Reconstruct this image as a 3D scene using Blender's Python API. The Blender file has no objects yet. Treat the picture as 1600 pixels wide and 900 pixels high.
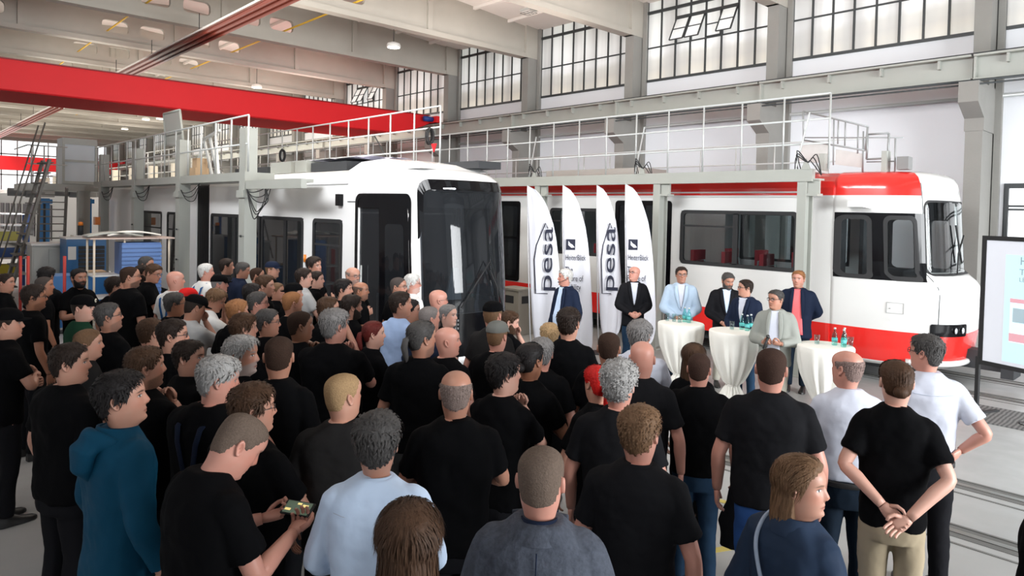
import bpy, bmesh, math, random
import numpy as np
from mathutils import Vector, Matrix, noise
random.seed(7)
SC = bpy.context.scene
COL = SC.collection
PI = math.pi

# ------------------------------------------------------------------ camera
H = 2.7
FPX = 1074.0
CYP = 357.1
yaw, pit, rol = (math.radians(a) for a in (47.07, -1.479, 1.266))
F0 = Vector((-math.sin(yaw) * math.cos(pit), math.cos(yaw) * math.cos(pit), math.sin(pit)))
R0 = Vector((math.cos(yaw), math.sin(yaw), 0))
U0 = R0.cross(F0)
RT = R0 * math.cos(rol) + U0 * math.sin(rol)
UP = -R0 * math.sin(rol) + U0 * math.cos(rol)
cd = bpy.data.cameras.new('camera')
cam = bpy.data.objects.new('camera', cd)
COL.objects.link(cam)
cam.matrix_world = Matrix(((RT.x, UP.x, -F0.x, 0), (RT.y, UP.y, -F0.y, 0), (RT.z, UP.z, -F0.z, H), (0, 0, 0, 1)))
cd.sensor_width = 36
cd.lens = 36 * FPX / 1600
cd.shift_y = -(450 - CYP) / 1600
cd.clip_start = 0.05
cd.clip_end = 300
SC.camera = cam
# ------------------------------------------------------------------ world, exposure, large lights
SC.view_settings.view_transform = 'Standard'
SC.view_settings.look = 'None'
SC.view_settings.gamma = 1
SC.view_settings.use_curve_mapping = False
SC.view_settings.exposure = 0.02
SC.cycles.use_denoising = True
SC.cycles.max_bounces = 7
SC.cycles.diffuse_bounces = 4
SC.cycles.transparent_max_bounces = 12
SC.cycles.sample_clamp_indirect = 6
w = bpy.data.worlds.new('world')
SC.world = w
w.use_nodes = True
w.node_tree.nodes['Background'].inputs[0].default_value = (0.86, 0.93, 1.0, 1)
w.node_tree.nodes['Background'].inputs[1].default_value = 1.0


def area(name, loc, target, sx, sy, power, color=(1, 1, 1), spread=180):
    l = bpy.data.lights.new(name, 'AREA')
    l.shape = 'RECTANGLE'
    l.size = sx
    l.size_y = sy
    l.energy = power
    l.color = color
    l.spread = math.radians(spread)
    o = bpy.data.objects.new(name, l)
    COL.objects.link(o)
    o.location = loc
    d = Vector(target) - Vector(loc)
    o.rotation_euler = d.to_track_quat('-Z', 'Y').to_euler()
    return o


area('gate_daylight', (10.5, 8.0, 3.4), (-8, 9.5, 1.8), 9, 5.0, 1750, (0.95, 0.98, 1.0), 115)
area('left_window_daylight', (-13, -2.0, 7.8), (-14, 12, 4.4), 24, 1.9, 1250, (0.96, 0.98, 1.0), 100)
for i, x in enumerate((-13, -34, -50, -66)):
    area('added_strip_fill', (x, 6.66, 7.15), (x, 6.7, 0), 7, 0.5, 230, (1.0, 0.94, 0.86), 130)  # added downlights beneath the strip lights, whose own tubes stay unlit
for i, x in enumerate((-12, -31, -44, -60)):
    area('added_uplight', (x, 6.9, 7.0), (x, 7.2, 9), 14, 5, 330 if x > -20 else 260, (1.0, 0.93, 0.85))  # uplights added to brighten the ceiling; no such fixtures hang here
for i, x in enumerate((-10, -31, -48)):
    area('added_uplight', (x, 12.9, 7.0), (x, 12.8, 9), 14, 3, 200, (1.0, 0.92, 0.85))  # second row of added ceiling uplights, towards the window wall
for x in (-30, -46):
    area('bay_lamp_light', (x, 12.6, 7.2), (x, 14.5, 2), 12, 1.5, 620, (1.0, 0.93, 0.82))
area('far_hall_light', (-50, 8, 6.8), (-50, 8, 0), 40, 10, 1300, (1.0, 0.96, 0.90))

# ------------------------------------------------------------------ materials
MATS = {}


def mat(name, col, rough=0.6, metal=0.0, spec=0.5, emit=None, es=1.0, var=0.0, vs=3.0, bump=0.0, bs=40.0, coat=0.0, var2=None):
    if name in MATS:
        return MATS[name]
    m = bpy.data.materials.new(name)
    m.use_nodes = True
    nt = m.node_tree
    b = nt.nodes['Principled BSDF']
    b.inputs['Base Color'].default_value = (*col, 1)
    b.inputs['Roughness'].default_value = rough
    b.inputs['Metallic'].default_value = metal
    b.inputs['Specular IOR Level'].default_value = spec
    b.inputs['Coat Weight'].default_value = coat
    if emit:
        b.inputs['Emission Color'].default_value = (*emit, 1)
        b.inputs['Emission Strength'].default_value = es
    tc = nt.nodes.new('ShaderNodeTexCoord')
    if var:
        n = nt.nodes.new('ShaderNodeTexNoise')
        n.inputs['Scale'].default_value = vs
        n.inputs['Detail'].default_value = 4
        nt.links.new(tc.outputs['Object'], n.inputs['Vector'])
        r = nt.nodes.new('ShaderNodeMix')
        r.data_type = 'RGBA'
        c2 = var2 or tuple(max(0, c * (1 - var)) for c in col)
        r.inputs[6].default_value = (*c2, 1)
        r.inputs[7].default_value = (*tuple(min(1, c * (1 + var * 0.4)) for c in col), 1)
        nt.links.new(n.outputs['Fac'], r.inputs[0])
        nt.links.new(r.outputs[2], b.inputs['Base Color'])
    if bump:
        n = nt.nodes.new('ShaderNodeTexNoise')
        n.inputs['Scale'].default_value = bs
        n.inputs['Detail'].default_value = 3
        nt.links.new(tc.outputs['Object'], n.inputs['Vector'])
        bp = nt.nodes.new('ShaderNodeBump')
        bp.inputs['Strength'].default_value = bump
        bp.inputs['Distance'].default_value = 0.02
        nt.links.new(n.outputs['Fac'], bp.inputs['Height'])
        nt.links.new(bp.outputs[0], b.inputs['Normal'])
    MATS[name] = m
    return m


def glass(name, tint, opacity, rough=0.03, ior=1.45):
    if name in MATS:
        return MATS[name]
    m = bpy.data.materials.new(name)
    m.use_nodes = True
    nt = m.node_tree
    nt.nodes.clear()
    out = nt.nodes.new('ShaderNodeOutputMaterial')
    tr = nt.nodes.new('ShaderNodeBsdfTransparent')
    tr.inputs[0].default_value = (*tint, 1)
    gl = nt.nodes.new('ShaderNodeBsdfGlossy')
    gl.inputs[0].default_value = (1, 1, 1, 1)
    gl.inputs['Roughness'].default_value = rough
    df = nt.nodes.new('ShaderNodeBsdfDiffuse')
    df.inputs[0].default_value = (0.02, 0.022, 0.025, 1)
    m1 = nt.nodes.new('ShaderNodeMixShader')
    m1.inputs[0].default_value = opacity
    nt.links.new(tr.outputs[0], m1.inputs[1])
    nt.links.new(df.outputs[0], m1.inputs[2])
    fr = nt.nodes.new('ShaderNodeLayerWeight')
    fr.inputs[0].default_value = 0.5
    pw = nt.nodes.new('ShaderNodeMath')
    pw.operation = 'POWER'
    pw.inputs[1].default_value = 4.0
    ml = nt.nodes.new('ShaderNodeMath')
    ml.operation = 'MULTIPLY_ADD'
    ml.inputs[1].default_value = 0.6
    ml.inputs[2].default_value = 0.022
    nt.links.new(fr.outputs['Facing'], pw.inputs[0])
    nt.links.new(pw.outputs[0], ml.inputs[0])
    m2 = nt.nodes.new('ShaderNodeMixShader')
    nt.links.new(ml.outputs[0], m2.inputs[0])
    nt.links.new(m1.outputs[0], m2.inputs[1])
    nt.links.new(gl.outputs[0], m2.inputs[2])
    nt.links.new(m2.outputs[0], out.inputs[0])
    MATS[name] = m
    return m


M_conc = mat('concrete', (0.285, 0.278, 0.258), 0.85, var=0.12, vs=2.5, bump=0.15, bs=25)
M_beamp = mat('painted_beam', (0.455, 0.43, 0.38), 0.7, var=0.10, vs=2.0)
M_ceil = mat('ceiling_panel', (0.86, 0.80, 0.755), 0.8, var=0.06, vs=1.5)
M_wall = mat('wall_paint', (0.80, 0.815, 0.85), 0.85, var=0.04, vs=1.0)
M_steelgrey = mat('grey_green_paint', (0.37, 0.38, 0.345), 0.45, var=0.08, vs=3)
M_dsteel = mat('dark_steel', (0.035, 0.04, 0.042), 0.5)
M_galv = mat('galvanised_tube', (0.50, 0.515, 0.505), 0.4, metal=0.3)
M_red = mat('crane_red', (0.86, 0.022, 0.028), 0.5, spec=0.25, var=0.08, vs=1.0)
M_tred = mat('tram_red', (0.78, 0.025, 0.02), 0.18, coat=0.6)
M_white = mat('tram_white', (0.74, 0.735, 0.715), 0.2, coat=0.5)
M_white1 = mat('tram_white_gloss', (0.90, 0.90, 0.895), 0.22, coat=0.5)
M_black = mat('gloss_black', (0.004, 0.004, 0.005), 0.12, spec=0.25)
M_tube = mat('grey_tube', (0.33, 0.34, 0.34), 0.45, metal=0.3)
M_lining = mat('cab_lining', (0.03, 0.032, 0.035), 0.7)
M_rubber = mat('black_rubber', (0.015, 0.015, 0.016), 0.7)
M_dark = mat('matt_dark', (0.03, 0.032, 0.035), 0.7)
M_yellow = mat('yellow_paint', (0.80, 0.50, 0.05), 0.5)
M_blue = mat('blue_paint', (0.02, 0.12, 0.30), 0.4)
M_glass = glass('window_glass', (0.80, 0.85, 0.86), 0.12)
M_glassd = glass('dark_glass', (0.42, 0.44, 0.46), 0.55)
M_glassk = glass('windscreen_glass', (0.42, 0.44, 0.47), 0.62)
M_glassc = glass('clear_glass', (0.85, 0.93, 0.93), 0.06)
M_glassb = glass('teal_bottle_glass', (0.62, 0.93, 0.90), 0.04)


# ------------------------------------------------------------------ mesh collector
def frame_of(d, up=(0, 0, 1)):
    d = Vector(d).normalized()
    u = Vector(up)
    if abs(d.dot(u)) > 0.97:
        u = Vector((0, 1, 0)) if abs(d.y) < 0.9 else Vector((1, 0, 0))
    s = d.cross(u).normalized()
    return s, s.cross(d).normalized(), d


class MB:
    def __init__(self):
        self.v = []
        self.f = []
        self.sm = []

    def add(self, vs, fs, smooth=False):
        b = len(self.v)
        self.v += [tuple(p) for p in vs]
        self.f += [tuple(i + b for i in f) for f in fs]
        self.sm += [smooth] * len(fs)
        return self

    def box(self, x0, x1, y0, y1, z0, z1, rz=0, piv=None):
        vs = [Vector((x, y, z)) for x in (x0, x1) for y in (y0, y1) for z in (z0, z1)]
        if rz:
            p = Vector(piv) if piv else Vector(((x0 + x1) / 2, (y0 + y1) / 2, 0))
            R = Matrix.Rotation(rz, 3, 'Z')
            vs = [R @ (q - p) + p for q in vs]
        return self.add(vs, [(0, 1, 3, 2), (4, 6, 7, 5), (0, 4, 5, 1), (2, 3, 7, 6), (0, 2, 6, 4), (1, 5, 7, 3)])

    def bar(self, a, b, w, h, up=(0, 0, 1)):
        a = Vector(a)
        b = Vector(b)
        s, u, d = frame_of(b - a, up)
        vs = [p + s * i * w / 2 + u * j * h / 2 for p in (a, b) for i, j in ((-1, -1), (1, -1), (1, 1), (-1, 1))]
        return self.add(vs, [(0, 1, 2, 3), (7, 6, 5, 4), (0, 4, 5, 1), (1, 5, 6, 2), (2, 6, 7, 3), (3, 7, 4, 0)])

    def tube(self, pts, rad, n=8, cap=True, smooth=True, axes=None, flat=None):
        pts = [Vector(p) for p in pts]
        m = len(pts)
        if not hasattr(rad, '__len__'):
            rad = [rad] * m
        vs = []
        prev = None
        for i, p in enumerate(pts):
            d = (pts[min(i + 1, m - 1)] - pts[max(i - 1, 0)])
            if d.length < 1e-9:
                d = Vector((0, 0, 1))
            d.normalize()
            if axes:
                s = Vector(axes[0])
                s = (s - d * s.dot(d)).normalized()
            elif prev is None:
                s = frame_of(d)[0]
            else:
                s = (prev - d * prev.dot(d))
                s = s.normalized() if s.length > 1e-6 else frame_of(d)[0]
            prev = s
            u = d.cross(s)
            r = rad[i]
            ra, rb = r if hasattr(r, '__len__') else (r, r)
            for k in range(n):
                a = 2 * PI * k / n
                vs.append(p + s * math.cos(a) * ra + u * math.sin(a) * rb)
        fs = [(i * n + k, i * n + (k + 1) % n, (i + 1) * n + (k + 1) % n, (i + 1) * n + k) for i in range(m - 1) for k in range(n)]
        if cap:
            fs += [tuple(range(n - 1, -1, -1)), tuple((m - 1) * n + k for k in range(n))]
        return self.add(vs, fs, smooth)

    def lathe(self, c, prof, n=16, smooth=True):
        c = Vector(c)
        vs = [c + Vector((math.cos(2 * PI * k / n) * r, math.sin(2 * PI * k / n) * r, z)) for r, z in prof for k in range(n)]
        m = len(prof)
        fs = [(i * n + k, i * n + (k + 1) % n, (i + 1) * n + (k + 1) % n, (i + 1) * n + k) for i in range(m - 1) for k in range(n)]
        fs += [tuple(range(n - 1, -1, -1)), tuple((m - 1) * n + k for k in range(n))]
        return self.add(vs, fs, smooth)

    def prism(self, poly, a, b, axis='y', smooth=False):
        """poly: list of 2-D points; extruded from a to b along axis"""
        def P(q, t):
            return {'x': (t, q[0], q[1]), 'y': (q[0], t, q[1]), 'z': (q[0], q[1], t)}[axis]
        n = len(poly)
        vs = [P(q, a) for q in poly] + [P(q, b) for q in poly]
        fs = [tuple(range(n - 1, -1, -1)), tuple(range(n, 2 * n))] + [(i, (i + 1) % n, n + (i + 1) % n, n + i) for i in range(n)]
        return self.add(vs, fs, smooth)

    def ring(self, outer, inner, a, b, axis='y'):
        """flat frame between two outlines with the same point count"""
        def P(q, t):
            return {'x': (t, q[0], q[1]), 'y': (q[0], t, q[1]), 'z': (q[0], q[1], t)}[axis]
        n = len(outer)
        vs = [P(q, a) for q in outer] + [P(q, a) for q in inner] + [P(q, b) for q in outer] + [P(q, b) for q in inner]
        fs = []
        for i in range(n):
            j = (i + 1) % n
            fs += [(i, j, n + j, n + i), (2 * n + i, 3 * n + i, 3 * n + j, 2 * n + j), (i, 2 * n + i, 2 * n + j, j), (n + i, n + j, 3 * n + j, 3 * n + i)]
        return self.add(vs, fs)

    def grid(self, rows, smooth=True, closed=False):
        n = len(rows[0])
        vs = [p for r in rows for p in r]
        fs = [(i * n + k, i * n + (k + 1) % n, (i + 1) * n + (k + 1) % n, (i + 1) * n + k)
              for i in range(len(rows) - 1) for k in range(n if closed else n - 1)]
        return self.add(vs, fs, smooth)

    def hose(self, pts, r, n=5, k=5):
        P = [Vector(p) for p in pts]
        out = []
        for i in range(len(P) - 1):
            p0, p1, p2, p3 = P[max(0, i - 1)], P[i], P[i + 1], P[min(len(P) - 1, i + 2)]
            for j in range(k):
                t = j / k
                out.append(0.5 * ((2 * p1) + (p2 - p0) * t + (2 * p0 - 5 * p1 + 4 * p2 - p3) * t * t + (3 * p1 - p0 - 3 * p2 + p3) * t ** 3))
        out.append(P[-1])
        return self.tube(out, r, n)

    def mesh(self, name, off=(0, 0, 0)):
        me = bpy.data.meshes.new(name)
        ox, oy, oz = off
        me.from_pydata([(x - ox, y - oy, z - oz) for x, y, z in self.v], [], self.f)
        me.polygons.foreach_set('use_smooth', self.sm)
        me.update()
        return me


def rrect(x0, x1, z0, z1, r, k=5):
    pts = []
    for cx, cz, a0 in ((x1 - r, z1 - r, 0), (x0 + r, z1 - r, 90), (x0 + r, z0 + r, 180), (x1 - r, z0 + r, 270)):
        for i in range(k + 1):
            a = math.radians(a0 + 90 * i / k)
            pts.append((cx + r * math.cos(a), cz + r * math.sin(a)))
    return pts


def link(name, me, m, parent=None, loc=(0, 0, 0), rz=0):
    o = bpy.data.objects.new(name, me)
    COL.objects.link(o)
    if m is not None:
        if isinstance(m, (list, tuple)):
            for q in m:
                me.materials.append(q)
        elif not me.materials:
            me.materials.append(m)
    if parent is not None:
        o.parent = parent
    o.location = loc
    o.rotation_euler = (0, 0, rz)
    return o


def tag(o, label, cat, group=None, kind=None):
    if label:
        o['label'] = label
    if cat:
        o['category'] = cat
    if group:
        o['group'] = group
    if kind:
        o['kind'] = kind
    return o


def struct(name, mb, m, parent=None):
    o = link(name, mb.mesh(name), m, parent)
    if parent is None:
        o['kind'] = 'structure'
    return o


class Thing:
    def __init__(self, name, label, cat, loc=(0, 0, 0), rz=0, group=None):
        self.o = bpy.data.objects.new(name, None)
        COL.objects.link(self.o)
        self.o.empty_display_size = 0.2
        self.o.location = loc
        self.o.rotation_euler = (0, 0, rz)
        self.loc = loc
        tag(self.o, label, cat, group)

    def part(self, name, mb, m, parent=None, world=False, label=None):
        o = link(name, mb.mesh(name, self.loc if world else (0, 0, 0)), m, parent or self.o)
        if label:
            o['label'] = label
        return o


def single(name, mb, m, label, cat, loc=(0, 0, 0), rz=0, group=None, world=True):
    o = link(name, mb.mesh(name, loc if world else (0, 0, 0)), m, None, loc, rz)
    return tag(o, label, cat, group)


def copy_tree(o, parent=None):
    c = o.copy()
    COL.objects.link(c)
    c.parent = parent
    for ch in list(o.children):
        copy_tree(ch, c)
    return c


def ray(x, y):
    return F0 + RT * (x - 800) / FPX - UP * (y - CYP) / FPX


def at(x, y, z):
    d = ray(x, y)
    return Vector((0, 0, H)) + d * ((z - H) / d.z)


def text_mesh(s, size, ext=0.002):
    c = bpy.data.curves.new('t', 'FONT')
    c.body = s
    c.size = size
    c.extrude = ext
    o = bpy.data.objects.new('t', c)
    COL.objects.link(o)
    bpy.context.view_layer.update()
    me = bpy.data.meshes.new_from_object(o.evaluated_get(bpy.context.evaluated_depsgraph_get()))
    bpy.data.objects.remove(o)
    return me
# ================================================================== the hall
XC = [-3.99 - 4.46 * k for k in range(-3, 17)]      # left edges of the columns
XL, XR = -78.0, 11.5
YL, YW = -2.2, 17.0


def floor_mat():
    m = bpy.data.materials.new('floor_paint')
    m.use_nodes = True
    nt = m.node_tree
    b = nt.nodes['Principled BSDF']
    tc = nt.nodes.new('ShaderNodeTexCoord')
    n1 = nt.nodes.new('ShaderNodeTexNoise')
    n1.inputs['Scale'].default_value = 0.45
    n1.inputs['Detail'].default_value = 6
    r1 = nt.nodes.new('ShaderNodeValToRGB')
    r1.color_ramp.elements[0].position = 0.15
    r1.color_ramp.elements[0].color = (0.31, 0.31, 0.305, 1)
    r1.color_ramp.elements[1].position = 0.85
    r1.color_ramp.elements[1].color = (0.41, 0.415, 0.41, 1)
    n2 = nt.nodes.new('ShaderNodeTexNoise')
    n2.inputs['Scale'].default_value = 3.0
    n2.inputs['Detail'].default_value = 5
    n2.inputs['Distortion'].default_value = 0.2
    r2 = nt.nodes.new('ShaderNodeMapRange')
    r2.inputs['From Min'].default_value = 0.3
    r2.inputs['From Max'].default_value = 0.7
    r2.inputs['To Min'].default_value = 0.30
    r2.inputs['To Max'].default_value = 0.52
    for n in (n1, n2):
        nt.links.new(tc.outputs['Object'], n.inputs['Vector'])
    nt.links.new(n1.outputs['Fac'], r1.inputs['Fac'])
    nt.links.new(n2.outputs['Fac'], r2.inputs['Value'])
    nt.links.new(r1.outputs[0], b.inputs['Base Color'])
    nt.links.new(r2.outputs[0], b.inputs['Roughness'])
    return m


M_floor = floor_mat()
struct('floor', MB().box(XL, XR, YL, YW + 0.3, -0.2, 0), M_floor)
# rails sunk in the floor: two tracks
k = 0
for yc in (6.88, 8.14, 12.62, 13.98):
    mb = MB()
    mb.box(XL, XR, yc - 0.035, yc + 0.035, 0.001, 0.010)
    k += 1
    o = struct(f'trim_{k}', mb, mat('rail_steel', (0.30, 0.29, 0.27), 0.35, metal=0.8))
    mb = MB()
    mb.box(XL, XR, yc + 0.037, yc + 0.12, 0.001, 0.004).box(XL, XR, yc - 0.12, yc - 0.037, 0.001, 0.004)
    k += 1
    struct(f'trim_{k}', mb, mat('rail_groove', (0.13, 0.13, 0.125), 0.8))
    mb = MB()
    mb.box(XL, XR, yc + 0.12, yc + 0.15, 0.001, 0.012).box(XL, XR, yc - 0.27, yc - 0.24, 0.001, 0.005)
    k += 1
    struct(f'trim_{k}', mb, mat('rail_edge', (0.20, 0.20, 0.19), 0.5, metal=0.5))
for (xa, ya, xb, yb) in ((-3.7, 3.0, -2.45, 5.9), (-4.6, 5.55, -3.0, 5.95)):
    k += 1
    struct(f'trim_{k}', MB().bar((xa, ya, .002), (xb, yb, .002), .07, .002), mat('floor_yellow', (.62, .50, .12), .6, var=.4, vs=6))
# ribbed track mat beside the stage track
mb = MB().box(-2.75, 9, 10.9, 11.9, 0.001, 0.012)
k += 1
m = mat('ribbed_rubber', (0.10, 0.10, 0.10), 0.7)
nt = m.node_tree
wv = nt.nodes.new('ShaderNodeTexWave')
wv.inputs['Scale'].default_value = 6
wv.inputs['Distortion'].default_value = 2
tc = nt.nodes.new('ShaderNodeTexCoord')
nt.links.new(tc.outputs['Object'], wv.inputs['Vector'])
rp = nt.nodes.new('ShaderNodeMix')
rp.data_type = 'RGBA'
rp.inputs[6].default_value = (0.06, 0.06, 0.06, 1)
rp.inputs[7].default_value = (0.20, 0.20, 0.195, 1)
nt.links.new(wv.outputs['Fac'], rp.inputs[0])
nt.links.new(rp.outputs[2], nt.nodes['Principled BSDF'].inputs['Base Color'])
struct(f'trim_{k}', mb, m)

# right wall: solid below z 6.63, a narrow band of wall above the windows
ZB, ZM, ZT, ZC = 6.64, 7.63, 8.67, 9.15
mb = MB()
mb.box(XL, -3.45, YW, YW + 0.25, 0, ZB)
mb.box(-3.45, XR, YW, YW + 0.25, 3.42, ZB)
mb.box(-3.45, XR, YW, YW + 0.25, 0, 1.2)
mb.box(0.4, XR, YW, YW + 0.25, 1.2, 3.42)
mb.box(XL, XR, YW, YW + 0.25, ZC + 0.02, 9.6)
struct('wall_right', mb, M_wall)
mb = MB()
for i in range(30):
    z = 0.6 + i * 0.55
    if z < 6:
        pass
struct('wall_left', MB().box(XL, XR, YL - 0.25, YL, 0, 10.5), M_wall)
struct('wall_far', MB().box(XL - 0.3, XL, YL, YW + 12, 0, 3.2).box(XL - 0.3, XL, YL, YW + 12, 8.6, 10.5), M_wall)


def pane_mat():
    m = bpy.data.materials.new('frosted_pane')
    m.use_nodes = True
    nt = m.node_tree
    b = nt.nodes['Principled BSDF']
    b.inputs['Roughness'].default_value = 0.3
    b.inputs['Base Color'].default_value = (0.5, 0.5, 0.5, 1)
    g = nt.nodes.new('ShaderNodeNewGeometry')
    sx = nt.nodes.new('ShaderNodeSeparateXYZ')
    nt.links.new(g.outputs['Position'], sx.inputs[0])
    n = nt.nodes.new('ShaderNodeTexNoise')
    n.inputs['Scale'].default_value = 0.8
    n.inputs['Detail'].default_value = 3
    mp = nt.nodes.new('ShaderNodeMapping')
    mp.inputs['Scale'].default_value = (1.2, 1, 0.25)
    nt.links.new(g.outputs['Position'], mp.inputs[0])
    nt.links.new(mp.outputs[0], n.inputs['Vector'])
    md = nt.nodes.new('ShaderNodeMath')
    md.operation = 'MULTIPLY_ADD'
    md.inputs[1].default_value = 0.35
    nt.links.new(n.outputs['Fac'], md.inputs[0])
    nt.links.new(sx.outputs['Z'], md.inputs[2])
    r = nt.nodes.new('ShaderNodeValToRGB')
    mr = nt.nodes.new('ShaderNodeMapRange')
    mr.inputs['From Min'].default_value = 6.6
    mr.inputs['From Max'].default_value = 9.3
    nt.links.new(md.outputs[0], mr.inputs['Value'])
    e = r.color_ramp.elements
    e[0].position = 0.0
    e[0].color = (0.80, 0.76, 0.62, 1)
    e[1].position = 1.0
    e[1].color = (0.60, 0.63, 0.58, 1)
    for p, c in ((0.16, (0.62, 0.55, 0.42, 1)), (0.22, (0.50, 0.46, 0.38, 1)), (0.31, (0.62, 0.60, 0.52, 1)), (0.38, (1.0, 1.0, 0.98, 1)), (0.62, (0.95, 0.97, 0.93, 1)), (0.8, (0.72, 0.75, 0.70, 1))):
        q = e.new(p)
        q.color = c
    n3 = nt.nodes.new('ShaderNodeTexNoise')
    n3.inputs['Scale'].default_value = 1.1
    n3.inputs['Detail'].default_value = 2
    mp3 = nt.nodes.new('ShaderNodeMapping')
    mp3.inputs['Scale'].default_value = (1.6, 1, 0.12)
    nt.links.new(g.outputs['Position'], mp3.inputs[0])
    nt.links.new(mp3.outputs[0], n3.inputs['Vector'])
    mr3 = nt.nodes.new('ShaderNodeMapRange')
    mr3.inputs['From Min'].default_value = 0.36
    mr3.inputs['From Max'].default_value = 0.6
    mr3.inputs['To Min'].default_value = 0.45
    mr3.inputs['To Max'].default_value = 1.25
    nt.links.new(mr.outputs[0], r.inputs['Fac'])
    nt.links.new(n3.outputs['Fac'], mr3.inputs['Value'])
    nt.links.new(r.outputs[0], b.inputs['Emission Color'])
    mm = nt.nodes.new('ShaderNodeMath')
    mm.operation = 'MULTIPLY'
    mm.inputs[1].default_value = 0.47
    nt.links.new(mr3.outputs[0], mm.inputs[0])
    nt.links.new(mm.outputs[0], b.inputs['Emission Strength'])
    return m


M_pane = pane_mat()
wn = 0
for i, xc in enumerate(XC):
    x0 = xc + 0.42           # bay from this column's right edge to the next column
    x1 = xc + 4.46 - 0.10
    if x0 > XR - 1:
        continue
    x1 = min(x1, XR)
    wn += 1
    mb = MB()
    opening = xc < -12 and abs(xc + 12.91) < 0.3 or abs(xc + 30.75) < 0.3
    n = 8
    step = (x1 - x0) / n
    for j in range(n + 1):
        x = x0 + j * step
        mb.box(x - 0.022, x + 0.022, YW - 0.03, YW + 0.05, ZB, ZC)
    mb.box(x0, x1, YW - 0.035, YW + 0.05, ZB - 0.02, ZB + 0.05)
    mb.box(x0, x1, YW - 0.02, YW + 0.04, ZM - 0.02, ZM + 0.02)
    mb.box(x0, x1, YW - 0.06, YW + 0.05, ZT - 0.04, ZT + 0.04)
    if opening:
        mb.box(x0 + step * 2, x0 + step * 6, YW - 0.05, YW + 0.05, ZT - 0.34, ZT - 0.27)
    fr = struct(f'window_{wn}', mb, M_dsteel)
    pm = MB()
    for j in range(n):
        a, b_ = x0 + j * step + 0.02, x0 + (j + 1) * step - 0.02
        pm.box(a, b_, YW + 0.01, YW + 0.02, ZB + 0.04, ZM - 0.02)
        if opening and 2 <= j < 6:
            pm.box(a, b_, YW + 0.01, YW + 0.02, ZT - 0.28, ZT - 0.03)
        else:
            pm.box(a, b_, YW + 0.01, YW + 0.02, ZM + 0.02, ZT - 0.03)
        pm.box(a, b_, YW + 0.01, YW + 0.02, ZT + 0.03, ZC)
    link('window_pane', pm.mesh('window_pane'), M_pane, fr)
    if opening:
        for j in range(2, 6):
            a, b_ = x0 + j * step + 0.03, x0 + (j + 1) * step - 0.03
            t = 0.0 if j == 4 else 0.34
            sash = MB()
            zt, zb = ZT - 0.35, ZM + 0.03
            for xx in (a, b_):
                sash.bar((xx, YW - 0.03, zt), (xx, YW - 0.03 - t, zb), 0.035, 0.035)
            for q in (0, 0.5, 1):
                y = YW - 0.03 - t * q
                z = zt + (zb - zt) * q
                sash.bar((a, y, z), (b_, y, z), 0.03, 0.03)
            so = link('casement_sash', sash.mesh('casement_sash'), M_dsteel, fr)
            g = MB()
            g.add([(a, YW - 0.03, zt), (b_, YW - 0.03, zt), (b_, YW - 0.03 - t, zb), (a, YW - 0.03 - t, zb)], [(0, 1, 2, 3)])
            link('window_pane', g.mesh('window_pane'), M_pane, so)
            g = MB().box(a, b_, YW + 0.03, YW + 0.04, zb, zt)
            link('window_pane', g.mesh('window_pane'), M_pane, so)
# small lower window at the far right
wn += 1
mb = MB()
for x in (-3.42, -2.5, -1.6, -0.6, 0.4):
    mb.box(x - 0.03, x + 0.03, YW - 0.06, YW + 0.06, 1.2, 3.42)
for z in (1.2, 1.9, 2.3, 2.95, 3.02, 3.4):
    mb.box(-3.42, 0.4, YW - 0.05, YW + 0.05, z - 0.02, z + 0.02)
mb.ring(rrect(-3.48, 0.46, 1.14, 3.48, 0.01, 1), rrect(-3.42, 0.4, 1.2, 3.42, 0.01, 1), YW - 0.03, YW + 0.02)
fr = struct(f'window_{wn}', mb, M_dsteel)
link('window_pane', MB().box(-3.4, 0.4, YW + 0.02, YW + 0.03, 1.2, 3.4).mesh('window_pane'), mat('daylight_pane', (0.6, 0.6, 0.6), 0.3, emit=(0.93, 0.97, 1), es=1.5), fr)
# far end: tall bright glazing
wn += 1
mb = MB()
for y in np.arange(YL, YW + 12, 1.2):
    mb.box(XL - 0.1, XL + 0.05, y - 0.05, y + 0.05, 3.2, 8.6)
for z in (3.2, 5.0, 6.9, 8.6):
    mb.box(XL - 0.1, XL + 0.05, YL, YW + 12, z - 0.06, z + 0.06)
fr = struct(f'window_{wn}', mb, mat('white_frame', (0.7, 0.7, 0.7), 0.5))
link('window_pane', MB().box(XL - 0.2, XL - 0.12, YL, YW + 12, 3.2, 8.6).mesh('window_pane'), mat('end_pane', (0.6, 0.6, 0.6), 0.3, emit=(0.92, 0.97, 1.0), es=1.3), fr)

# columns with corbels, one mesh each
for xc in XC:
    mb = MB()
    mb.box(xc + 0.002, xc + 0.298, 16.47, YW, 5.35, 9.19)
    mb.box(xc, xc + 0.30, 16.11, YW - 0.02, 0, 5.4)
    mb.prism([(16.095, 4.5), (16.095, 4.75), (15.62, 5.02), (15.62, 5.42), (16.9, 5.42), (16.9, 4.5)], xc - 0.02, xc + 0.32, 'x')
    mb.box(xc + 0.32, xc + 0.44, YW - 0.12, YW, 0, 9.2)
    struct('column', mb, M_conc)

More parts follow.
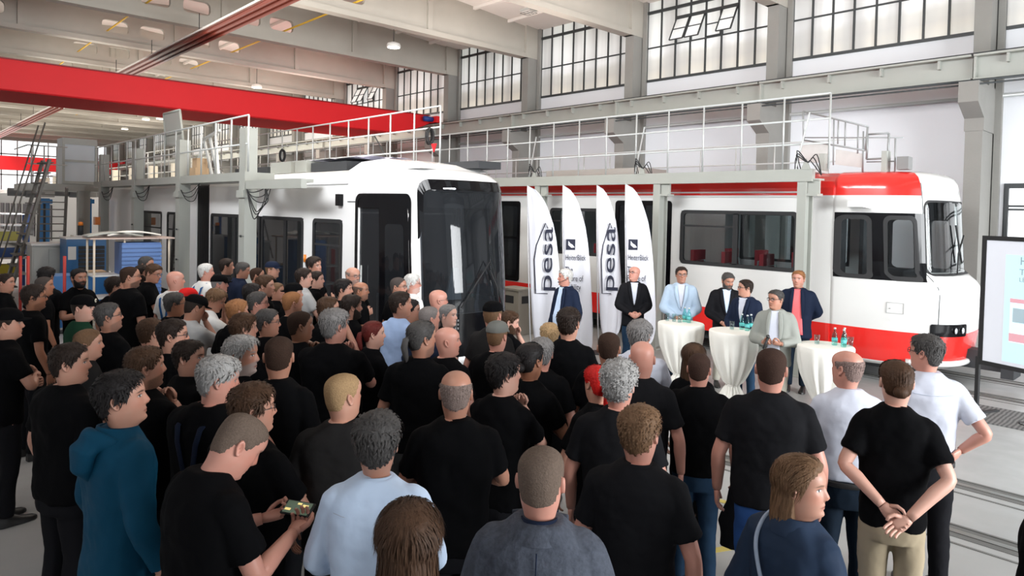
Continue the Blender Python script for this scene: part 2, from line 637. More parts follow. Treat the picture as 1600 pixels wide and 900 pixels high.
# crane runway beams, one per bay
for xc in XC:
    mb = MB()
    x0, x1 = xc + 0.17, xc + 4.46 + 0.13
    mb.box(x0, x1, 15.95, 15.98, 5.50, 5.96)
    mb.box(x0, x1, 15.80, 16.14, 5.93, 5.97)
    mb.box(x0, x1, 15.82, 16.12, 5.48, 5.51)
    for j in range(4):
        x = x0 + (j + 0.5) * 1.1
        mb.box(x - 0.02, x + 0.02, 15.84, 15.96, 5.76, 5.93)
    mb.box(x0, x0 + 0.04, 15.84, 16.1, 5.5, 5.95)
    struct('crane_runway_beam', mb, M_steelgrey)
mb = MB().box(XL, XR, 15.93, 15.99, 5.97, 6.02)
struct('crane_rail', mb, M_dark)
mb = MB()
mb.tube([(XL, 15.75, 5.44), (XR, 15.75, 5.44)], 0.025, 6)
mb.tube([(XL, 15.70, 5.36), (XR, 15.70, 5.36)], 0.018, 6)
struct('conductor_rail', mb, M_dsteel)
mb = MB().tube([(XL, 16.95, 5.28), (XR, 16.95, 5.28)], 0.04, 8)
struct('wall_pipe', mb, M_galv)


# roof: pitched deck, beams with rounded openings
YR = 8.6 * 0.9153


def roof_z(y):
    return 9.02 + (16.6 - abs(y - YR) - YR) * 0.072 if abs(y - YR) < 20 else 9


mb = MB()
for (y0, y1) in ((YW + 0.3, YR), (YR, YL - 0.3)):
    mb.add([(XL, y0, roof_z(y0)), (XR, y0, roof_z(y0)), (XR, y1, roof_z(y1)), (XL, y1, roof_z(y1)),
            (XL, y0, roof_z(y0) + 0.2), (XR, y0, roof_z(y0) + 0.2), (XR, y1, roof_z(y1) + 0.2), (XL, y1, roof_z(y1) + 0.2)],
           [(0, 1, 2, 3), (7, 6, 5, 4), (0, 4, 5, 1), (1, 5, 6, 2), (2, 6, 7, 3), (3, 7, 4, 0)])
struct('ceiling', mb, M_ceil)
HOLES = [(5.55, 6.35), (6.70, 7.48), (8.25, 9.02), (9.32, 10.12), (1.0, 1.8), (2.15, 2.95), (-0.2, 0.5)]


def beam_mesh(xc):
    """web with rounded openings built as strips in y; flanges; stiffeners"""
    mb = MB()
    xa, xb = xc + 0.07, xc + 0.21
    zb, holes = 7.98, sorted(HOLES)
    cuts = [YL]
    for a, b_ in holes:
        cuts += [a, b_]
    cuts.append(YW - 0.2)
    z0h, z1h = 8.36, 8.76

    def strip(y0, y1, za0, za1, zb0, zb1):
        vs = [(x, y, z) for x in (xa, xb) for (y, z) in ((y0, za0), (y1, za1), (y1, zb1), (y0, zb0))]
        mb.add(vs, [(0, 1, 2, 3), (7, 6, 5, 4), (0, 4, 5, 1), (1, 5, 6, 2), (2, 6, 7, 3), (3, 7, 4, 0)])
    for i in range(0, len(cuts) - 1):
        a, b_ = cuts[i], cuts[i + 1]
        if i % 2 == 0:
            strip(a, b_, zb, zb, roof_z(a), roof_z(b_)) if not (a < YR < b_) else (strip(a, YR, zb, zb, roof_z(a), roof_z(YR)), strip(YR, b_, zb, zb, roof_z(YR), roof_z(b_)))
        else:
            r = 0.13
            ys = [a + r * (1 - math.cos(t)) for t in np.linspace(0, PI / 2, 4)] + [b_ - r * (1 - math.cos(t)) for t in np.linspace(PI / 2, 0, 4)]
            hs = [r * (1 - math.sin(t)) for t in np.linspace(0, PI / 2, 4)]
            hs = hs + hs[::-1]
            for j in range(len(ys) - 1):
                strip(ys[j], ys[j + 1], zb, zb, z0h + hs[j], z0h + hs[j + 1])
                strip(ys[j], ys[j + 1], z1h - hs[j], z1h - hs[j + 1], roof_z(ys[j]), roof_z(ys[j + 1]))
    mb.box(xc - 0.02, xc + 0.30, YL, YW - 0.35, zb - 0.02, zb + 0.13)
    for y in (3.35, 7.87, 12.35, -1.1):
        mb.box(xc + 0.0, xc + 0.28, y - 0.09, y + 0.09, zb, roof_z(y))
    mb.box(xc - 0.015, xc + 0.315, 16.35, YW - 0.02, zb - 0.02, 9.2)
    return mb


for xc in XC:
    struct('roof_beam', beam_mesh(xc), M_beamp)
# purlins along the hall under the deck
for y in (1.0, 2.6, 4.6, 6.2, 9.2, 10.9, 12.5, 14.1, 15.6):
    z = roof_z(y)
    struct('roof_purlin', MB().box(XL, XR, y - 0.05, y + 0.05, z - 0.10, z - 0.005), M_ceil)
# round ties (yellow gas pipes)
for y in (5.75, 9.88):
    struct('gas_pipe', MB().tube([(XL, y, 8.42), (XR, y, 8.42)], 0.028, 6), M_yellow)

# lamp trunking: a white reflector with dark red channel
M_ch = mat('trunking_brown', (0.15, 0.03, 0.018), 0.35)
for n_, (x0, x1) in enumerate(((-34.5, -8.0), (-66.0, -40.0))):
    t = Thing('strip_light', ('long hanging strip light with brown channels above the near roof beams', 'long hanging strip light seen below the crane girder')[n_], 'light', (x0, 7.0, 7.3))
    zz = 7.32
    mb = MB().prism([(6.34, zz - 0.03), (6.34, zz + 0.01), (6.96, zz + 0.01), (6.96, zz - 0.03), (6.90, zz - 0.01), (6.40, zz - 0.01)], x0, x1, 'x')
    t.part('reflector', mb, mat('reflector_white', (0.85, 0.84, 0.80), 0.4), world=True)
    mb = MB().box(x0 + .05, x1 - .05, 6.40, 6.90, zz - .05, zz - .012)
    for y in (6.45, 6.65, 6.85):
        mb.tube([(x0 + 0.1, y, zz - 0.07), (x1 - 0.1, y, zz - 0.07)], 0.045, 8)
    t.part('tube', mb, M_ch, world=True, label='dark red-brown tubes')
    for x in np.arange(x0 + 1, x1, 4.46):
        t.part('hanger', MB().tube([(x, 6.66, zz + 0.02), (x, 6.66, 8.0)], 0.012, 5), M_dsteel, world=True)
# bay lamps
M_lamp = mat('lamp_glow', (1, 1, 1), 0.4, emit=(1.0, 0.97, 0.9), es=9)
lamps = []
for i, (px, py) in enumerate(((615, 74), (401, 137), (228, 187), (195, 202), (250, 186))):
    p = at(px, py, 7.82)
    lamps.append(p)
lab = ['bright square bay lamp below the second roof beam from the right', 'glowing bay lamp just above the red crane girder', 'small bay lamp low in the distance left of the upright steel panel', 'farthest small bay lamp over the grey control cabin', 'pale bay lamp right under the red crane girder']
for p, l in zip(lamps, lab):
    t = Thing('ceiling_lamp', l, 'lamp', tuple(p), 0, 'bay lamps under the roof')
    t.part('housing', MB().lathe((0, 0, 0.0), [(0.21, 0.0), (0.23, 0.04), (0.20, 0.12), (0.06, 0.17)], 16), mat('reflector_white', (0.85, 0.84, 0.8)))
    t.part('lens', MB().lathe((0, 0, -0.012), [(0.19, 0), (0.20, 0.011)], 16), M_lamp)
    t.part('rod', MB().tube([(0, 0, 0.15), (0, 0, 1.1)], 0.012, 5), M_dsteel)
p = at(826, 18, 8.55)
t = Thing('ceiling_lamp', 'unlit square floodlight with wire guard on the pink ceiling', 'lamp', tuple(p))
t.part('housing', MB().box(-0.2, 0.2, -0.16, 0.16, 0, 0.07), M_galv)
t.part('lens', MB().box(-0.16, 0.16, -0.12, 0.12, -0.012, 0), mat('lamp_pale', (0.9, 0.88, 0.84), 0.2))
t.part('bracket', MB().box(-0.03, 0.03, -0.03, 0.03, 0.07, 0.3), M_dsteel)
g = MB()
for q in (-0.2, -0.07, 0.07, 0.2):
    g.bar((q, -0.16, -0.05), (q, 0.16, -0.05), 0.008, 0.008)
for q in (-0.16, 0, 0.16):
    g.bar((-0.2, q, -0.05), (0.2, q, -0.05), 0.008, 0.008)
t.part('wire_guard', g, M_dsteel)

# ------------------------------------------------------------------ red overhead crane
t = Thing('overhead_crane', 'red box girder crane bridge spanning the hall', 'crane', (-22.3, 7, 5.97))
X0, X1 = -22.72, -21.95
mb = MB()
prof = [(YL + 0.3, 5.54, 6.32), (14.0, 5.54, 6.32), (14.8, 5.62, 6.32), (15.6, 5.90, 6.32), (15.88, 6.03, 6.30)]
vs = []
for y, zb, zt in prof:
    vs += [(X0, y, zb), (X1, y, zb), (X1, y, zt), (X0, y, zt)]
fs = [(0, 1, 2, 3), tuple(reversed([len(vs) - 4 + q for q in range(4)]))]
for i in range(len(prof) - 1):
    for q in range(4):
        fs.append((i * 4 + q, (i + 1) * 4 + q, (i + 1) * 4 + (q + 1) % 4, i * 4 + (q + 1) % 4))
mb.add(vs, fs)
t.part('girder', mb, M_red, world=True)
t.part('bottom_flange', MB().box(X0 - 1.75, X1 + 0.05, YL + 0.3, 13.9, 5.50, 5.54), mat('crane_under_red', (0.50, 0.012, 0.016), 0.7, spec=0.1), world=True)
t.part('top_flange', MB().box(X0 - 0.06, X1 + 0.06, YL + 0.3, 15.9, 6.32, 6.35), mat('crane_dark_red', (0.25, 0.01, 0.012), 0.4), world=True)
mb = MB().box(X0 - 1.4, X1 + 0.5, 15.86, 16.06, 6.03, 6.28)
e = t.part('end_carriage', mb, M_red, world=True)
for x in (X0 - 1.0, X1 + 0.3):
    mb = MB().tube([(x, 15.9, 6.14), (x, 16.02, 6.14)], 0.13, 14)
    t.part('wheel', mb, M_dsteel, e, world=True)
mb = MB().tube([(X1 + 0.25, 15.45, 6.16), (X1 + 0.25, 15.85, 6.16)], 0.10, 12)
t.part('drive_motor', mb, mat('motor_blue', (0.02, 0.07, 0.30), 0.4), world=True, label='blue drive motor')
# second crane far back
t = Thing('overhead_crane', 'distant red crane bridge at the far end of the hall', 'crane', (-68, 9, 5.0))
t.part('girder', MB().box(-68.6, -67.8, YL + 0.3, 15.7, 5.1, 6.2), M_red, world=True)
t.part('end_carriage', MB().box(-69.6, -66.8, 15.86, 16.06, 6.02, 6.2), M_red, world=True)
# ================================================================== trams
def aty(x, y, Y):
    d = ray(x, y)
    return Vector((0, 0, H)) + d * (Y / d.y)


def atx(x, y, X):
    d = ray(x, y)
    return Vector((0, 0, H)) + d * (X / d.x)


class Cab:
    def __init__(self, Xs, Yc, prof, ex=0.9, ey=0.6):
        self.Xs, self.Yc, self.p, self.ex, self.ey = Xs, Yc, prof, ex, ey

    def P(self, u, z, e=0.0):
        zz = [q[0] for q in self.p]
        Xn = float(np.interp(z, zz, [q[1] for q in self.p]))
        hw = float(np.interp(z, zz, [q[2] for q in self.p]))

        def S(u):
            a = PI / 2 * u
            return Vector((self.Xs + (Xn - self.Xs) * abs(math.cos(a)) ** self.ex, self.Yc + hw * math.copysign(abs(math.sin(a)) ** self.ey, u), z))
        p = S(u)
        if e:
            t = (S(min(1, u + 0.01)) - S(max(-1, u - 0.01)))
            n = Vector((t.y, -t.x, 0)).normalized()
            p = p + n * e
        return p

    def patch(self, u0, u1, z0, z1, r=0.12, e=0.008, n=16, th=0.0, ru=None):
        """rounded panel following the cab; ru is the corner radius measured in u"""
        ru = ru if ru is not None else r * 0.35
        zs = [z0 + r * (1 - math.cos(t)) for t in np.linspace(0, PI / 2, 5)]
        zs += list(np.linspace(z0 + r, z1 - r, 7))[1:-1]
        zs += [z1 - r * (1 - math.cos(t)) for t in np.linspace(PI / 2, 0, 5)]
        rows = []
        for z in zs:
            d = 0
            if z < z0 + r:
                q = (z0 + r - z) / r
                d = ru * (1 - math.sqrt(max(0, 1 - q * q)))
            elif z > z1 - r:
                q = (z - z1 + r) / r
                d = ru * (1 - math.sqrt(max(0, 1 - q * q)))
            rows.append([self.P(u, z, e) for u in np.linspace(u0 + d, u1 - d, n)])
        mb = MB().grid(rows)
        return mb


def frame_patch(cab, u0, u1, z0, z1, w_, wu, r=0.12, e=0.012, ru=0.04):
    """ring between two rounded rectangles on the cab surface"""
    def outline(a, b, c, d, r_, ru_):
        pts = []
        for cu, cz, a0 in ((b - ru_, d - r_, 0), (a + ru_, d - r_, 90), (a + ru_, c + r_, 180), (b - ru_, c + r_, 270)):
            for i in range(6):
                t = math.radians(a0 + 18 * i)
                pts.append((cu + ru_ * math.cos(t), cz + r_ * math.sin(t)))
            # densify along the top/bottom edges
        out = []
        for i in range(len(pts)):
            p, q = pts[i], pts[(i + 1) % len(pts)]
            k = 6 if abs(p[0] - q[0]) > 0.08 else 1
            for j in range(k):
                out.append((p[0] + (q[0] - p[0]) * j / k, p[1] + (q[1] - p[1]) * j / k))
        return out
    o = outline(u0, u1, z0, z1, r, ru)
    i_ = outline(u0 + wu, u1 - wu, z0 + w_, z1 - w_, max(0.02, r - w_ * 0.6), max(0.01, ru - wu * 0.6))
    n = min(len(o), len(i_))
    vs = [cab.P(u, z, e) for u, z in o[:n]] + [cab.P(u, z, e) for u, z in i_[:n]] + [cab.P(u, z, e - 0.03) for u, z in i_[:n]] + [cab.P(u, z, e - 0.03) for u, z in o[:n]]
    fs = []
    for k in range(n):
        j = (k + 1) % n
        fs += [(k, j, n + j, n + k), (n + k, n + j, 2 * n + j, 2 * n + k), (3 * n + k, 3 * n + j, j, k)]
    return MB().add(vs, fs)


def wall_holes(x0, x1, z0, z1, holes, ya, yb):
    mb = MB()
    xs = sorted({x0, x1, *[h[0] for h in holes], *[h[1] for h in holes]})
    for a, b in zip(xs, xs[1:]):
        cur = z0
        hs = sorted([(h[2], h[3]) for h in holes if h[0] <= a + 1e-6 and h[1] >= b - 1e-6])
        for c, d in hs:
            if c > cur:
                mb.box(a, b, ya, yb, cur, c)
            cur = d
        if cur < z1:
            mb.box(a, b, ya, yb, cur, z1)
    return mb


def roof_strip(x0, x1, Yc, prof):
    """prof: list of (half width, z) from eave to ridge"""
    sec = [(Yc - h_, z) for h_, z in prof] + [(Yc + h_, z) for h_, z in reversed(prof)]
    return MB().prism(sec, x0, x1, 'x', smooth=False)


def win_unit(t, x0, x1, z0, z1, y, gl, split=None, out=-1, transom=None, w_=0.055):
    fr = MB().ring(rrect(x0 - 0.015, x1 + 0.015, z0 - 0.015, z1 + 0.015, 0.10), rrect(x0 + w_, x1 - w_, z0 + w_, z1 - w_, 0.06), y + out * 0.012, y - out * 0.05)
    if split:
        fr.box(split - 0.05, split + 0.05, min(y, y + out * .012), max(y, y + out * .012) + 0.03, z0 + 0.04, z1 - 0.04)
    if transom:
        fr.box(x0 + 0.05, (split or x1) - 0.03, y, y + 0.02, transom - 0.018, transom + 0.018)
    f = t.part('window_frame', fr, M_rubber, world=True)
    g = MB().box(x0 + 0.01, x1 - 0.01, y - out * 0.004, y - out * 0.016, z0 + 0.01, z1 - 0.01)
    t.part('pane', g, gl, f, world=True)
    return f


# ---------------------------------------------------------------- tram 2: white and red, on the wall side track
Y2, Y2b, YC2 = 12.08, 14.52, 13.30
t2 = Thing('tram', 'white and red tram with angular nose behind the high tables', 'tram', (-12, YC2, 0))
P2 = [(0.30, -3.22, 1.14), (0.42, -3.12, 1.19), (0.9, -3.06, 1.22), (1.55, -3.05, 1.22), (1.66, -3.10, 1.22), (1.85, -3.32, 1.22), (3.0, -3.40, 1.22), (3.12, -3.42, 1.21), (3.3, -3.45, 1.195), (3.40, -3.50, 1.14), (3.47, -3.60, 1.02), (3.51, -3.8, 0.8)]
cab2 = Cab(-4.9, YC2, P2, 0.8, 0.6)
W2 = [(-7.92, -5.51, 1.72, 2.78), (-11.62, -9.95, 1.72, 2.78), (-17.2, -14.2, 1.72, 2.78), (-21.4, -18.4, 1.72, 2.78)]
D2 = [(-9.57, -8.2, 0.45, 2.94), (-13.55, -12.72, 0.94, 2.9)]
t2.part('side_wall', wall_holes(-30, -4.9, 0.88, 3.09, W2 + [(-9.57, -8.2, 0.88, 2.94), D2[1]], Y2, Y2 + 0.06), M_white, world=True)
t2.part('side_wall', wall_holes(-30, -4.9, 0.88, 3.09, [(w_[0], w_[1], 1.72, 2.78) for w_ in W2] + [(-13.5, -12.6, 1.7, 2.8), (-9.5, -8.3, 1.2, 2.8)], Y2b - 0.06, Y2b), M_white, world=True)
t2.part('red_skirt', wall_holes(-30, -4.9, 0.42, 0.88, [(-9.57, -8.2, 0.45, 0.88)], Y2 - 0.004, Y2 + 0.06), M_tred, world=True, label='red lower skirt panel')
t2.part('red_skirt', MB().box(-30, -4.9, Y2b - 0.06, Y2b, 0.42, 0.88), M_tred, world=True, label='red lower skirt panel on the wall side')
rf = t2.part('roof', roof_strip(-30, -4.9, YC2, [(1.225, 3.09), (1.225, 3.22), (1.17, 3.33), (1.04, 3.42), (0.8, 3.49), (0.4, 3.53)]), M_tred, world=True, label='glossy red roof')
t2.part('cornice_reflection', MB().box(-30, -5.2, Y2 - 0.02, Y2 + 0.0, 3.13, 3.16), mat('pale_reflection', (0.95, 0.85, 0.85), 0.15), rf, world=True)  # pale strip painted in for the white reflection line along the cornice
t2.part('gutter', MB().box(-30, -4.9, Y2 - 0.02, Y2, 3.055, 3.085), M_white, rf, world=True)
t2.part('floor_pan', MB().box(-30, -4.7, Y2 + 0.06, Y2b - 0.06, 0.80, 0.90), M_dark, world=True)
t2.part('underframe', MB().box(-30, -3.9, Y2 + 0.25, Y2b - 0.25, 0.22, 0.80), M_dark, world=True)
# cab shell with openings
us = [-1, -.99, -.95, -.9, -.83, -.80, -.76, -.7, -.65, -.6, -.56, -.52, -.47, -.43, -.40, -.36, -.3, -.24, -.18, -.12, -.06, -.02, 0]
us = us + [-q for q in reversed(us[:-1])]
zs2 = [0.30, 0.36, 0.42, 0.6, 0.88, 1.2, 1.55, 1.62, 1.68, 1.76, 1.85, 2.1, 2.4, 2.7, 2.86, 3.0, 3.09, 3.2, 3.3, 3.36, 3.40, 3.44, 3.47, 3.51]


def cab_shell(cab, us, zs, hole, matf):
    vs = [cab.P(u, z) for z in zs for u in us]
    n = len(us)
    fs, mi = [], []
    for i in range(len(zs) - 1):
        for k in range(n - 1):
            uc, zc = (us[k] + us[k + 1]) / 2, (zs[i] + zs[i + 1]) / 2
            if hole(uc, zc):
                continue
            fs.append((i * n + k, i * n + k + 1, (i + 1) * n + k + 1, (i + 1) * n + k))
            mi.append(matf(uc, zc))
    top = len(vs)
    m = len(zs) - 1
    vs.append(Vector((cab.Xs, cab.Yc, zs[-1] + 0.02)))
    for k in range(n - 1):
        fs.append((m * n + k, m * n + k + 1, top))
        mi.append(matf((us[k] + us[k + 1]) / 2, zs[-1] + 0.1))
    mb = MB().add(vs, fs, True)
    return mb, mi


def hole2(u, z):
    a = abs(u)
    if 0.02 < a < 0.36 and 1.85 < z < 3.0 or a < 0.02 and 1.85 < z < 3.0:
        return True
    return 1.76 < z < 2.70 and (0.80 < a < 0.99 or 0.47 < a < 0.70)


mb, mi = cab_shell(cab2, us, zs2, hole2, lambda u, z: 1 if (0.36 < z < 0.88) or (z > 3.09 and abs(u) > 0.38) else 0)
o = t2.part('cab_shell', mb, [M_white, M_tred, M_lining, M_lining], world=True)
o.data.polygons.foreach_set('material_index', mi)
sd = o.modifiers.new('thick', 'SOLIDIFY')
sd.thickness = 0.04
sd.offset = -1
sd.material_offset = 2
for sgn in (-1, 1):
    a, b = (-0.995, -0.375) if sgn < 0 else (0.375, 0.995)
    # black band around the cab side windows, with two openings
    us_b = list(np.linspace(a, b, 25))
    mbb = MB()
    zz = [1.70, 1.76, 2.0, 2.3, 2.70, 2.80]
    usb = sorted({a, b, *[sgn * q for q in (0.98, 0.80, 0.70, 0.47, 0.9, 0.85, 0.75, 0.65, 0.6, 0.53, 0.42)]})

    def ub(u, z):
        lim = float(np.interp(z, [1.70, 1.85, 2.0], [0.455, 0.40, 0.375]))
        return math.copysign(max(abs(u), lim), u)
    for i in range(len(zz) - 1):
        for k in range(len(usb) - 1):
            uc, zc = abs((usb[k] + usb[k + 1]) / 2), (zz[i] + zz[i + 1]) / 2
            if 1.76 < zc < 2.70 and (0.80 < uc < 0.98 or 0.47 < uc < 0.70):
                continue
            mbb.add([cab2.P(ub(usb[k], zz[i]), zz[i], 0.01), cab2.P(ub(usb[k + 1], zz[i]), zz[i], 0.01), cab2.P(ub(usb[k + 1], zz[i + 1]), zz[i + 1], 0.01), cab2.P(ub(usb[k], zz[i + 1]), zz[i + 1], 0.01)], [(0, 1, 2, 3)])
    band = t2.part('window_band', mbb, M_black, world=True, label='glossy black band around the cab windows')
    for (p, q) in ((0.995, 0.79), (0.715, 0.455)):
        u0, u1 = sorted((sgn * p, sgn * q))
        t2.part('window_frame', frame_patch(cab2, u0, u1, 1.70, 2.76, 0.07, 0.03, 0.12, 0.02, 0.05), M_rubber, band, world=True)
        t2.part('pane', cab2.patch(u0 + 0.01, u1 - 0.01, 1.75, 2.72, 0.08, 0.002), M_glass, band, world=True)
t2.part('windscreen', cab2.patch(-0.37, 0.37, 1.83, 3.0, 0.12, 0.006, 24, ru=0.06), M_glass, world=True)
t2.part('windscreen_seal', frame_patch(cab2, -0.385, 0.385, 1.80, 3.02, 0.035, 0.012, 0.12, 0.012, 0.06), M_rubber, world=True)
hl = t2.part('headlight_panel', cab2.patch(-0.46, -0.10, 0.84, 1.04, 0.04, 0.012), M_black, world=True, label='black headlight strip')
for u in (-0.24, -0.16):
    mb = MB().lathe((0, 0, 0), [(0.0, 0.0), (0.05, 0.0), (0.05, 0.01), (0.03, 0.02)], 12)
    me = mb.mesh('headlamp')
    me.transform(Matrix.Rotation(PI / 2, 4, 'Y') @ Matrix.Rotation(0, 4, 'X'))
    p = cab2.P(u, 0.94, 0.02)
    o = link('headlamp', me, mat('lamp_lens', (0.8, 0.85, 0.9), 0.1, metal=0.5), hl, (p.x - t2.loc[0], p.y - t2.loc[1], p.z))
hl = t2.part('headlight_panel', cab2.patch(0.10, 0.46, 0.84, 1.04, 0.04, 0.012), M_black, world=True, label='black headlight strip')
t2.part('bumper', MB().tube([cab2.P(u, 0.40, 0.03) for u in np.linspace(-0.6, 0.6, 25)], 0.05, 8), M_white, world=True)
t2.part('coupler', MB().box(-3.5, -2.55, 13.15, 13.45, 0.3, 0.6).box(-2.62, -2.45, 13.05, 13.55, 0.22, 0.68), M_dark, world=True)
for sgn in (-1, 1):
    mb = MB()
    rows = []
    for z in np.linspace(0.28, 3.3, 26):
        rows.append([cab2.P(sgn * 0.40, z, 0.004), cab2.P(sgn * 0.392, z, 0.004)])
    t2.part('panel_seam', MB().grid(rows), M_dsteel, world=True)
# wiper, destination text, camera pod, hatch, trim
mb = MB().tube([cab2.P(-0.05, 1.82, 0.03), cab2.P(-0.02, 2.15, 0.06), cab2.P(0.03, 2.45, 0.06)], 0.012, 6).tube([cab2.P(-0.0, 2.0, 0.06), cab2.P(-0.03, 2.62, 0.05)], 0.016, 6)
t2.part('wiper', mb, M_rubber, world=True)
p = cab2.P(-0.86, 2.97, 0)
mb = MB().box(-0.17, 0.17, -0.22, 0.03, -0.085, 0.065)
mb.v = [(x * (0.75 if y < -0.15 else 1), y, z * (0.7 if y < -0.05 else 1)) for x, y, z in mb.v]
link('camera_pod', mb.mesh('camera_pod'), M_white, t2.o, (p.x - t2.loc[0], p.y - t2.loc[1] - 0.02, 2.95))
p0, p1 = cab2.P(-0.74, 1.3, 0.006), cab2.P(-0.64, 1.3, 0.006)
mb = MB()
for z in (1.17, 1.34):
    mb.bar((p0.x, p0.y, z), (p1.x, p1.y, z), 0.006, 0.006)
for p in (p0, p1):
    mb.bar((p.x, p.y, 1.17), (p.x, p.y, 1.34), 0.006, 0.006)
mb.lathe(((p0.x * 0.8 + p1.x * 0.2), p0.y * 0.8 + p1.y * 0.2 - 0.002, 1.24), [(0.012, 0), (0.012, 0.012)], 8)
t2.part('access_hatch', mb, mat('grey_line', (0.35, 0.35, 0.35), 0.6), world=True)
for w_ in W2:
    sp = (w_[0] + w_[1]) / 2
    win_unit(t2, *w_, Y2, M_glass, sp, -1, w_[3] - 0.30)
    win_unit(t2, *w_, Y2b, M_glass, sp, 1)
# doors
dm = MB().ring(rrect(-9.62, -8.15, 0.45, 2.98, 0.08), rrect(-9.52, -8.25, 0.52, 2.88, 0.04), Y2 - 0.015, Y2 + 0.05)
dm.box(-8.95, -8.83, Y2 - 0.01, Y2 + 0.04, 0.5, 2.9).box(-9.52, -8.25, Y2, Y2 + 0.04, 0.5, 0.8)
d_ = t2.part('door', dm, M_black, world=True)
t2.part('pane', MB().box(-9.52, -8.25, Y2 + 0.01, Y2 + 0.02, 0.8, 2.88), M_glassd, d_, world=True)
dm = MB().ring(rrect(-13.6, -12.68, 0.9, 2.95, 0.08), rrect(-13.5, -12.78, 1.02, 2.83, 0.05), Y2 - 0.015, Y2 + 0.05)
dm.box(-13.5, -12.78, Y2 - 0.0, Y2 + 0.04, 1.98, 2.04)
d_ = t2.part('door', dm, M_black, world=True)
t2.part('pane', MB().box(-13.5, -12.78, Y2 + 0.01, Y2 + 0.02, 1.0, 2.85), M_glassd, d_, world=True)
# interior
M_seat = mat('seat_red', (0.45, 0.02, 0.03), 0.6)
for x in (-7.6, -6.9, -6.1, -10.9, -10.2, -15.5, -16.4):
    for y in (12.55, 13.9):
        mb = MB().box(x - 0.22, x + 0.22, y - 0.22, y + 0.22, 1.30, 1.40).box(x - 0.24, x - 0.16, y - 0.22, y + 0.22, 1.36, 1.98)
        s_ = t2.part('passenger_seat', mb, M_seat, world=True, label='red seat seen through the window')
        mb = MB().tube([(x - 0.2, y - 0.24, 0.95), (x - 0.15, y - 0.24, 1.75), (x + 0.1, y - 0.24, 1.8), (x + 0.22, y - 0.24, 1.3)], 0.018, 6)
        t2.part('seat_frame', mb, M_galv, s_, world=True)
for x in (-7.3, -5.9, -9.0, -10.5, -14.9):
    t2.part('grab_pole', MB().tube([(x, 13.1, 0.9), (x, 13.1, 3.05)], 0.02, 6), M_galv, world=True)
t2.part('bulkhead', MB().box(-5.05, -4.98, Y2 + 0.1, 12.9, 0.9, 3.05).box(-5.05, -4.98, 13.7, Y2b - 0.1, 0.9, 3.05), M_dark, world=True)
t2.part('driver_seat', MB().box(-4.55, -4.1, 13.05, 13.55, 1.35, 1.5).box(-4.62, -4.5, 13.05, 13.55, 1.4, 2.2), M_rubber, world=True)
t2.part('dashboard', MB().box(-3.95, -3.45, 12.65, 13.95, 1.55, 1.84), M_dark, world=True)
t2.part('interior_ceiling', MB().box(-30, -4.7, Y2 + 0.1, Y2b - 0.1, 3.05, 3.08), M_white, world=True)
t2.part('roof_equipment', MB().box(-12.5, -9.5, 12.8, 13.8, 3.50, 3.75), M_steelgrey, world=True)
t2.part('roof_equipment', MB().box(-20.5, -16.0, 12.7, 13.9, 3.50, 3.8), M_steelgrey, world=True)
def bogie(t, x, yc, y0, y1):
    b_ = t.part('bogie', MB().box(x - .95, x + .95, y0 + .12, y1 - .12, .22, .5), M_dark, world=True)
    for xx in (x - .75, x + .75):
        for y in (y0, y1):
            t.part('wheel', MB().tube([(xx, y - .05, .315), (xx, y + .05, .315)], .30, 20), M_dsteel, b_, world=True)


for x in (-5.9, -14.5, -24.0):
    bogie(t2, x, YC2, 12.62, 13.98)

# ---------------------------------------------------------------- tram 1: white, in front of the crowd
Y1, Y1b, YC1 = 5.9, 8.1, 7.0
t1 = Thing('tram', 'new white tram with tall black windscreen beside the crowd', 'tram', (-14, YC1, 0))
P1 = [(0.28, -8.3, 1.08), (0.6, -8.2, 1.1), (1.4, -8.2, 1.1), (2.4, -8.30, 1.1), (3.0, -8.38, 1.1), (3.16, -8.44, 1.07), (3.27, -8.58, 0.98), (3.34, -8.85, 0.8), (3.38, -9.2, 0.55)]
cab1 = Cab(-10.2, YC1, P1, 0.9, 0.6)
W1 = [(-11.68, -10.62, 0.81, 2.47), (-16.87, -12.08, 0.81, 2.47), (-20.2, -18.9, 0.81, 2.45), (-22.6, -20.7, 0.81, 2.45)]
for (a, b) in ((-17.0, -10.2), (-26.5, -17.9)):
    hs = [w_ for w_ in W1 if w_[0] >= a - 0.1 and w_[1] <= b + 0.1]
    t1.part('side_wall', wall_holes(a, b, 0.35, 3.10, hs, Y1, Y1 + 0.06), M_white1, world=True)
    t1.part('side_wall', wall_holes(a, b, 0.35, 3.10, hs, Y1b - 0.06, Y1b), M_white1, world=True)
    t1.part('roof', roof_strip(a, b, YC1, [(1.105, 3.10), (1.09, 3.20), (1.0, 3.30), (0.75, 3.36), (0.3, 3.39)]), M_white1, world=True)
    t1.part('floor_pan', MB().box(a, b, Y1 + 0.06, Y1b - 0.06, 0.30, 0.38), M_dark, world=True)
    t1.part('interior_ceiling', MB().box(a, b, Y1 + 0.1, Y1b - 0.1, 2.6, 2.63), mat('cream_panel', (0.6, 0.58, 0.54), 0.5), world=True)
for x in (-11.4, -15.2, -22.5):
    bogie(t1, x, YC1, 6.35, 7.65)
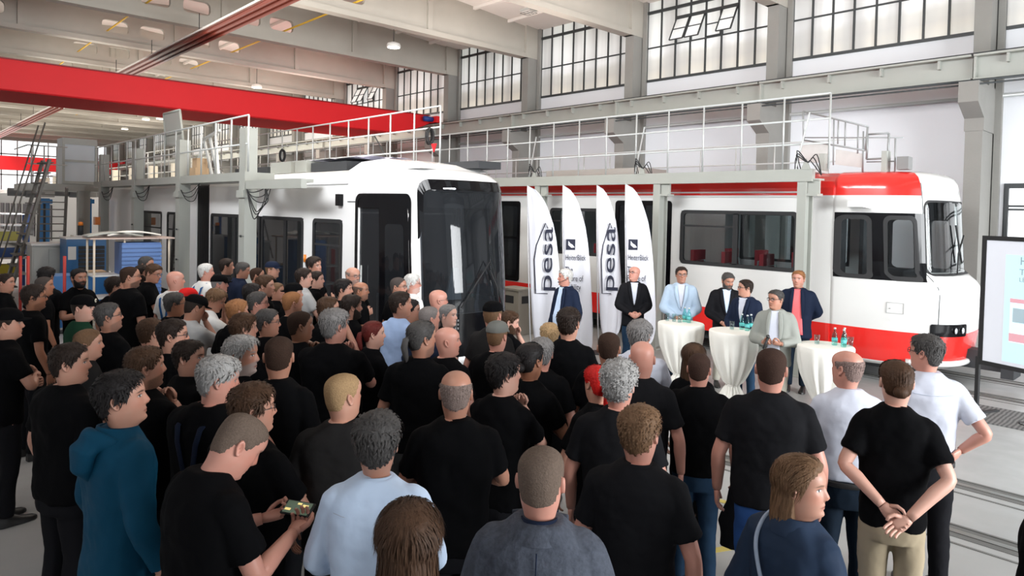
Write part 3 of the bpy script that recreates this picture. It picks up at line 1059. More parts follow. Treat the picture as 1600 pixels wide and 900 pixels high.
# articulation bellows
mb = MB()
n = 14
for i in range(n):
    x0 = -17.9 + 0.9 * i / n
    mb.prism([(Y1 + 0.03, 0.4), (Y1b - 0.03, 0.4), (Y1b - 0.03, 3.15), (YC1 + 0.7, 3.28), (YC1 - 0.7, 3.28), (Y1 + 0.03, 3.15)], x0, x0 + 0.9 / n * 0.62, 'x')
mb.prism([(Y1 + 0.09, 0.4), (Y1b - 0.09, 0.4), (Y1b - 0.09, 3.1), (Y1 + 0.09, 3.1)], -17.9, -17.0, 'x')
t1.part('bellows', mb, M_rubber, world=True, label='black ribbed bellows between the car bodies')
us1 = [-1, -.995, -.97, -.94, -.9, -.84, -.78, -.72, -.66, -.60, -.54, -.51, -.47, -.43, -.40, -.34, -.28, -.22, -.16, -.10, -.05, -.02, 0]
us1 = us1 + [-q for q in reversed(us1[:-1])]
zs1 = [0.28, 0.40, 0.6, 0.8, 1.1, 1.4, 1.8, 2.2, 2.6, 2.88, 3.0, 3.10, 3.16, 3.22, 3.27, 3.31, 3.34, 3.38]


def hole1(u, z):
    a = abs(u)
    if a < 0.43 and 1.1 < z < 3.10:
        return True
    return 0.54 < a < 0.97 and 0.4 < z < 2.88


mb, mi = cab_shell(cab1, us1, zs1, hole1, lambda u, z: 0)
o = t1.part('cab_shell', mb, [M_white1, M_lining], world=True)
sd = o.modifiers.new('thick', 'SOLIDIFY')
sd.thickness = 0.04
sd.offset = -1
sd.material_offset = 1
t1.part('windscreen_surround', frame_patch(cab1, -0.45, 0.45, 0.42, 3.16, 0.16, 0.05, 0.22, 0.012, 0.10), M_black, world=True)
t1.part('windscreen', cab1.patch(-0.44, 0.44, 1.05, 3.14, 0.18, 0.006, 26, ru=0.09), M_glassk, world=True)
t1.part('front_apron', cab1.patch(-0.43, 0.43, 0.45, 1.10, 0.05, 0.009, 26), M_black, world=True, label='black lower front apron')
mb = MB()
for k in range(9):
    for r_ in range(3):
        u = -0.30 + k * 0.02
        z = 0.88 + r_ * 0.06
        mb.bar(cab1.P(u, z, 0.014), cab1.P(u + 0.011, z, 0.014), 0.02, 0.03)
t1.part('vent_grille', mb, mat('vent_grey', (0.12, 0.12, 0.125), 0.5), world=True)
for z, u0, u1 in ((3.02, -0.22, -0.12),):
    t1.part('destination_lamp', MB().bar(cab1.P(u0, z, 0.02), cab1.P(u1, z, 0.02), 0.03, 0.018), mat('lamp_lens', (0.8, 0.85, 0.9), 0.1), world=True)
t1.part('display_panel', cab1.patch(-0.38, 0.1, 2.72, 2.96, 0.02, -0.05), mat('display_grey', (0.07, 0.075, 0.08), 0.4), world=True)
# wipers
mb = MB().tube([cab1.P(0.10, 1.1, 0.05), cab1.P(0.05, 1.5, 0.10), cab1.P(0.02, 1.75, 0.08)], 0.014, 6)
mb.tube([cab1.P(0.14, 1.15, 0.05), cab1.P(0.02, 1.9, 0.09), cab1.P(-0.12, 1.2, 0.06)], 0.012, 6)
t1.part('wiper', mb, M_rubber, world=True)
# interior of cab seen through the windscreen
t1.part('dashboard', MB().box(-9.5, -8.65, 6.2, 7.8, 0.6, 1.22), M_dark, world=True)
t1.part('paper_sheet', MB().add([(-8.80, 6.75, 1.24), (-8.72, 7.02, 1.24), (-8.80, 7.02, 1.75), (-8.84, 6.93, 1.75), (-8.84, 6.75, 1.24), (-8.76, 7.02, 1.24), (-8.84, 7.02, 1.75), (-8.88, 6.93, 1.75)], [(0, 1, 2, 3), (7, 6, 5, 4)]), mat('pale_blue_sheet', (0.55, 0.75, 0.85), 0.6), world=True)
t1.part('driver_seat', MB().box(-9.7, -9.2, 6.6, 7.1, 0.9, 1.05).box(-9.8, -9.68, 6.6, 7.1, 1.0, 1.75), M_rubber, world=True)
t1.part('bulkhead', MB().box(-10.3, -10.22, Y1 + 0.1, Y1b - 0.1, 0.4, 3.0), mat('bulkhead_grey', (0.06, 0.062, 0.066), 0.5), world=True)
mb = MB()
for i in range(4):
    for y in (6.55, 6.78):
        mb.box(-10.21, -10.18, y, y + 0.05, 1.75 + i * 0.13, 1.80 + i * 0.13)
t1.part('switch_label', mb, M_white1, world=True, label='white labels on the dark cab wall')
# open passenger doorway: black surround, dark sliding leaf
t1.part('door_surround', frame_patch(cab1, -0.995, -0.505, 0.32, 2.93, 0.07, 0.02, 0.14, 0.014, 0.04), M_black, world=True)
dl = t1.part('door_leaf', cab1.patch(-0.79, -0.52, 0.36, 2.74, 0.05, 0.0), M_black, world=True)
t1.part('pane', cab1.patch(-0.74, -0.58, 1.05, 2.45, 0.08, 0.004), M_glassd, dl, world=True)
t1.part('door_leaf', cab1.patch(-0.98, -0.80, 0.36, 2.74, 0.05, -0.03), M_glassk, world=True, label='dark glazed door leaf')
t1.part('door_leaf', cab1.patch(0.52, 0.985, 0.36, 2.92, 0.05, 0.004), M_black, world=True)
t1.part('door_header', cab1.patch(-0.985, -0.515, 2.70, 2.90, 0.03, 0.008), M_black, world=True)
t1.part('door_handle', MB().tube([cab1.P(-0.93, 0.8, 0.03), cab1.P(-0.93, 1.75, 0.03)], 0.015, 8), M_galv, world=True)
t1.part('door_ledge', MB().box(-9.75, -9.35, 6.06, 6.1, 1.25, 1.30).box(-9.75, -9.72, 6.06, 6.1, 0.5, 1.25), M_galv, world=True)
for k_, w_ in enumerate(W1):
    if k_ == 1:
        win_unit(t1, -13.95, w_[1], w_[2], w_[3], Y1, M_glassd, -12.85)
        win_unit(t1, w_[0], -14.05, w_[2], w_[3], Y1, M_glassd, -15.4)
        win_unit(t1, -13.95, w_[1], w_[2], w_[3], Y1b, M_glass, None, 1)
        win_unit(t1, w_[0], -14.05, w_[2], w_[3], Y1b, M_glass, None, 1)
    else:
        win_unit(t1, *w_, Y1, M_glassd, None, -1, w_[3] - 0.45)
        win_unit(t1, *w_, Y1b, M_glass, None, 1)
t1.part('side_marker', MB().tube([(-11.97, Y1 - 0.01, 1.66), (-11.97, Y1 - 0.01, 1.80)], 0.03, 8), mat('marker_orange', (0.9, 0.25, 0.02), 0.3), world=True, label='orange side marker lamp')
mb = MB().box(-10.75, -10.6, Y1 - 0.07, Y1, 2.72, 2.92)
t1.part('side_camera', mb, M_black, world=True)
t1.part('roof_groove', MB().box(-13.6, -10.45, Y1 - 0.012, Y1 + 0.01, 3.085, 3.10), mat('grey_line', (0.35, 0.35, 0.35), 0.6), world=True)
t1.part('panel_seam', MB().box(-10.45, -10.2, Y1 - 0.006, Y1, 2.785, 2.80), M_dsteel, world=True)
# hump and equipment on the roof
mb = MB().prism([(-11.2, 3.34), (-10.7, 3.50), (-9.9, 3.53), (-9.35, 3.46), (-8.9, 3.34)], 6.3, 7.7, 'y')
t1.part('roof_fairing', mb, M_white1, world=True)
eq = [(-14.6, -13.6, 'grey'), (-13.4, -12.9, 'grey'), (-12.7, -11.3, 'black'), (-16.6, -14.8, 'black')]
for x0, x1, c in eq:
    t1.part('roof_equipment', MB().box(x0, x1, 6.35, 7.6, 3.38, 3.55 if c == 'black' else 3.62), M_dark if c == 'black' else M_steelgrey, world=True)
t1.part('roof_equipment', MB().box(-9.9, -8.75, 7.35, 7.85, 3.40, 3.52), M_dark, world=True)
mb = MB()
rows = []
for i in range(14):
    x = -13.9 + i * 0.25
    rows.append([(x, 6.45 + 0.12 * j, 3.62 + 0.05 * noise.noise((x * 3, j * 0.8, 1)) * (0 if c == 0 else 1)) for j in range(9)])
t1.part('plastic_sheet', mb.grid(rows), mat('lilac_film', (0.62, 0.6, 0.75), 0.3), world=True)
for x in (-15.6, -14.7, -13.4, -11.2):
    mb = MB().box(x - 0.2, x + 0.2, 6.8, 7.2, 0.75, 0.85).box(x - 0.22, x - 0.14, 6.8, 7.2, 0.8, 1.45)
    t1.part('passenger_seat', mb, mat('seat_blue', (0.05, 0.10, 0.22), 0.6), world=True, label='dark blue seat seen through the window')
for x in (-16.2, -14.3, -12.6, -11.0):
    t1.part('grab_pole', MB().tube([(x, 6.5, 0.38), (x, 6.5, 2.6)], 0.02, 6), mat('pole_orange', (0.7, 0.35, 0.08), 0.4), world=True)

# ================================================================== gantries and railings
def railing(t, x0, x1, y, z0, zs, step, r=0.018, m=None, dx=0.0):
    mb = MB()
    for z in zs:
        mb.tube([(x0, y, z), (x1, y, z)], r, 6)
    t.part('rail', mb, m or M_galv, world=True)
    x = x1 - dx
    while x >= x0 - 0.01:
        t.part('baluster', MB().tube([(x, y, z0), (x, y, zs[0])], r, 6), m or M_galv, world=True)
        x -= step


def coil(c, r, n_, axis='x', th=0.014):
    pts = []
    for i in range(n_ * 18 + 1):
        a = 2 * PI * i / 18
        q = i / (n_ * 18)
        rr = r * (0.85 + 0.25 * noise.noise((q * 9, 1, 2)))
        pts.append((c[0] + 0.06 * math.sin(q * 9), c[1] + rr * 0.5 * math.cos(a), c[2] + rr * 1.1 * math.sin(a)))
    return MB().tube(pts, th, 5)


# gantry in front of the red and white tram
GY = 11.45
g2 = Thing('platform_gantry', 'grey steel work platform gantry along the red and white tram', 'gantry', (-8, GY, 0))
for x in (-5.12, -8.05, -11.42, -14.8, -18.2, -21.6):
    mb = MB().box(x - 0.13, x + 0.02, GY, GY + 0.03, 0, 3.5).box(x - 0.13, x + 0.02, GY + 0.26, GY + 0.29, 0, 3.5).box(x - 0.07, x - 0.04, GY + 0.03, GY + 0.26, 0, 3.5)
    mb.box(x - 0.2, x + 0.1, GY - 0.08, GY + 0.36, 0.0, 0.02)
    p = g2.part('post', mb, M_steelgrey, world=True)
    mb = MB().box(x + 0.02, x + 0.22, GY + 0.05, GY + 0.10, 3.10, 3.32).box(x + 0.02, x + 0.2, GY + 0.02, GY + 0.24, 3.06, 3.10).box(x + 0.02, x + 0.22, GY + 0.02, GY + 0.24, 3.32, 3.35)
    g2.part('bracket', mb, M_steelgrey, p, world=True)
g2.part('fascia_beam', MB().box(-30, -5.0, GY - 0.02, GY + 0.10, 3.30, 3.51), M_steelgrey, world=True)
g2.part('deck', MB().box(-30, -5.0, GY + 0.1, GY + 0.62, 3.46, 3.50), M_galv, world=True)
railing(g2, -30, -4.75, GY + 0.02, 3.5, (4.74, 4.33, 3.93), 0.78)
for x in (-5.05, -8.4, -11.5):
    mb = MB()
    for k_ in range(3):
        q = 0.05 * k_
        mb.hose([(x - 0.25 + q, GY, 3.5), (x - 0.2, GY - 0.05, 3.72 + q), (x - 0.02, GY - 0.04, 3.62), (x + 0.12 - q, GY - 0.02, 3.74 - q), (x + 0.2, GY, 3.4)], 0.009)
    g2.part('cable', mb, M_rubber, world=True)
    g2.part('stay_bar', MB().bar((x - 0.22, GY - 0.02, 3.52), (x - 0.02, GY - 0.02, 4.45), 0.02, 0.02), M_galv, world=True)
    g2.part('hinge_plate', MB().prism([(x - 0.14, 3.5), (x + 0.02, 3.5), (x - 0.06, 3.68)], GY - 0.03, GY + 0.01, 'y'), M_steelgrey, world=True)
g3 = Thing('guard_railing', 'low grey railing along the wall side of the red roofed tram', 'railing', (-8, 14.95, 0))
railing(g3, -30, -5.5, 14.95, 3.45, (4.35, 3.9), 0.95)
g3.part('deck', MB().box(-30, -5.5, 14.75, 15.1, 3.4, 3.45), M_steelgrey, world=True)
mb = MB()
for x in (-8.0, -12.5, -17, -22, -27):
    mb.box(x - 0.1, x + 0.1, 14.85, 15.1, 0, 3.4)
g3.part('post', mb, M_steelgrey, world=True)

# folding gate frames at the platform end over the cab
YG = 12.6


def px(x, y, Y=YG):
    return tuple(aty(x, y, Y))


gt = Thing('folding_gate', 'open folding safety gates over the cab of the red and white tram', 'gate', (-4.8, YG, 3.5))


def frame_px(pts, Y=YG, r=0.018, close=True):
    mb = MB()
    P = [px(x, y, Y) for x, y in pts]
    for a, b in zip(P, P[1:] + (P[:1] if close else [])):
        mb.tube([a, b], r, 6)
    return mb


gt.part('gate_frame', frame_px([(1255, 174), (1356, 198), (1352, 235), (1256, 219)]), M_tube, world=True)
gt.part('gate_frame', frame_px([(1356, 210), (1389, 208), (1387, 247), (1354, 249)]), M_tube, world=True)
gt.part('rail', MB().tube([px(1256, 215), px(1411, 215)], 0.012, 6), M_tube, world=True)
gt.part('rail', MB().tube([px(1354, 253), px(1398, 252)], 0.012, 6), M_tube, world=True)
for x, y0, y1 in ((1321, 190, 228), (1303, 186, 258), (1341, 195, 240), (1310, 188, 225), (1349, 205, 270), (1399, 216, 272)):
    gt.part('upright', MB().tube([px(x, y0), px(x - 1, y1)], 0.014, 6), M_tube, world=True)
M_ply = mat('dusty_panel', (0.62, 0.60, 0.58), 0.6, var=0.15, vs=8)
mb = MB()
A, B, C_, D_ = px(1250, 224), px(1296, 226), px(1295, 256), px(1248, 251)
mb.add([A, B, C_, D_] + [(p[0], p[1] + 0.03, p[2]) for p in (A, B, C_, D_)], [(0, 1, 2, 3), (7, 6, 5, 4), (0, 4, 5, 1), (1, 5, 6, 2), (2, 6, 7, 3), (3, 7, 4, 0)])
gt.part('kick_panel', mb, M_ply, world=True)
mb = MB()
A, B, C_, D_ = px(1306, 233), px(1348, 240), px(1347, 262), px(1305, 257)
mb.add([A, B, C_, D_] + [(p[0], p[1] + 0.03, p[2]) for p in (A, B, C_, D_)], [(0, 1, 2, 3), (7, 6, 5, 4), (0, 4, 5, 1), (1, 5, 6, 2), (2, 6, 7, 3), (3, 7, 4, 0)])
gt.part('kick_panel', mb, M_ply, world=True)
for x0_, x1_ in ((-5.35, -5.25), (-4.3, -4.22)):
    gt.part('support', MB().box(x0_, x1_, 12.5, 12.7, 3.44, 3.85), M_steelgrey, world=True)
p = px(1413, 262)
single('junction_box', MB().box(p[0] - 0.09, p[0] + 0.09, p[1] - 0.1, p[1] + 0.1, 3.53, p[2] + 0.18), mat('box_grey', (.22, .22, .215), .5), 'small upright grey box standing on the red tram roof', 'box')

# gantry in front of the white tram
LY = 5.3
g1 = Thing('platform_gantry', 'grey steel work platform gantry with square posts beside the white tram', 'gantry', (-16, LY, 0))
for k_, x in enumerate((-13.2, -17.0, -20.75, -24.5)):
    mb = MB().box(x - 0.14, x + 0.14, LY - 0.12, LY + 0.12, 0, 4.17)
    p = g1.part('post', mb, M_steelgrey, world=True)
    mb = MB().box(x - 0.17, x + 0.17, LY - 0.16, LY + 0.15, 2.84, 2.98)
    g1.part('collar', mb, M_steelgrey, p, world=True)
    mb = MB()
    for z in (2.1, 1.4):
        mb.lathe((x, LY - 0.13, z), [(0.02, -0.02), (0.02, 0.02)], 8)
        mb.bar((x - 0.16, LY - 0.13, z), (x + 0.16, LY - 0.13, z), 0.006, 0.006)
    g1.part('bolt', mb, M_dsteel, p, world=True)
    mb = MB()
    for q in range(3):
        mb.hose([(x - 0.1, LY - 0.05, 3.15), (x + 0.3 + q * 0.1, LY - 0.1, 2.95 - 0.07 * q), (x + 0.75 + 0.1 * q, LY - 0.05, 2.98 - 0.1 * q), (x + 1.1, LY, 3.15)], 0.009)
    g1.part('cable', mb, M_rubber, world=True)
g1.part('deck', MB().box(-25.4, -13.1, LY - 0.1, Y1 - 0.12, 3.16, 3.33), M_steelgrey, world=True)
railing(g1, -25.2, -12.95, LY - 0.10, 3.33, (4.40, 3.86), 0.85)
g1.part('support_arm', MB().box(-13.1, -10.75, LY - 0.10, LY + 0.0, 3.0, 3.16), M_steelgrey, world=True)
g1.part('support_arm', MB().box(-12.9, -11.3, LY + 0.05, LY + 0.4, 3.12, 3.18), M_steelgrey, world=True)
mb = MB()
for q in range(3):
    mb.hose([(-13.0, LY - 0.1, 3.0), (-12.7 + 0.1 * q, LY - 0.14, 2.6), (-12.5 + 0.12 * q, LY - 0.14, 2.45 + 0.1 * q), (-12.2 + q * 0.08, LY - 0.1, 2.8), (-12.3, LY - 0.05, 3.05)], 0.010)
g1.part('cable', mb, M_rubber, world=True)
g1.part('control_box', MB().box(-24.62, -24.38, LY - .26, LY - .12, 1.98, 2.22), mat('beacon_orange', (.9, .25, .03), .3), world=True, label='bright orange control box')
# dividing gate panel standing up behind the rail
mb = MB().box(-18.3, -18.24, LY - 0.1, LY + 0.45, 3.6, 4.95)
mb = MB()
P = [px(256, 178, LY), px(281, 172, LY), px(287, 225, LY), px(260, 228, LY)]
for a, b in zip(P, P[1:] + P[:1]):
    mb.tube([a, b], 0.03, 6)
mb.add([tuple(q) for q in P] + [(q[0], q[1] + 0.03, q[2]) for q in P], [(0, 1, 2, 3), (7, 6, 5, 4)])
g1.part('gate_panel', mb, M_steelgrey, world=True, label='upright grey gate panel')
# items lying on the deck
for k_, (x, y0, l) in enumerate(((310, 262, 'brown cardboard box on the work platform between two gantry posts'),)):
    p = aty(x, y0, LY + 0.25)
    t = Thing('cardboard_box', l, 'box', (p.x, p.y, 3.33))
    t.part('carton', MB().box(-0.25, 0.25, -0.15, 0.15, 0, 0.2), mat('cardboard', (0.48, 0.33, 0.20), 0.8))
    t.part('flap', MB().box(-0.05, 0.25, -0.12, 0.12, 0.2, 0.42), mat('cardboard', (0.48, 0.33, 0.20), 0.8))
p = aty(330, 262, LY + 0.3)
t = Thing('folding_trestle', 'grey folding trestle with splayed legs on the work platform', 'trestle', (p.x, p.y, 3.33))
t.part('bar', MB().bar((-0.55, 0, 0.85), (0.5, 0, 1.0), 0.07, 0.05), M_galv)
for a, b in (((-0.5, 0), (-0.75, -0.1)), ((-0.1, 0), (0.2, 0.08)), ((0.25, 0), (0.6, -0.05)), ((-0.5, 0), (-0.2, 0.1))):
    t.part('leg', MB().bar((a[0], a[1], 0.88), (b[0], b[1], 0.0), 0.05, 0.05), M_galv)

# rear railing of the white tram with coiled cables
g4 = Thing('guard_railing', 'tall pale railing rising behind the roof of the white tram', 'railing', (-14, 8.7, 0))
railing(g4, -34, -11.62, 8.7, 3.45, (4.86, 4.42, 3.95), 0.95, 0.02)
g4.part('deck', MB().box(-34, -11.7, 8.45, 9.4, 3.40, 3.48), M_steelgrey, world=True)
mb = MB()
for x in (-12.2, -16.5, -21, -25.5, -30):
    mb.box(x - 0.12, x + 0.12, 8.9, 9.1, 0, 3.4)
g4.part('post', mb, M_steelgrey, world=True)
g4.part('stay_bar', MB().bar((-14.2, 8.7, 4.4), (-13.2, 8.7, 3.4), 0.02, 0.02), M_dsteel, world=True)
for (x, y, l) in ((671, 213, 'black cable coil hung on the railing above the white tram cab'), (441, 243, 'black cable coil hung on the railing beside the first gantry post')):
    p = aty(x, y, 8.66)
    single('cable_coil', coil(p, 0.17, 6), M_rubber, l, 'cable')
p = aty(678, 232, 8.66)
single('warning_sign', MB().prism([(p.x - 0.09, p.z + 0.1), (p.x + 0.09, p.z + 0.1), (p.x, p.z - 0.08)], p.y - 0.01, p.y + 0.01, 'y'), M_red, 'small red triangular pennant below the hanging cable coil', 'sign')

# distant gantry rows and trams on the left, seen between posts
M_cream = mat('cream_paint', (0.74, 0.69, 0.58), 0.6, var=0.06)
for k_, (yy, l) in enumerate(((10.6, 'distant row of cream platform posts left of the stairs'),)):
    t = Thing('platform_gantry', l, 'gantry', (-40, yy, 0))
    for x in np.arange(-72, -34, 3.7):
        t.part('post', MB().box(x - 0.18, x + 0.18, yy - 0.18, yy + 0.18, 0, 4.6), M_cream, world=True)
    t.part('deck', MB().box(-73, -34, yy - 0.2, yy + 0.7, 3.35, 3.55), M_cream, world=True)
    t.part('rail', MB().tube([(-73, yy - 0.15, 4.7), (-34, yy - 0.15, 4.7)], 0.03, 6).tube([(-73, yy - 0.15, 4.2), (-34, yy - 0.15, 4.2)], 0.03, 6), M_galv, world=True)
t = Thing('tram', 'distant pale tram body behind the blue lifting jacks', 'tram', (-48, 7.0, 0))
t.part('body', roof_strip(-60, -33.5, YC1, [(1.1, 0.4), (1.1, 3.1), (0.9, 3.3), (0.4, 3.4)]), mat('grey_shell', (0.72, 0.72, 0.70), 0.4), world=True)
mb = MB()
for x in np.arange(-58, -36, 2.2):
    mb.box(x, x + 1.5, Y1 - 0.03, Y1, 0.9, 2.5)
t.part('window_band', mb, M_black, world=True)
# ================================================================== people
TEX = bpy.data.textures.new('cloth_folds', 'CLOUDS')
TEX.noise_scale = 0.16
TEX.noise_depth = 2

SKINS = {'pale': (0.56, 0.34, 0.265), 'fair': (0.47, 0.262, 0.188), 'mid': (0.385, 0.200, 0.135), 'tan': (0.33, 0.155, 0.09), 'brown': (0.17, 0.08, 0.045), 'pink': (0.51, 0.262, 0.200)}
HAIRC = {'black': (0.012, 0.010, 0.010), 'dark': (0.020, 0.0125, 0.0095), 'brown': (0.052, 0.026, 0.014), 'lbrown': (0.135, 0.075, 0.040),
         'blond': (0.36, 0.235, 0.12), 'ginger': (0.27, 0.12, 0.05), 'grey': (0.17, 0.16, 0.155), 'dgrey': (0.056, 0.052, 0.050), 'white': (0.55, 0.54, 0.52),
         'lgrey': (0.30, 0.29, 0.28), 'red': (0.45, 0.012, 0.010), 'dred': (0.10, 0.015, 0.012), 'bgrey': (0.12, 0.095, 0.075)}


def skin_mat(tone, hairc, beard):
    key = f'skin_{tone}_{hairc}_{beard}'
    if key in MATS:
        return MATS[key]
    m = bpy.data.materials.new(key)
    m.use_nodes = True
    nt = m.node_tree
    N = nt.nodes
    L = nt.links
    b = N['Principled BSDF']
    b.inputs['Roughness'].default_value = 0.48
    b.inputs['Subsurface Weight'].default_value = 0.0
    at_ = N.new('ShaderNodeAttribute')
    at_.attribute_name = 'hc'
    sp = N.new('ShaderNodeSeparateXYZ')
    L.new(at_.outputs['Vector'], sp.inputs[0])

    def M(op, a, b_=None, c=None, clamp=False):
        n = N.new('ShaderNodeMath')
        n.operation = op
        n.use_clamp = clamp
        for i, v in enumerate((a, b_, c)):
            if v is None:
                continue
            if isinstance(v, (int, float)):
                n.inputs[i].default_value = v
            else:
                L.new(v, n.inputs[i])
        return n.outputs[0]

    def smooth(v, a, b_):
        n = N.new('ShaderNodeMapRange')
        n.interpolation_type = 'SMOOTHSTEP'
        n.inputs['From Min'].default_value = a
        n.inputs['From Max'].default_value = b_
        L.new(v, n.inputs['Value'])
        return n.outputs[0]
    X = M('ABSOLUTE', sp.outputs['X'])
    Y, Z = sp.outputs['Y'], sp.outputs['Z']
    front = smooth(Y, 0.03, 0.05)

    def ell(cx, cz, rx, rz, soft=0.3):
        dx = M('DIVIDE', M('SUBTRACT', X, cx), rx)
        dz = M('DIVIDE', M('SUBTRACT', Z, cz), rz)
        d = M('SQRT', M('ADD', M('MULTIPLY', dx, dx), M('MULTIPLY', dz, dz)))
        s_ = smooth(d, 1.0 - soft, 1.0 + soft)
        return M('MULTIPLY', M('SUBTRACT', 1.0, s_), front)
    tc = N.new('ShaderNodeTexNoise')
    tc.inputs['Scale'].default_value = 28
    tc.inputs['Detail'].default_value = 4
    L.new(at_.outputs['Vector'], tc.inputs['Vector'])

    def mix(fac, c1, c2):
        n = N.new('ShaderNodeMix')
        n.data_type = 'RGBA'
        if isinstance(fac, (int, float)):
            n.inputs[0].default_value = fac
        else:
            L.new(fac, n.inputs[0])
        for i, c in ((6, c1), (7, c2)):
            if isinstance(c, tuple):
                n.inputs[i].default_value = (*c, 1)
            else:
                L.new(c, n.inputs[i])
        return n.outputs[2]
    s = SKINS[tone]
    h = HAIRC[hairc]
    rd = (min(1, s[0] * 1.08), s[1] * 0.72, s[2] * 0.66)
    c = mix(M('MULTIPLY', tc.outputs['Fac'], 0.5), s, rd)
    c = mix(M('MULTIPLY', ell(0.045, -0.02, 0.03, 0.03, 0.6), 0.35), c, rd)
    c = mix(M('MULTIPLY', ell(0.0, -0.018, 0.016, 0.02, 0.5), 0.4), c, rd)
    # shaded beard / stubble
    if beard:
        zb = M('ADD', Z, M('MULTIPLY', M('SUBTRACT', 0.05, Y), 0.35))
        bm = M('SUBTRACT', 1.0, smooth(zb, -0.052, -0.038))
        bm2 = smooth(Z, -0.150, -0.118)
        f = smooth(Y, -0.02, 0.01)
        bm = M('MULTIPLY', M('MULTIPLY', bm, bm2), f)
        nz = N.new('ShaderNodeTexNoise')
        nz.inputs['Scale'].default_value = 160
        L.new(at_.outputs['Vector'], nz.inputs['Vector'])
        bm = M('MULTIPLY', bm, M('MULTIPLY_ADD', nz.outputs['Fac'], 0.6, 0.55), clamp=True)
        bc = tuple(h[i] * 0.9 + s[i] * 0.06 for i in range(3))
        c = mix(M('MULTIPLY', bm, beard), c, bc)
    lip = ell(0.0, -0.063, 0.025, 0.0085, 0.35)
    c = mix(M('MULTIPLY', lip, 0.6), c, (s[0] * 0.72, s[1] * 0.42, s[2] * 0.42))
    c = mix(M('MULTIPLY', ell(0.0, -0.063, 0.024, 0.0018, 0.5), 0.75), c, (s[0] * 0.25, s[1] * 0.12, s[2] * 0.1))
    c = mix(M('MULTIPLY', ell(0.0095, -0.034, 0.005, 0.003, 0.5), 0.7), c, (s[0] * 0.3, s[1] * 0.15, s[2] * 0.12))
    bz = M('ADD', Z, M('MULTIPLY', M('ABSOLUTE', M('SUBTRACT', X, 0.036)), 0.22))
    dx = M('DIVIDE', M('SUBTRACT', X, 0.033), 0.021)
    dz = M('DIVIDE', M('SUBTRACT', bz, 0.034), 0.0048)
    bro = M('MULTIPLY', M('SUBTRACT', 1.0, smooth(M('SQRT', M('ADD', M('MULTIPLY', dx, dx), M('MULTIPLY', dz, dz))), 0.7, 1.3)), front)
    bcol = tuple(min(h[i], 0.25) * 0.9 + s[i] * 0.1 for i in range(3))
    c = mix(M('MULTIPLY', bro, 0.8), c, bcol)
    c = mix(M('MULTIPLY', ell(0.0315, 0.0125, 0.0175, 0.0085, 0.35), 0.55), c, (s[0] * 0.45, s[1] * 0.3, s[2] * 0.28))
    c = mix(ell(0.0315, 0.0105, 0.0135, 0.0048, 0.25), c, (0.55, 0.52, 0.5))
    c = mix(ell(0.0315, 0.0105, 0.0058, 0.0056, 0.25), c, (0.03, 0.022, 0.018))
    c = mix(ell(0.0315, 0.0162, 0.015, 0.0016, 0.5), c, (0.03, 0.02, 0.018))
    L.new(c, b.inputs['Base Color'])
    MATS[key] = m
    return m


def hair_mat(c, buzz=False, tone='fair'):
    key = f'hair_{c}_{buzz}_{tone if buzz else 0}'
    if key in MATS:
        return MATS[key]
    h = HAIRC[c]
    if buzz:
        q = (.6, .22) if buzz == 'ring' else (.8, .05)
        h = tuple(h[i] * q[0] + SKINS[tone][i] * q[1] for i in range(3))
    m = bpy.data.materials.new(key)
    m.use_nodes = True
    nt = m.node_tree
    b = nt.nodes['Principled BSDF']
    b.inputs['Roughness'].default_value = 0.58 if not buzz else 0.85
    b.inputs['Specular IOR Level'].default_value = 0.18 if not buzz else 0.1
    tc = nt.nodes.new('ShaderNodeTexCoord')
    mp = nt.nodes.new('ShaderNodeMapping')
    mp.inputs['Scale'].default_value = (70, 70, 14) if not buzz else (90, 90, 90)
    n = nt.nodes.new('ShaderNodeTexNoise')
    n.inputs['Scale'].default_value = 1.6
    n.inputs['Detail'].default_value = 3
    n.inputs['Distortion'].default_value = 0.6
    nt.links.new(tc.outputs['Object'], mp.inputs[0])
    nt.links.new(mp.outputs[0], n.inputs['Vector'])
    r = nt.nodes.new('ShaderNodeMix')
    r.data_type = 'RGBA'
    r.inputs[6].default_value = (*[q * 0.55 for q in h], 1)
    r.inputs[7].default_value = (*[min(1, q * 1.5) for q in h], 1)
    nt.links.new(n.outputs['Fac'], r.inputs[0])
    nt.links.new(r.outputs[2], b.inputs['Base Color'])
    bp = nt.nodes.new('ShaderNodeBump')
    bp.inputs['Strength'].default_value = 0.6
    bp.inputs['Distance'].default_value = 0.006
    nt.links.new(n.outputs['Fac'], bp.inputs['Height'])
    nt.links.new(bp.outputs[0], b.inputs['Normal'])
    MATS[key] = m
    return m


def cloth(name, col, rough=0.85, var=0.12, vs=4, bump=0.25, bs=9):
    return mat('cloth_' + name, col, rough, spec=0.06, var=var, vs=vs, bump=bump, bs=bs)


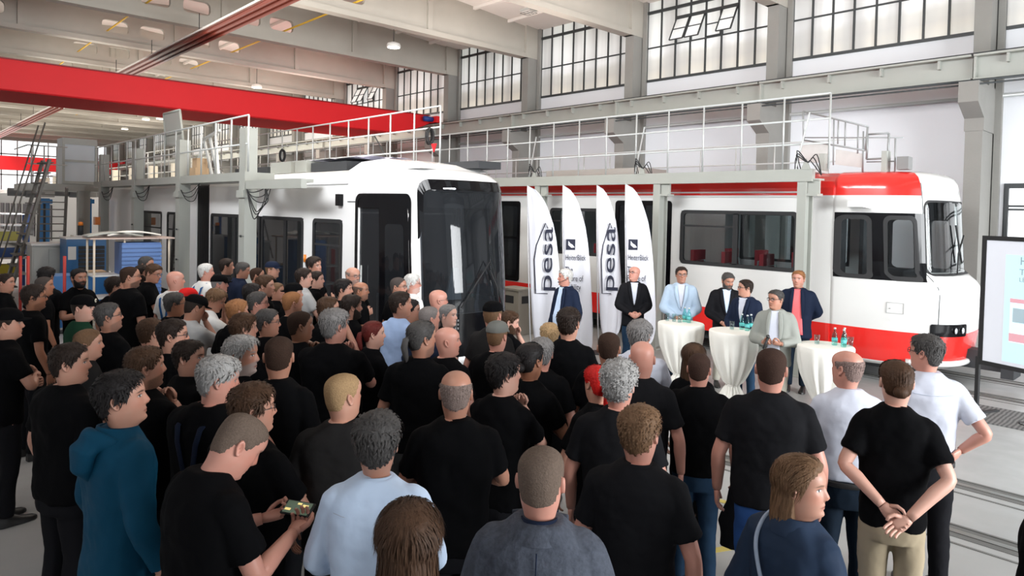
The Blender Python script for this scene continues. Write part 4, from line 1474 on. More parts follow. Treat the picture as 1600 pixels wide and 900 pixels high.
CL = {'black': cloth('black', (0.0028, 0.0028, 0.0034)), 'black2': cloth('faded_black', (0.0095, 0.0095, 0.011)), 'dgrey': cloth('dark_grey', (0.017, 0.016, 0.016)),
      'white': cloth('white', (0.56, 0.58, 0.66), 0.7), 'lblue': cloth('light_blue', (0.36, 0.48, 0.72), 0.7), 'lblue2': cloth('pale_blue', (0.56, 0.68, 0.86), 0.7),
      'teal': cloth('teal', (0.006, 0.055, 0.105), 0.6), 'navy2': cloth('slate_navy', (0.022, 0.036, 0.066), 0.6), 'navy': cloth('navy', (0.012, 0.018, 0.038), 0.7), 'ltgrey': cloth('light_grey', (0.42, 0.42, 0.42)),
      'tweed': mat('tweed', (0.075, 0.085, 0.11), 0.85, spec=0.2, var=0.5, vs=60, bump=0.2, bs=60), 'gblazer': cloth('stone_blazer', (0.27, 0.28, 0.255), 0.8),
      'bblazer': cloth('sky_blazer', (0.42, 0.53, 0.66), 0.7), 'salmon': cloth('salmon', (0.80, 0.16, 0.17)), 'jeans': cloth('jeans', (0.020, 0.045, 0.085), var=0.5, vs=6),
      'bjeans': cloth('bright_jeans', (0.030, 0.085, 0.26), var=0.35, vs=6), 'djeans': cloth('dark_jeans', (0.010, 0.017, 0.028), var=0.4), 'khaki': cloth('khaki', (0.33, 0.27, 0.185)),
      'stone': cloth('stone_chino', (0.42, 0.40, 0.34)), 'work': cloth('work_black', (0.010, 0.010, 0.012)), 'workgrey': cloth('work_grey', (0.045, 0.045, 0.045)),
      'green': cloth('bottle_green', (0.012, 0.045, 0.025)), 'redcap': cloth('red', (0.62, 0.02, 0.02)), 'olive': cloth('olive_cap', (0.13, 0.13, 0.12)),
      'bwhite': cloth('off_white', (0.72, 0.71, 0.69)), 'dsuit': cloth('black_suit', (0.010, 0.010, 0.012), 0.7), 'overall': cloth('overall_blue', (0.03, 0.10, 0.26))}
M_shoe = mat('shoe_leather', (0.012, 0.011, 0.011), 0.45)
M_shoew = mat('shoe_white', (0.75, 0.75, 0.75), 0.6)
M_sole = mat('shoe_sole', (0.25, 0.24, 0.22), 0.8)
M_gls = mat('spectacle_frame', (0.02, 0.02, 0.02), 0.3)
M_lens = glass('spectacle_lens', (0.92, 0.93, 0.95), 0.05)

# ---- head grid
HZ = [-.225, -.20, -.175, -.15, -.135, -.124, -.116, -.110, -.104, -.097, -.090, -.083, -.077, -.071, -.066, -.061, -.056, -.050, -.044, -.038, -.033, -.028, -.021, -.014, -.006, .002, .007, .012, .017, .023, .029, .035, .042, .05, .06, .07, .08, .089, .097, .104, .110, .1145, .117]
NT = 52
_t = np.linspace(-PI, PI, NT, endpoint=False)
_a = _t - 0.42 * np.sin(_t)
PZ = [-.23, -.20, -.15, -.128, -.116, -.106, -.096, -.085, -.07, -.05, -.03, 0, .02, .04, .06, .08, .10, .112, .117]
PF = [.040, .040, .044, .052, .074, .087, .092, .091, .090, .092, .091, .087, .087, .094, .093, .083, .061, .034, .008]
PB = [-.066, -.065, -.064, -.064, -.065, -.067, -.069, -.072, -.077, -.085, -.092, -.099, -.102, -.103, -.102, -.095, -.074, -.048, -.018]
PW = [.064, .058, .054, .054, .055, .057, .060, .063, .067, .0705, .072, .0745, .0765, .0775, .077, .071, .054, .034, .010]


def _head_arrays():
    z = np.array(HZ)
    f, b, w_ = (np.interp(z, PZ, q) for q in (PF, PB, PW))
    # light smoothing along z
    for arr in (f, b, w_):
        arr[1:-1] = arr[1:-1] * 0.5 + (arr[:-2] + arr[2:]) * 0.25
    y0 = -0.012
    V = np.zeros((len(z), NT, 3))
    for i in range(len(z)):
        nf = np.interp(z[i], [-.16, -.11, -.06, 0.0, .06], [2.0, 1.85, 2.05, 2.35, 2.3])
        s, c = np.sin(_a), np.cos(_a)
        xs = np.sign(s) * np.abs(s) ** (2 / nf) * w_[i]
        yy = np.where(c > 0, y0 + (f[i] - y0) * np.abs(c) ** (2 / nf), y0 - (y0 - b[i]) * np.abs(c) ** (2 / 2.15))
        V[i, :, 0] = xs
        V[i, :, 1] = yy
        V[i, :, 2] = z[i]
    x, Z = V[..., 0], V[..., 2]
    c = np.tile(np.cos(_a), (len(z), 1))
    fm = np.clip(c * 2.5, 0, 1)
    g = lambda v, m, s_: np.exp(-((v - m) / s_) ** 2)
    ax = np.abs(x)
    nose = np.interp(Z, [-.040, -.034, -.022, -.012, .010, .026, .04], [0, .013, .024, .022, .012, .004, 0])
    sg = np.interp(Z, [-.035, -.02, .01, .03], [.0145, .0125, .0085, .011])
    dy = nose * np.exp(-(x / sg) ** 2)
    dy -= .0095 * g(ax, .031, .014) * g(Z, .012, .010)
    dy += .0045 * g(ax, .031, .009) * g(Z, .0105, .0065)
    dy += .003 * g(Z, .033, .007) * np.exp(-(x / .045) ** 4)
    dy += .0045 * np.exp(-(x / .019) ** 2) * (g(Z, -.057, .005) + g(Z, -.069, .005))
    dy -= .003 * g(Z, -.081, .006) * np.exp(-(x / .02) ** 2)
    dy += .004 * g(Z, -.098, .010) * np.exp(-(x / .018) ** 2)
    dy += .003 * g(ax, .045, .014) * g(Z, -.012, .014)
    V[..., 1] += dy * fm
    return V


HV = _head_arrays()
NR = len(HZ)
HF = [(i * NT + k, i * NT + (k + 1) % NT, (i + 1) * NT + (k + 1) % NT, (i + 1) * NT + k) for i in range(NR - 1) for k in range(NT)]
HF.append(tuple((NR - 1) * NT + k for k in range(NT)))
HFr = [(a, b_, c, d) for a, b_, c, d in HF[:-1]]


def ear_pts(side):
    """curled ear: rim, hollow and lobe"""
    rows = []
    for q, (sc, out) in enumerate(((1.0, -0.006), (1.04, 0.006), (1.0, 0.014), (0.78, 0.016), (0.55, 0.008), (0.1, 0.006))):
        r = []
        for k in range(12):
            a = 2 * PI * k / 12
            yy = math.cos(a) * 0.0165 * sc
            zz = math.sin(a) * 0.031 * sc * (1.0 if math.sin(a) > 0 else 0.95)
            if math.sin(a) < 0:
                yy *= 0.8
            tilt = 0.25
            r.append((side * (0.071 + out - 0.25 * yy * 0 + 0.10 * max(0, -yy)), -0.017 + yy - tilt * zz, -0.002 + zz))
        rows.append(r)
    return rows


class Pose:
    pass


def smooth_path(pts, rads, k=5):
    """round the corners of a joint chain"""
    P = [Vector(p) for p in pts]
    out, ro = [], []
    n = len(P)
    for i in range(n - 1):
        p0 = P[max(0, i - 1)]
        p1, p2 = P[i], P[i + 1]
        p3 = P[min(n - 1, i + 2)]
        m1 = (p2 - p0) * 0.28
        m2 = (p3 - p1) * 0.28
        for j in range(k):
            t = j / k
            h1, h2, h3, h4 = 2 * t ** 3 - 3 * t ** 2 + 1, -2 * t ** 3 + 3 * t ** 2, t ** 3 - 2 * t ** 2 + t, t ** 3 - t ** 2
            out.append(p1 * h1 + p2 * h2 + m1 * h3 + m2 * h4)
            ro.append(rads[i] * (1 - t) + rads[i + 1] * t)
    out.append(P[-1])
    ro.append(rads[-1])
    return out, ro


ARMS = {
    # elbow, wrist, hand direction, palm normal, curl  (right arm, x mirrored for the left)
    'down': ((.265, -.02, 1.15), (.275, .07, .90), (0.0, .15, -1), (-1, .1, 0), .35),
    'crossed': ((.265, .10, 1.17), (-.02, .255, 1.20), (-1, .05, .1), (0, -1, -.2), .45),
    'crossed2': ((.265, .09, 1.16), (-.03, .235, 1.15), (-1, .0, .15), (0, -1, 0), .55),
    'chin': ((.20, .22, 1.19), (.075, .175, 1.42), (-.35, -.15, 1), (-.2, -1, .1), 1.1),
    'face': ((.19, .24, 1.24), (.045, .19, 1.50), (-.2, -.2, 1), (0, -1, .1), .7),
    'front': ((.265, .05, 1.14), (.075, .235, 1.02), (-.9, .25, -.35), (0, -1, 0), .6),
    'back': ((.275, -.11, 1.185), (.080, -.215, 1.02), (-.75, -.15, -.65), (.1, -1, .1), .35),
    'phone': ((.245, .08, 1.17), (.115, .31, 1.23), (-.5, .8, .15), (-.25, 0.1, 1), .75),
    'mic': ((.265, .03, 1.14), (.10, .235, 1.13), (-.75, .5, .15), (-.3, -.6, .6), 1.2),
    'hip': ((.34, -.10, 1.17), (.215, -.03, 1.02), (-.6, -.5, -.4), (-1, .2, 0), .6),
    'lap': ((.25, .10, 1.14), (.12, .26, 1.06), (-.3, .9, -.2), (-.6, 0, -.7), .5),
}


def add_hand(mb, wr, d, nrm, side, sc, curl, full=True):
    """palm plus four fingers and a thumb; side=+1 right hand"""
    d = Vector(d).normalized()
    n = Vector(nrm)
    n = (n - d * n.dot(d)).normalized()
    s = d.cross(n) * side      # towards the thumb
    P = Vector(wr)
    rings = [(0.0, .027, .019), (.022, .034, .018), (.05, .040, .016), (.078, .041, .014), (.092, .038, .011)]
    pts = [P + d * q[0] * sc for q in rings]
    mb.tube(pts, [(q[1] * sc, q[2] * sc) for q in rings], 10, axes=(s,))
    L = [(.030, .072, .0090), (.010, .082, .0092), (-.011, .076, .0088), (-.031, .058, .0080)]
    for i, (o, l, r) in enumerate(L):
        p = P + d * .080 * sc + s * o * sc
        path, rr = [p], [r * sc]
        ang = 0.0
        dd = (d + s * (o * 2.0)).normalized()
        for q, fr in enumerate((.45, .32, .23)):
            ang += curl * (0.75, 1.0, 0.7)[q] * (1 + 0.12 * i)
            p = p + (dd * math.cos(ang) + n * math.sin(ang)) * l * fr * sc
            path.append(p.copy())
            rr.append(r * (0.97, 0.9, 0.72)[q] * sc)
        mb.tube(path, rr, 7)
    p = P + d * .028 * sc + s * .026 * sc
    path = [p, p + (s * .030 + d * .022 + n * .010) * sc, p + (s * .038 + d * .050 + n * .020) * sc, p + (s * .032 + d * .072 + n * .028) * sc]
    mb.tube(path, [.0135 * sc, .0115 * sc, .0098 * sc, .0075 * sc], 7)
    return P + d * .09 * sc + n * .02 * sc


def sup(a, w_, f, b, n=2.5):
    s, c = math.sin(a), math.cos(a)
    return (w_ * math.copysign(abs(s) ** (2 / n), s), (f if c > 0 else -b) * abs(c) ** (2 / n) if c > 0 else b * abs(c) ** (2 / n))


TOR_M = [(.80, .178, .118, -.128), (.90, .184, .120, -.130), (1.0, .180, .120, -.118), (1.10, .180, .122, -.112), (1.2, .190, .126, -.120), (1.3, .200, .130, -.130), (1.37, .203, .124, -.134), (1.43, .198, .104, -.124), (1.475, .165, .086, -.108), (1.51, .112, .068, -.092), (1.54, .074, .055, -.074)]


def torso_rows(b, belly, fem, grow=0.0, zmin=0.8):
    rows = []
    for z, w_, f, bk in TOR_M:
        if z < zmin:
            w0 = w_
        bl = belly * math.exp(-((z - 1.06) / .16) ** 2)
        ww = w_ * b
        if fem:
            ww = w_ * b * np.interp(z, [.8, .95, 1.15, 1.35, 1.5], [1.02, 1.0, .82, .86, .9])
            bl += .03 * math.exp(-((z - 1.30) / .07) ** 2)
        rows.append((z, ww * (1 + bl * 0.9) + grow, f * (0.6 + .4 * b) + bl + grow, bk * (0.6 + .4 * b) - grow))
    rows[0] = (zmin,) + rows[0][1:]
    return [r for i, r in enumerate(rows) if i == 0 or r[0] > zmin + 0.02]


def loft_rings(mb, rows, n=26, pw=2.5, xf=None):
    vs = []
    for z, w_, f, bk in rows:
        for k in range(n):
            a = 2 * PI * k / n
            x, y = sup(a, w_, f, bk, pw)
            p = Vector((x, y, z))
            vs.append(xf(p) if xf else p)
    m = len(rows)
    fs = [(i * n + k, (i + 1) * n + k, (i + 1) * n + (k + 1) % n, i * n + (k + 1) % n) for i in range(m - 1) for k in range(n)]
    fs += [tuple(range(n)), tuple((m - 1) * n + k for k in range(n - 1, -1, -1))]
    mb.add(vs, fs, True)


def surf_y(rows, x, z, front=True, pw=2.5):
    zs = [r[0] for r in rows]
    w_ = np.interp(z, zs, [r[1] for r in rows])
    f = np.interp(z, zs, [r[2] for r in rows]) if front else np.interp(z, zs, [r[3] for r in rows])
    q = min(0.999, abs(x) / w_)
    return f * (1 - q ** pw) ** (1 / pw)


def shoe_mb(side, m_):
    mb = MB()
    x0 = side
    rows = []
    prof = [(-.075, .028, .075), (-.06, .036, .085), (-.02, .038, .10), (.03, .040, .085), (.08, .047, .060), (.13, .049, .048), (.17, .042, .040), (.195, .025, .028), (.205, .008, .018)]
    for y, w_, h_ in prof:
        r = []
        for k in range(12):
            a = PI * k / 11
            r.append((x0 + math.cos(a) * w_, y, 0.004 + math.sin(a) ** 0.7 * h_))
        rows.append(r)
    mb.grid(rows)
    n = len(rows[0])
    mb.add([q for r in rows for q in (r[0], r[-1])], [(2 * i, 2 * i + 1, 2 * i + 3, 2 * i + 2) for i in range(len(rows) - 1)], False)
    mb.add(rows[0], [tuple(range(n))])
    return mb


PEOPLE = []


def soft(o, vox, folds=0.012, it=3):
    r = o.modifiers.new('remesh', 'REMESH')
    r.mode = 'VOXEL'
    r.voxel_size = vox
    r.use_smooth_shade = True
    s_ = o.modifiers.new('smooth', 'SMOOTH')
    s_.factor = 0.6
    s_.iterations = it
    if folds:
        d = o.modifiers.new('folds', 'DISPLACE')
        d.texture = TEX
        d.texture_coords = 'GLOBAL'
        d.strength = folds * 2
        d.mid_level = 0.5


def person(hx, hy, a, label, h=1.77, body=None, pitch=0.0, roll=0.0, top='tee', tc='black', tr='work', hair='short', hc='dark', skin='fair', arms='down', arms2=None, w_=1.0,
           belly=0.0, fem=False, beard=0.0, specs=False, shoe=None, loc=None, group=None, cap=None, lean=0.0, inner='white', extra=None, hv=1.0, lapel=None, open_=False, shorts=False):
    """hx, hy: crown of the head in the photograph; a: facing, 0 = away, 90 = right, -90 = left, 180 = towards the camera"""
    p = at(hx, hy, h - 0.01) if loc is None else Vector(loc)
    phi = math.atan2(p.y, p.x)
    if body is None:
        body = a * 0.75 + 8
    if 40 <= a <= 100 and h != 0:
        a = a + 12
    rz = phi - math.radians(body) - PI / 2
    hyaw = -math.radians(a - body)
    s = h / 1.78
    w_ = w_ * (0.83 if fem else 0.93)
    # head offset from lean: crown stays over p
    T = Thing('person', label, 'person', (p.x, p.y, 0), rz, group)
    dist = math.hypot(p.x, p.y)
    lean_r = lean
    piv = Vector((0, 0, 0.95))
    ca, sa = math.cos(lean_r), math.sin(lean_r)

    def LN(q):
        """forward lean about the hips for everything above them"""
        q = Vector(q)
        if lean_r and q.z > 0.95:
            k = min(1, (q.z - 0.95) / 0.15)
            c_, s_ = math.cos(lean_r * k), math.sin(lean_r * k)
            d = q - piv
            q = piv + Vector((d.x, d.y * c_ + d.z * s_, -d.y * s_ + d.z * c_))
        return q
    # ------------ head
    hs = 1.03 if not fem else 0.97
    C0 = Vector((0, .024, 1.662))
    pv = Vector((0, -.02, -.135))
    Rh = Matrix.Rotation(hyaw, 3, 'Z') @ Matrix.Rotation(-pitch, 3, 'X') @ Matrix.Rotation(roll, 3, 'Y')
    RhN = np.array(Rh)

    def headpos(V, full=False):
        V = np.asarray(V, float).reshape(-1, 3) * hs
        wgt = np.ones(len(V)) if full else np.clip((V[:, 2] + .205) / .085, 0, 1)
        wgt = wgt * wgt * (3 - 2 * wgt)
        q = (V - np.array(pv)) @ RhN.T + np.array(pv)
        out = V * (1 - wgt[:, None]) + q * wgt[:, None]
        out = out + np.array(C0)
        if lean_r:
            out = np.array([tuple(LN(t_)) for t_ in out])
        return out * s
    L_ = Vector(headpos([(0, -.01, .117)], True)[0])
    Q_ = at(hx, hy, L_.z + .008) if loc is None else Vector((p.x, p.y, 0))
    c_, s_ = math.cos(rz), math.sin(rz)
    p = Vector((Q_.x - (c_ * L_.x - s_ * L_.y), Q_.y - (s_ * L_.x + c_ * L_.y), 0))
    T.o.location = (p.x, p.y, 0)
    mb = MB()
    hv_ = HV.reshape(-1, 3)
    mb.add(headpos(hv_), HF, True)
    hcs = [hv_.copy()]
    for sd in (-1, 1):
        rows = ear_pts(sd)
        n0 = len(mb.v)
        q = [t_ for r in rows for t_ in r]
        mb.add(headpos(q, True), [(i * 12 + k, i * 12 + (k + 1) % 12, (i + 1) * 12 + (k + 1) % 12, (i + 1) * 12 + k) for i in range(5) for k in range(12)], True)
        e = np.array(q)
        e[:, 1] = -0.05
        hcs.append(e)
    nh = len(mb.v)
    # ------------ body core, arms, legs
    rows = torso_rows(w_ * 0.93, belly * .8, fem, -0.012, 0.82)
    loft_rings(mb, rows, 14, 2.3, lambda q: LN(q) * s)
    arr = []
    shx = 0.178 * w_ * (0.88 if fem else 1)
    for sd in (-1, 1):
        key = arms if sd == 1 else (arms2 or arms)
        if key == 'crossed' and sd == -1:
            key = 'crossed2'
        el, wr, hd, pn, cu = ARMS[key]
        el, wr, hd, pn = (Vector((sd * q[0], q[1], q[2])) for q in (el, wr, hd, pn))
        el.x += sd * (w_ - 1) * 0.18
        if key in ('down', 'back', 'hip'):
            wr.x += sd * (w_ - 1) * 0.18
        if belly and key not in ('down', 'back', 'hip'):
            wr.y += belly * 0.6
            el.y += belly * .3
        if key == 'back' and sd == 1:
            wr.z -= 0.035
            wr.y -= 0.035
        sh = Vector((sd * (shx - .012), -.008, 1.425))
        mid = sh.lerp(el, .5)
        midf = el.lerp(wr, .35)
        pts, rr = smooth_path([sh, mid, el, midf, wr], [.055, .050, .042, .043, .028], 4)
        k_ = (0.9 if fem else 0.94 + 0.3 * (w_ - 1))
        pts = [LN(q) * s for q in pts]
        mb.tube(pts, [q * k_ * s for q in rr], 12)
        wl = LN(wr) * s
        arr.append((sd, key, LN(sh) * s, LN(mid) * s, LN(el) * s, LN(midf) * s, wl))
        add_hand(mb, wl, hd, pn, sd, s * (0.92 if fem else 1.0), cu)
    stance = .095
    for sd in (-1, 1):
        pts, rr = smooth_path([(sd * .085, 0, .86), (sd * .093, .01, .66), (sd * stance, .015, .49), (sd * stance, -.02, .34), (sd * (stance + .01), -.02, .09)], [.082, .072, .052, .052, .036], 4)
        mb.tube([q * s for q in pts], [q * s for q in rr], 10)
        mb.tube([Vector((sd * (stance + .01), y, z)) * s for y, z in ((-.045, .05), (.0, .05), (.08, .035), (.15, .025))], [(.03, .03), (.032, .035), (.036, .022), (.02, .014)], 8)
    me = mb.mesh('person_body')
    at_ = me.attributes.new('hc', 'FLOAT_VECTOR', 'POINT')
    full = np.full((len(mb.v), 3), (0, -0.5, -0.5), float)
    hcc = np.concatenate(hcs)
    full[:len(hcc)] = hcc
    at_.data.foreach_set('vector', full.ravel())
    bd = link('body', me, skin_mat(skin, 'dark' if hc in ('red', 'dred') else hc, beard), T.o)
    # ------------ trousers
    vox = 0.016 if dist > 6 else (0.012 if dist > 3.6 else 0.010)
    TR = MB()
    zt = 0.98
    loft_rings(TR, [(z, q[0] * (w_ * .98 if not fem else w_ * 1.08), q[1] + (belly * .35 if z > .85 else 0), q[2]) for z, q in ((.76, (.165, .105, -.125)), (.82, (.172, .112, -.135)), (.90, (.174, .112, -.128)), (zt, (.165, .108, -.112)))], 20, 2.4, lambda q: q * s)
    for sd in (-1, 1):
        if shorts:
            pts, rr = smooth_path([(sd * .082, -.005, .86), (sd * .093, .008, .68), (sd * .097, .012, .52)], [.092, .092, .085], 4)
        else:
            pts, rr = smooth_path([(sd * .082, -.005, .86), (sd * .093, .008, .68), (sd * stance, .012, .49), (sd * (stance + .003), -.015, .30), (sd * (stance + .01), -.02, .075)], [.092, .088, .070, .066, .060], 4)
        TR.tube([q * s for q in pts], [q * (0.85 + .15 * w_) * s for q in rr], 14)
    o = link('shorts' if shorts else 'trousers', TR.mesh('trousers'), CL[tr], T.o)
    soft(o, vox * 1.15, 0.010)
    for sd in (-1, 1):
        sm = shoe_mb(sd * (stance + .01), None)
        sm.v = [(x * s, y * s, z * s) for x, y, z in sm.v]
        link('shoe', sm.mesh('shoe'), M_shoew if shoe == 'white' else M_shoe, T.o)
    # ------------ top
    jacket = top in ('blazer', 'jacket', 'hoodie')
    grow = .016 if jacket else .006
    zmin = .80 if jacket else (.945 if top in ('shirt', 'lshirt') else (.88 if top == 'polo' else .84))
    rows = torso_rows(w_, belly, fem, grow, zmin)
    if jacket:
        rows[0] = (rows[0][0], rows[0][1] + .012, rows[0][2] + .012, rows[0][3] - .010)
    TP = MB()
    loft_rings(TP, rows, 28, 2.5, lambda q: LN(q) * s)
    longs = jacket or top in ('lshirt', 'long')
    for sd, key, sh, mid, el, midf, wl in arr:
        inn = Vector((sh.x * .72, sh.y, sh.z + .012 * s))
        if longs:
            pts, rr = smooth_path([inn, sh, mid, el, midf, wl.lerp(el, .06)], [.060, .072, .066, .058, .052, .040], 4)
        else:
            endp = mid.lerp(el, .42)
            pts, rr = smooth_path([inn, sh, mid, endp], [.060, .071, .070, .071], 4)
        g_ = (.94 if fem else 1) + (.012 / .07 if jacket else 0) + .35 * (w_ - 1)
        TP.tube(pts, [q * g_ * s for q in rr], 14)
    nm = {'tee': 't_shirt', 'polo': 'polo_shirt', 'shirt': 'shirt', 'lshirt': 'shirt', 'long': 'sweater', 'blazer': 'blazer', 'jacket': 'jacket', 'hoodie': 'hooded_jacket'}[top]
    tp = link(nm, TP.mesh(nm), CL[tc], T.o)
    soft(tp, vox, 0.014 if dist < 8 else 0.008)

    def band(name, m_, par, r0, r1, z0, z1, yo=0.0, th=.006, slope=.018):
        """collar ring round the neck"""
        mbb = MB()
        R_ = []
        n = 22
        for (r, z, in_) in ((r0, z0, 0), (r1, z1, 0), (r1 - th, z1, 1), (r0 - th, z0, 1)):
            ring_ = []
            for k in range(n):
                a_ = 2 * PI * k / n
                zz = z - slope * (math.cos(a_) * .5 + .5)
                ring_.append(tuple(LN(Vector((math.sin(a_) * r, yo + math.cos(a_) * r * 1.02, zz))) * s))
            R_.append(ring_)
        mbb.grid(R_ + [R_[0]], True, True)
        return link(name, mbb.mesh(name), m_, par)
    if top in ('shirt', 'lshirt'):
        bl = MB()
        R_ = []
        for dr, z in ((.012, .905), (.018, .91), (.018, .94), (.012, .945)):
            R_.append([tuple(Vector((*sup(2 * PI * k / 30, .174 * w_ * .98 + dr, .112 + belly * .35 + dr, -.122 - dr, 2.4), z)) * s) for k in range(30)])
        bl.grid(R_ + [R_[0]], True, True)
        link('belt', bl.mesh('belt'), M_shoe, T.o)
        if dist < 7:
            ym = MB().tube([LN(Vector((x, surf_y(rows, x, 1.40, False) - .001, 1.40 + .012 * (x / .15) ** 2))) * s for x in np.linspace(-.16, .16, 9)], .0016, 5)
            link('yoke_seam', ym.mesh('yoke_seam'), mat('seam_blue_grey', (.50, .55, .66), .8), tp)  # yoke seam line, slightly darker than the shirt cloth
    if top == 'blazer' and dist < 6:
        ym = MB().tube([LN(Vector((0, surf_y(rows, 0, z, False) - .005, z))) * s for z in np.linspace(.84, 1.47, 12)], .0025, 5)
        link('back_seam', ym.mesh('back_seam'), CL['navy'], tp)
    if top in ('polo', 'shirt', 'lshirt'):
        band('collar', CL[tc], tp, .092, .068, 1.497, 1.545, -.004)
    elif top in ('tee', 'long'):
        band('neckband', CL[tc], tp, .084, .074, 1.513, 1.525, -.006, .008)
    elif top == 'blazer':
        band('lapel_collar', CL[tc], tp, .112, .082, 1.487, 1.535, -.012, .010, .03)
        band('shirt_collar', CL[inner], T.o, .080, .066, 1.505, 1.552, -.002)
        # shirt front and lapels follow the chest
        zlow = 0.86 if open_ else 1.16
        SF = MB()
        rws = []
        for i in range(15):
            q = i / 14
            z = 1.525 - (1.525 - zlow) * q
            hwid = (.045 + .05 * q) if open_ else .062 * (1 - q) ** .8 + .004
            rws.append([tuple(LN(Vector((x, surf_y(rows, x, min(z, 1.50)) + .006 + (0.012 if z > 1.47 else 0), z))) * s) for x in np.linspace(-hwid, hwid, 9)])
        SF.grid(rws)
        sf = link('shirt_front', SF.mesh('shirt_front'), CL[inner], T.o)
        k_ = sf.modifiers.new('thick', 'SOLIDIFY')
        k_.thickness = .01
        for sd in (-1, 1):
            LP = MB()
            rws = []
            for i in range(13):
                q = i / 12
                z = 1.515 - (1.515 - (1.12 if not open_ else 1.10)) * q
                hin = (.045 + .05 * q * .6) if open_ else .062 * (1 - q) ** .8 + .004
                wd = .048 * math.sin(PI * min(1, .25 + q * .75)) + .004
                rws.append([tuple(LN(Vector((sd * x, surf_y(rows, x, min(z, 1.5)) + .013 + (0.008 if z > 1.47 else 0), z))) * s) for x in np.linspace(hin - .003, hin + wd, 4)])
            LP.grid(rws)
            lp = link('lapel', LP.mesh('lapel'), CL[tc], tp)
            k_ = lp.modifiers.new('thick', 'SOLIDIFY')
            k_.thickness = .008
    elif top in ('jacket', 'hoodie'):
        band('jacket_collar', CL[tc], tp, .105, .085, 1.485, 1.555, -.01, .012, .03)
    if top == 'hoodie':
        hb = MB()
        pts = []
        for i in range(15):
            a_ = PI * (0.12 + 0.76 * i / 14)
            pts.append(LN(Vector((math.cos(a_) * .118, -.015 - math.sin(a_) * .115, 1.475 + .03 * math.sin(a_)))) * s)
        hb.tube(pts, [(.03 * s * (0.6 + .6 * math.sin(PI * i / 14)), .045 * s * (0.6 + .6 * math.sin(PI * i / 14))) for i in range(15)], 10)
        hb.tube([LN(Vector((0, -.10, 1.50))) * s, LN(Vector((0, -.16, 1.46))) * s, LN(Vector((0, -.165, 1.38))) * s, LN(Vector((0, -.13, 1.31))) * s], [(.08 * s, .04 * s), (.09 * s, .05 * s), (.07 * s, .045 * s), (.01, .01)], 12, axes=((1, 0, 0),))
        ho = link('hood', hb.mesh('hood'), CL[tc], tp)
        soft(ho, .010, .006)
    if top in ('shirt', 'lshirt', 'polo') and tr:
        bl = MB()
        rr_ = torso_rows(w_, belly, fem, .010, .88)
        ring_o = []
    if inner == 'straps' or extra == 'straps':
        for sd in (-1, 1):
            pts = []
            for i in range(9):
                q = i / 8
                z = 1.10 + (1.50 - 1.10) * math.sin(q * PI) if False else None
            zz = [1.12, 1.25, 1.38, 1.45]
            fr_ = [LN(Vector((sd * .085, surf_y(rows, .085, z) + .006, z))) * s for z in zz]
            tp_ = [LN(Vector((sd * .088, .03, 1.508))) * s, LN(Vector((sd * .085, -.045, 1.512))) * s]
            bk_ = [LN(Vector((sd * x, surf_y(rows, x, z, False) - .006, z))) * s for x, z in ((.08, 1.44), (.065, 1.36), (.04, 1.24), (.02, 1.12))]
            ms = MB().tube(fr_ + tp_ + bk_, [(.019 * s, .004 * s)] * 10, 8, axes=((1, 0, 0),))
            link('overall_strap', ms.mesh('overall_strap'), CL['overall'] if tc in ('bwhite', 'white') else CL['navy'], T.o)
    # ------------ hair
    if hair != 'bald':
        V = HV.copy()
        az = np.degrees(np.abs(_a))
        hl = np.interp(az, [0, 25, 45, 62, 74, 84, 96, 108, 125, 180], [.082, .080, .066, .050, .006, -.008, .024, -.020, -.062, -.078])
        if hair == 'buzz':
            hl = hl + np.interp(az, [0, 60, 90, 180], [.006, .004, .0, .004])
        if hair in ('receding',):
            hl = hl + np.interp(az, [0, 20, 45, 60, 80, 180], [.012, .022, .034, .020, 0, 0])
        Zg = V[..., 2]
        m = Zg - hl[None, :]
        if hair == 'ring':      # bare crown, hair round the sides and back
            lim = np.interp(az, [0, 50, 70, 100, 140, 180], [-.2, .02, .055, .066, .070, .068])
            m = np.minimum(m, lim[None, :] - Zg)
        if hair == 'receding':
            pass
        if hair == 'thin':      # thinning crown
            pass
        th = {'buzz': .0035, 'short': .012, 'full': .019, 'curly': .026, 'ring': .006, 'receding': .009, 'long': .018, 'bun': .010, 'pony': .012, 'thin': .005, 'cap': .007}[hair] * hv
        k = np.clip(m / .012, 0, 1)
        k = k * k * (3 - 2 * k)
        side = np.interp(Zg, [-.08, .02, .07, .11], [.45, .7, 1.0, 1.15])
        off = k * th * side - .005 * (1 - k)
        N_ = V - np.array((0, -.012, 0.01))
        N_[..., 2] *= .9
        N_ /= np.linalg.norm(N_, axis=2, keepdims=True)
        amp = {'curly': .010, 'full': .006, 'short': .0035, 'long': .003}.get(hair, .0015)
        fq = {'curly': 34, 'full': 26, 'short': 34}.get(hair, 30)
        sdv = hx * .37 + hy * .11
        nz = np.array([[noise.noise((V[i, j, 0] * fq + sdv, V[i, j, 1] * fq, V[i, j, 2] * fq * .6)) for j in range(NT)] for i in range(NR)]) if dist < 9 else np.zeros((NR, NT))
        V = V + N_ * (off + nz * amp * k)[..., None]
        # keep only the faces that belong to hair
        keep = (m > -.012)
        idx = keep.reshape(-1)
        fs = [f for f in HFr if all(idx[q] for q in f)]
        if hair != 'ring':
            fs.append(HF[-1])
        used = sorted({q for f in fs for q in f})
        mp_ = {q: i for i, q in enumerate(used)}
        P_ = headpos(V.reshape(-1, 3)[used], True)
        hb = MB().add(P_, [tuple(mp_[q] for q in f) for f in fs], True)
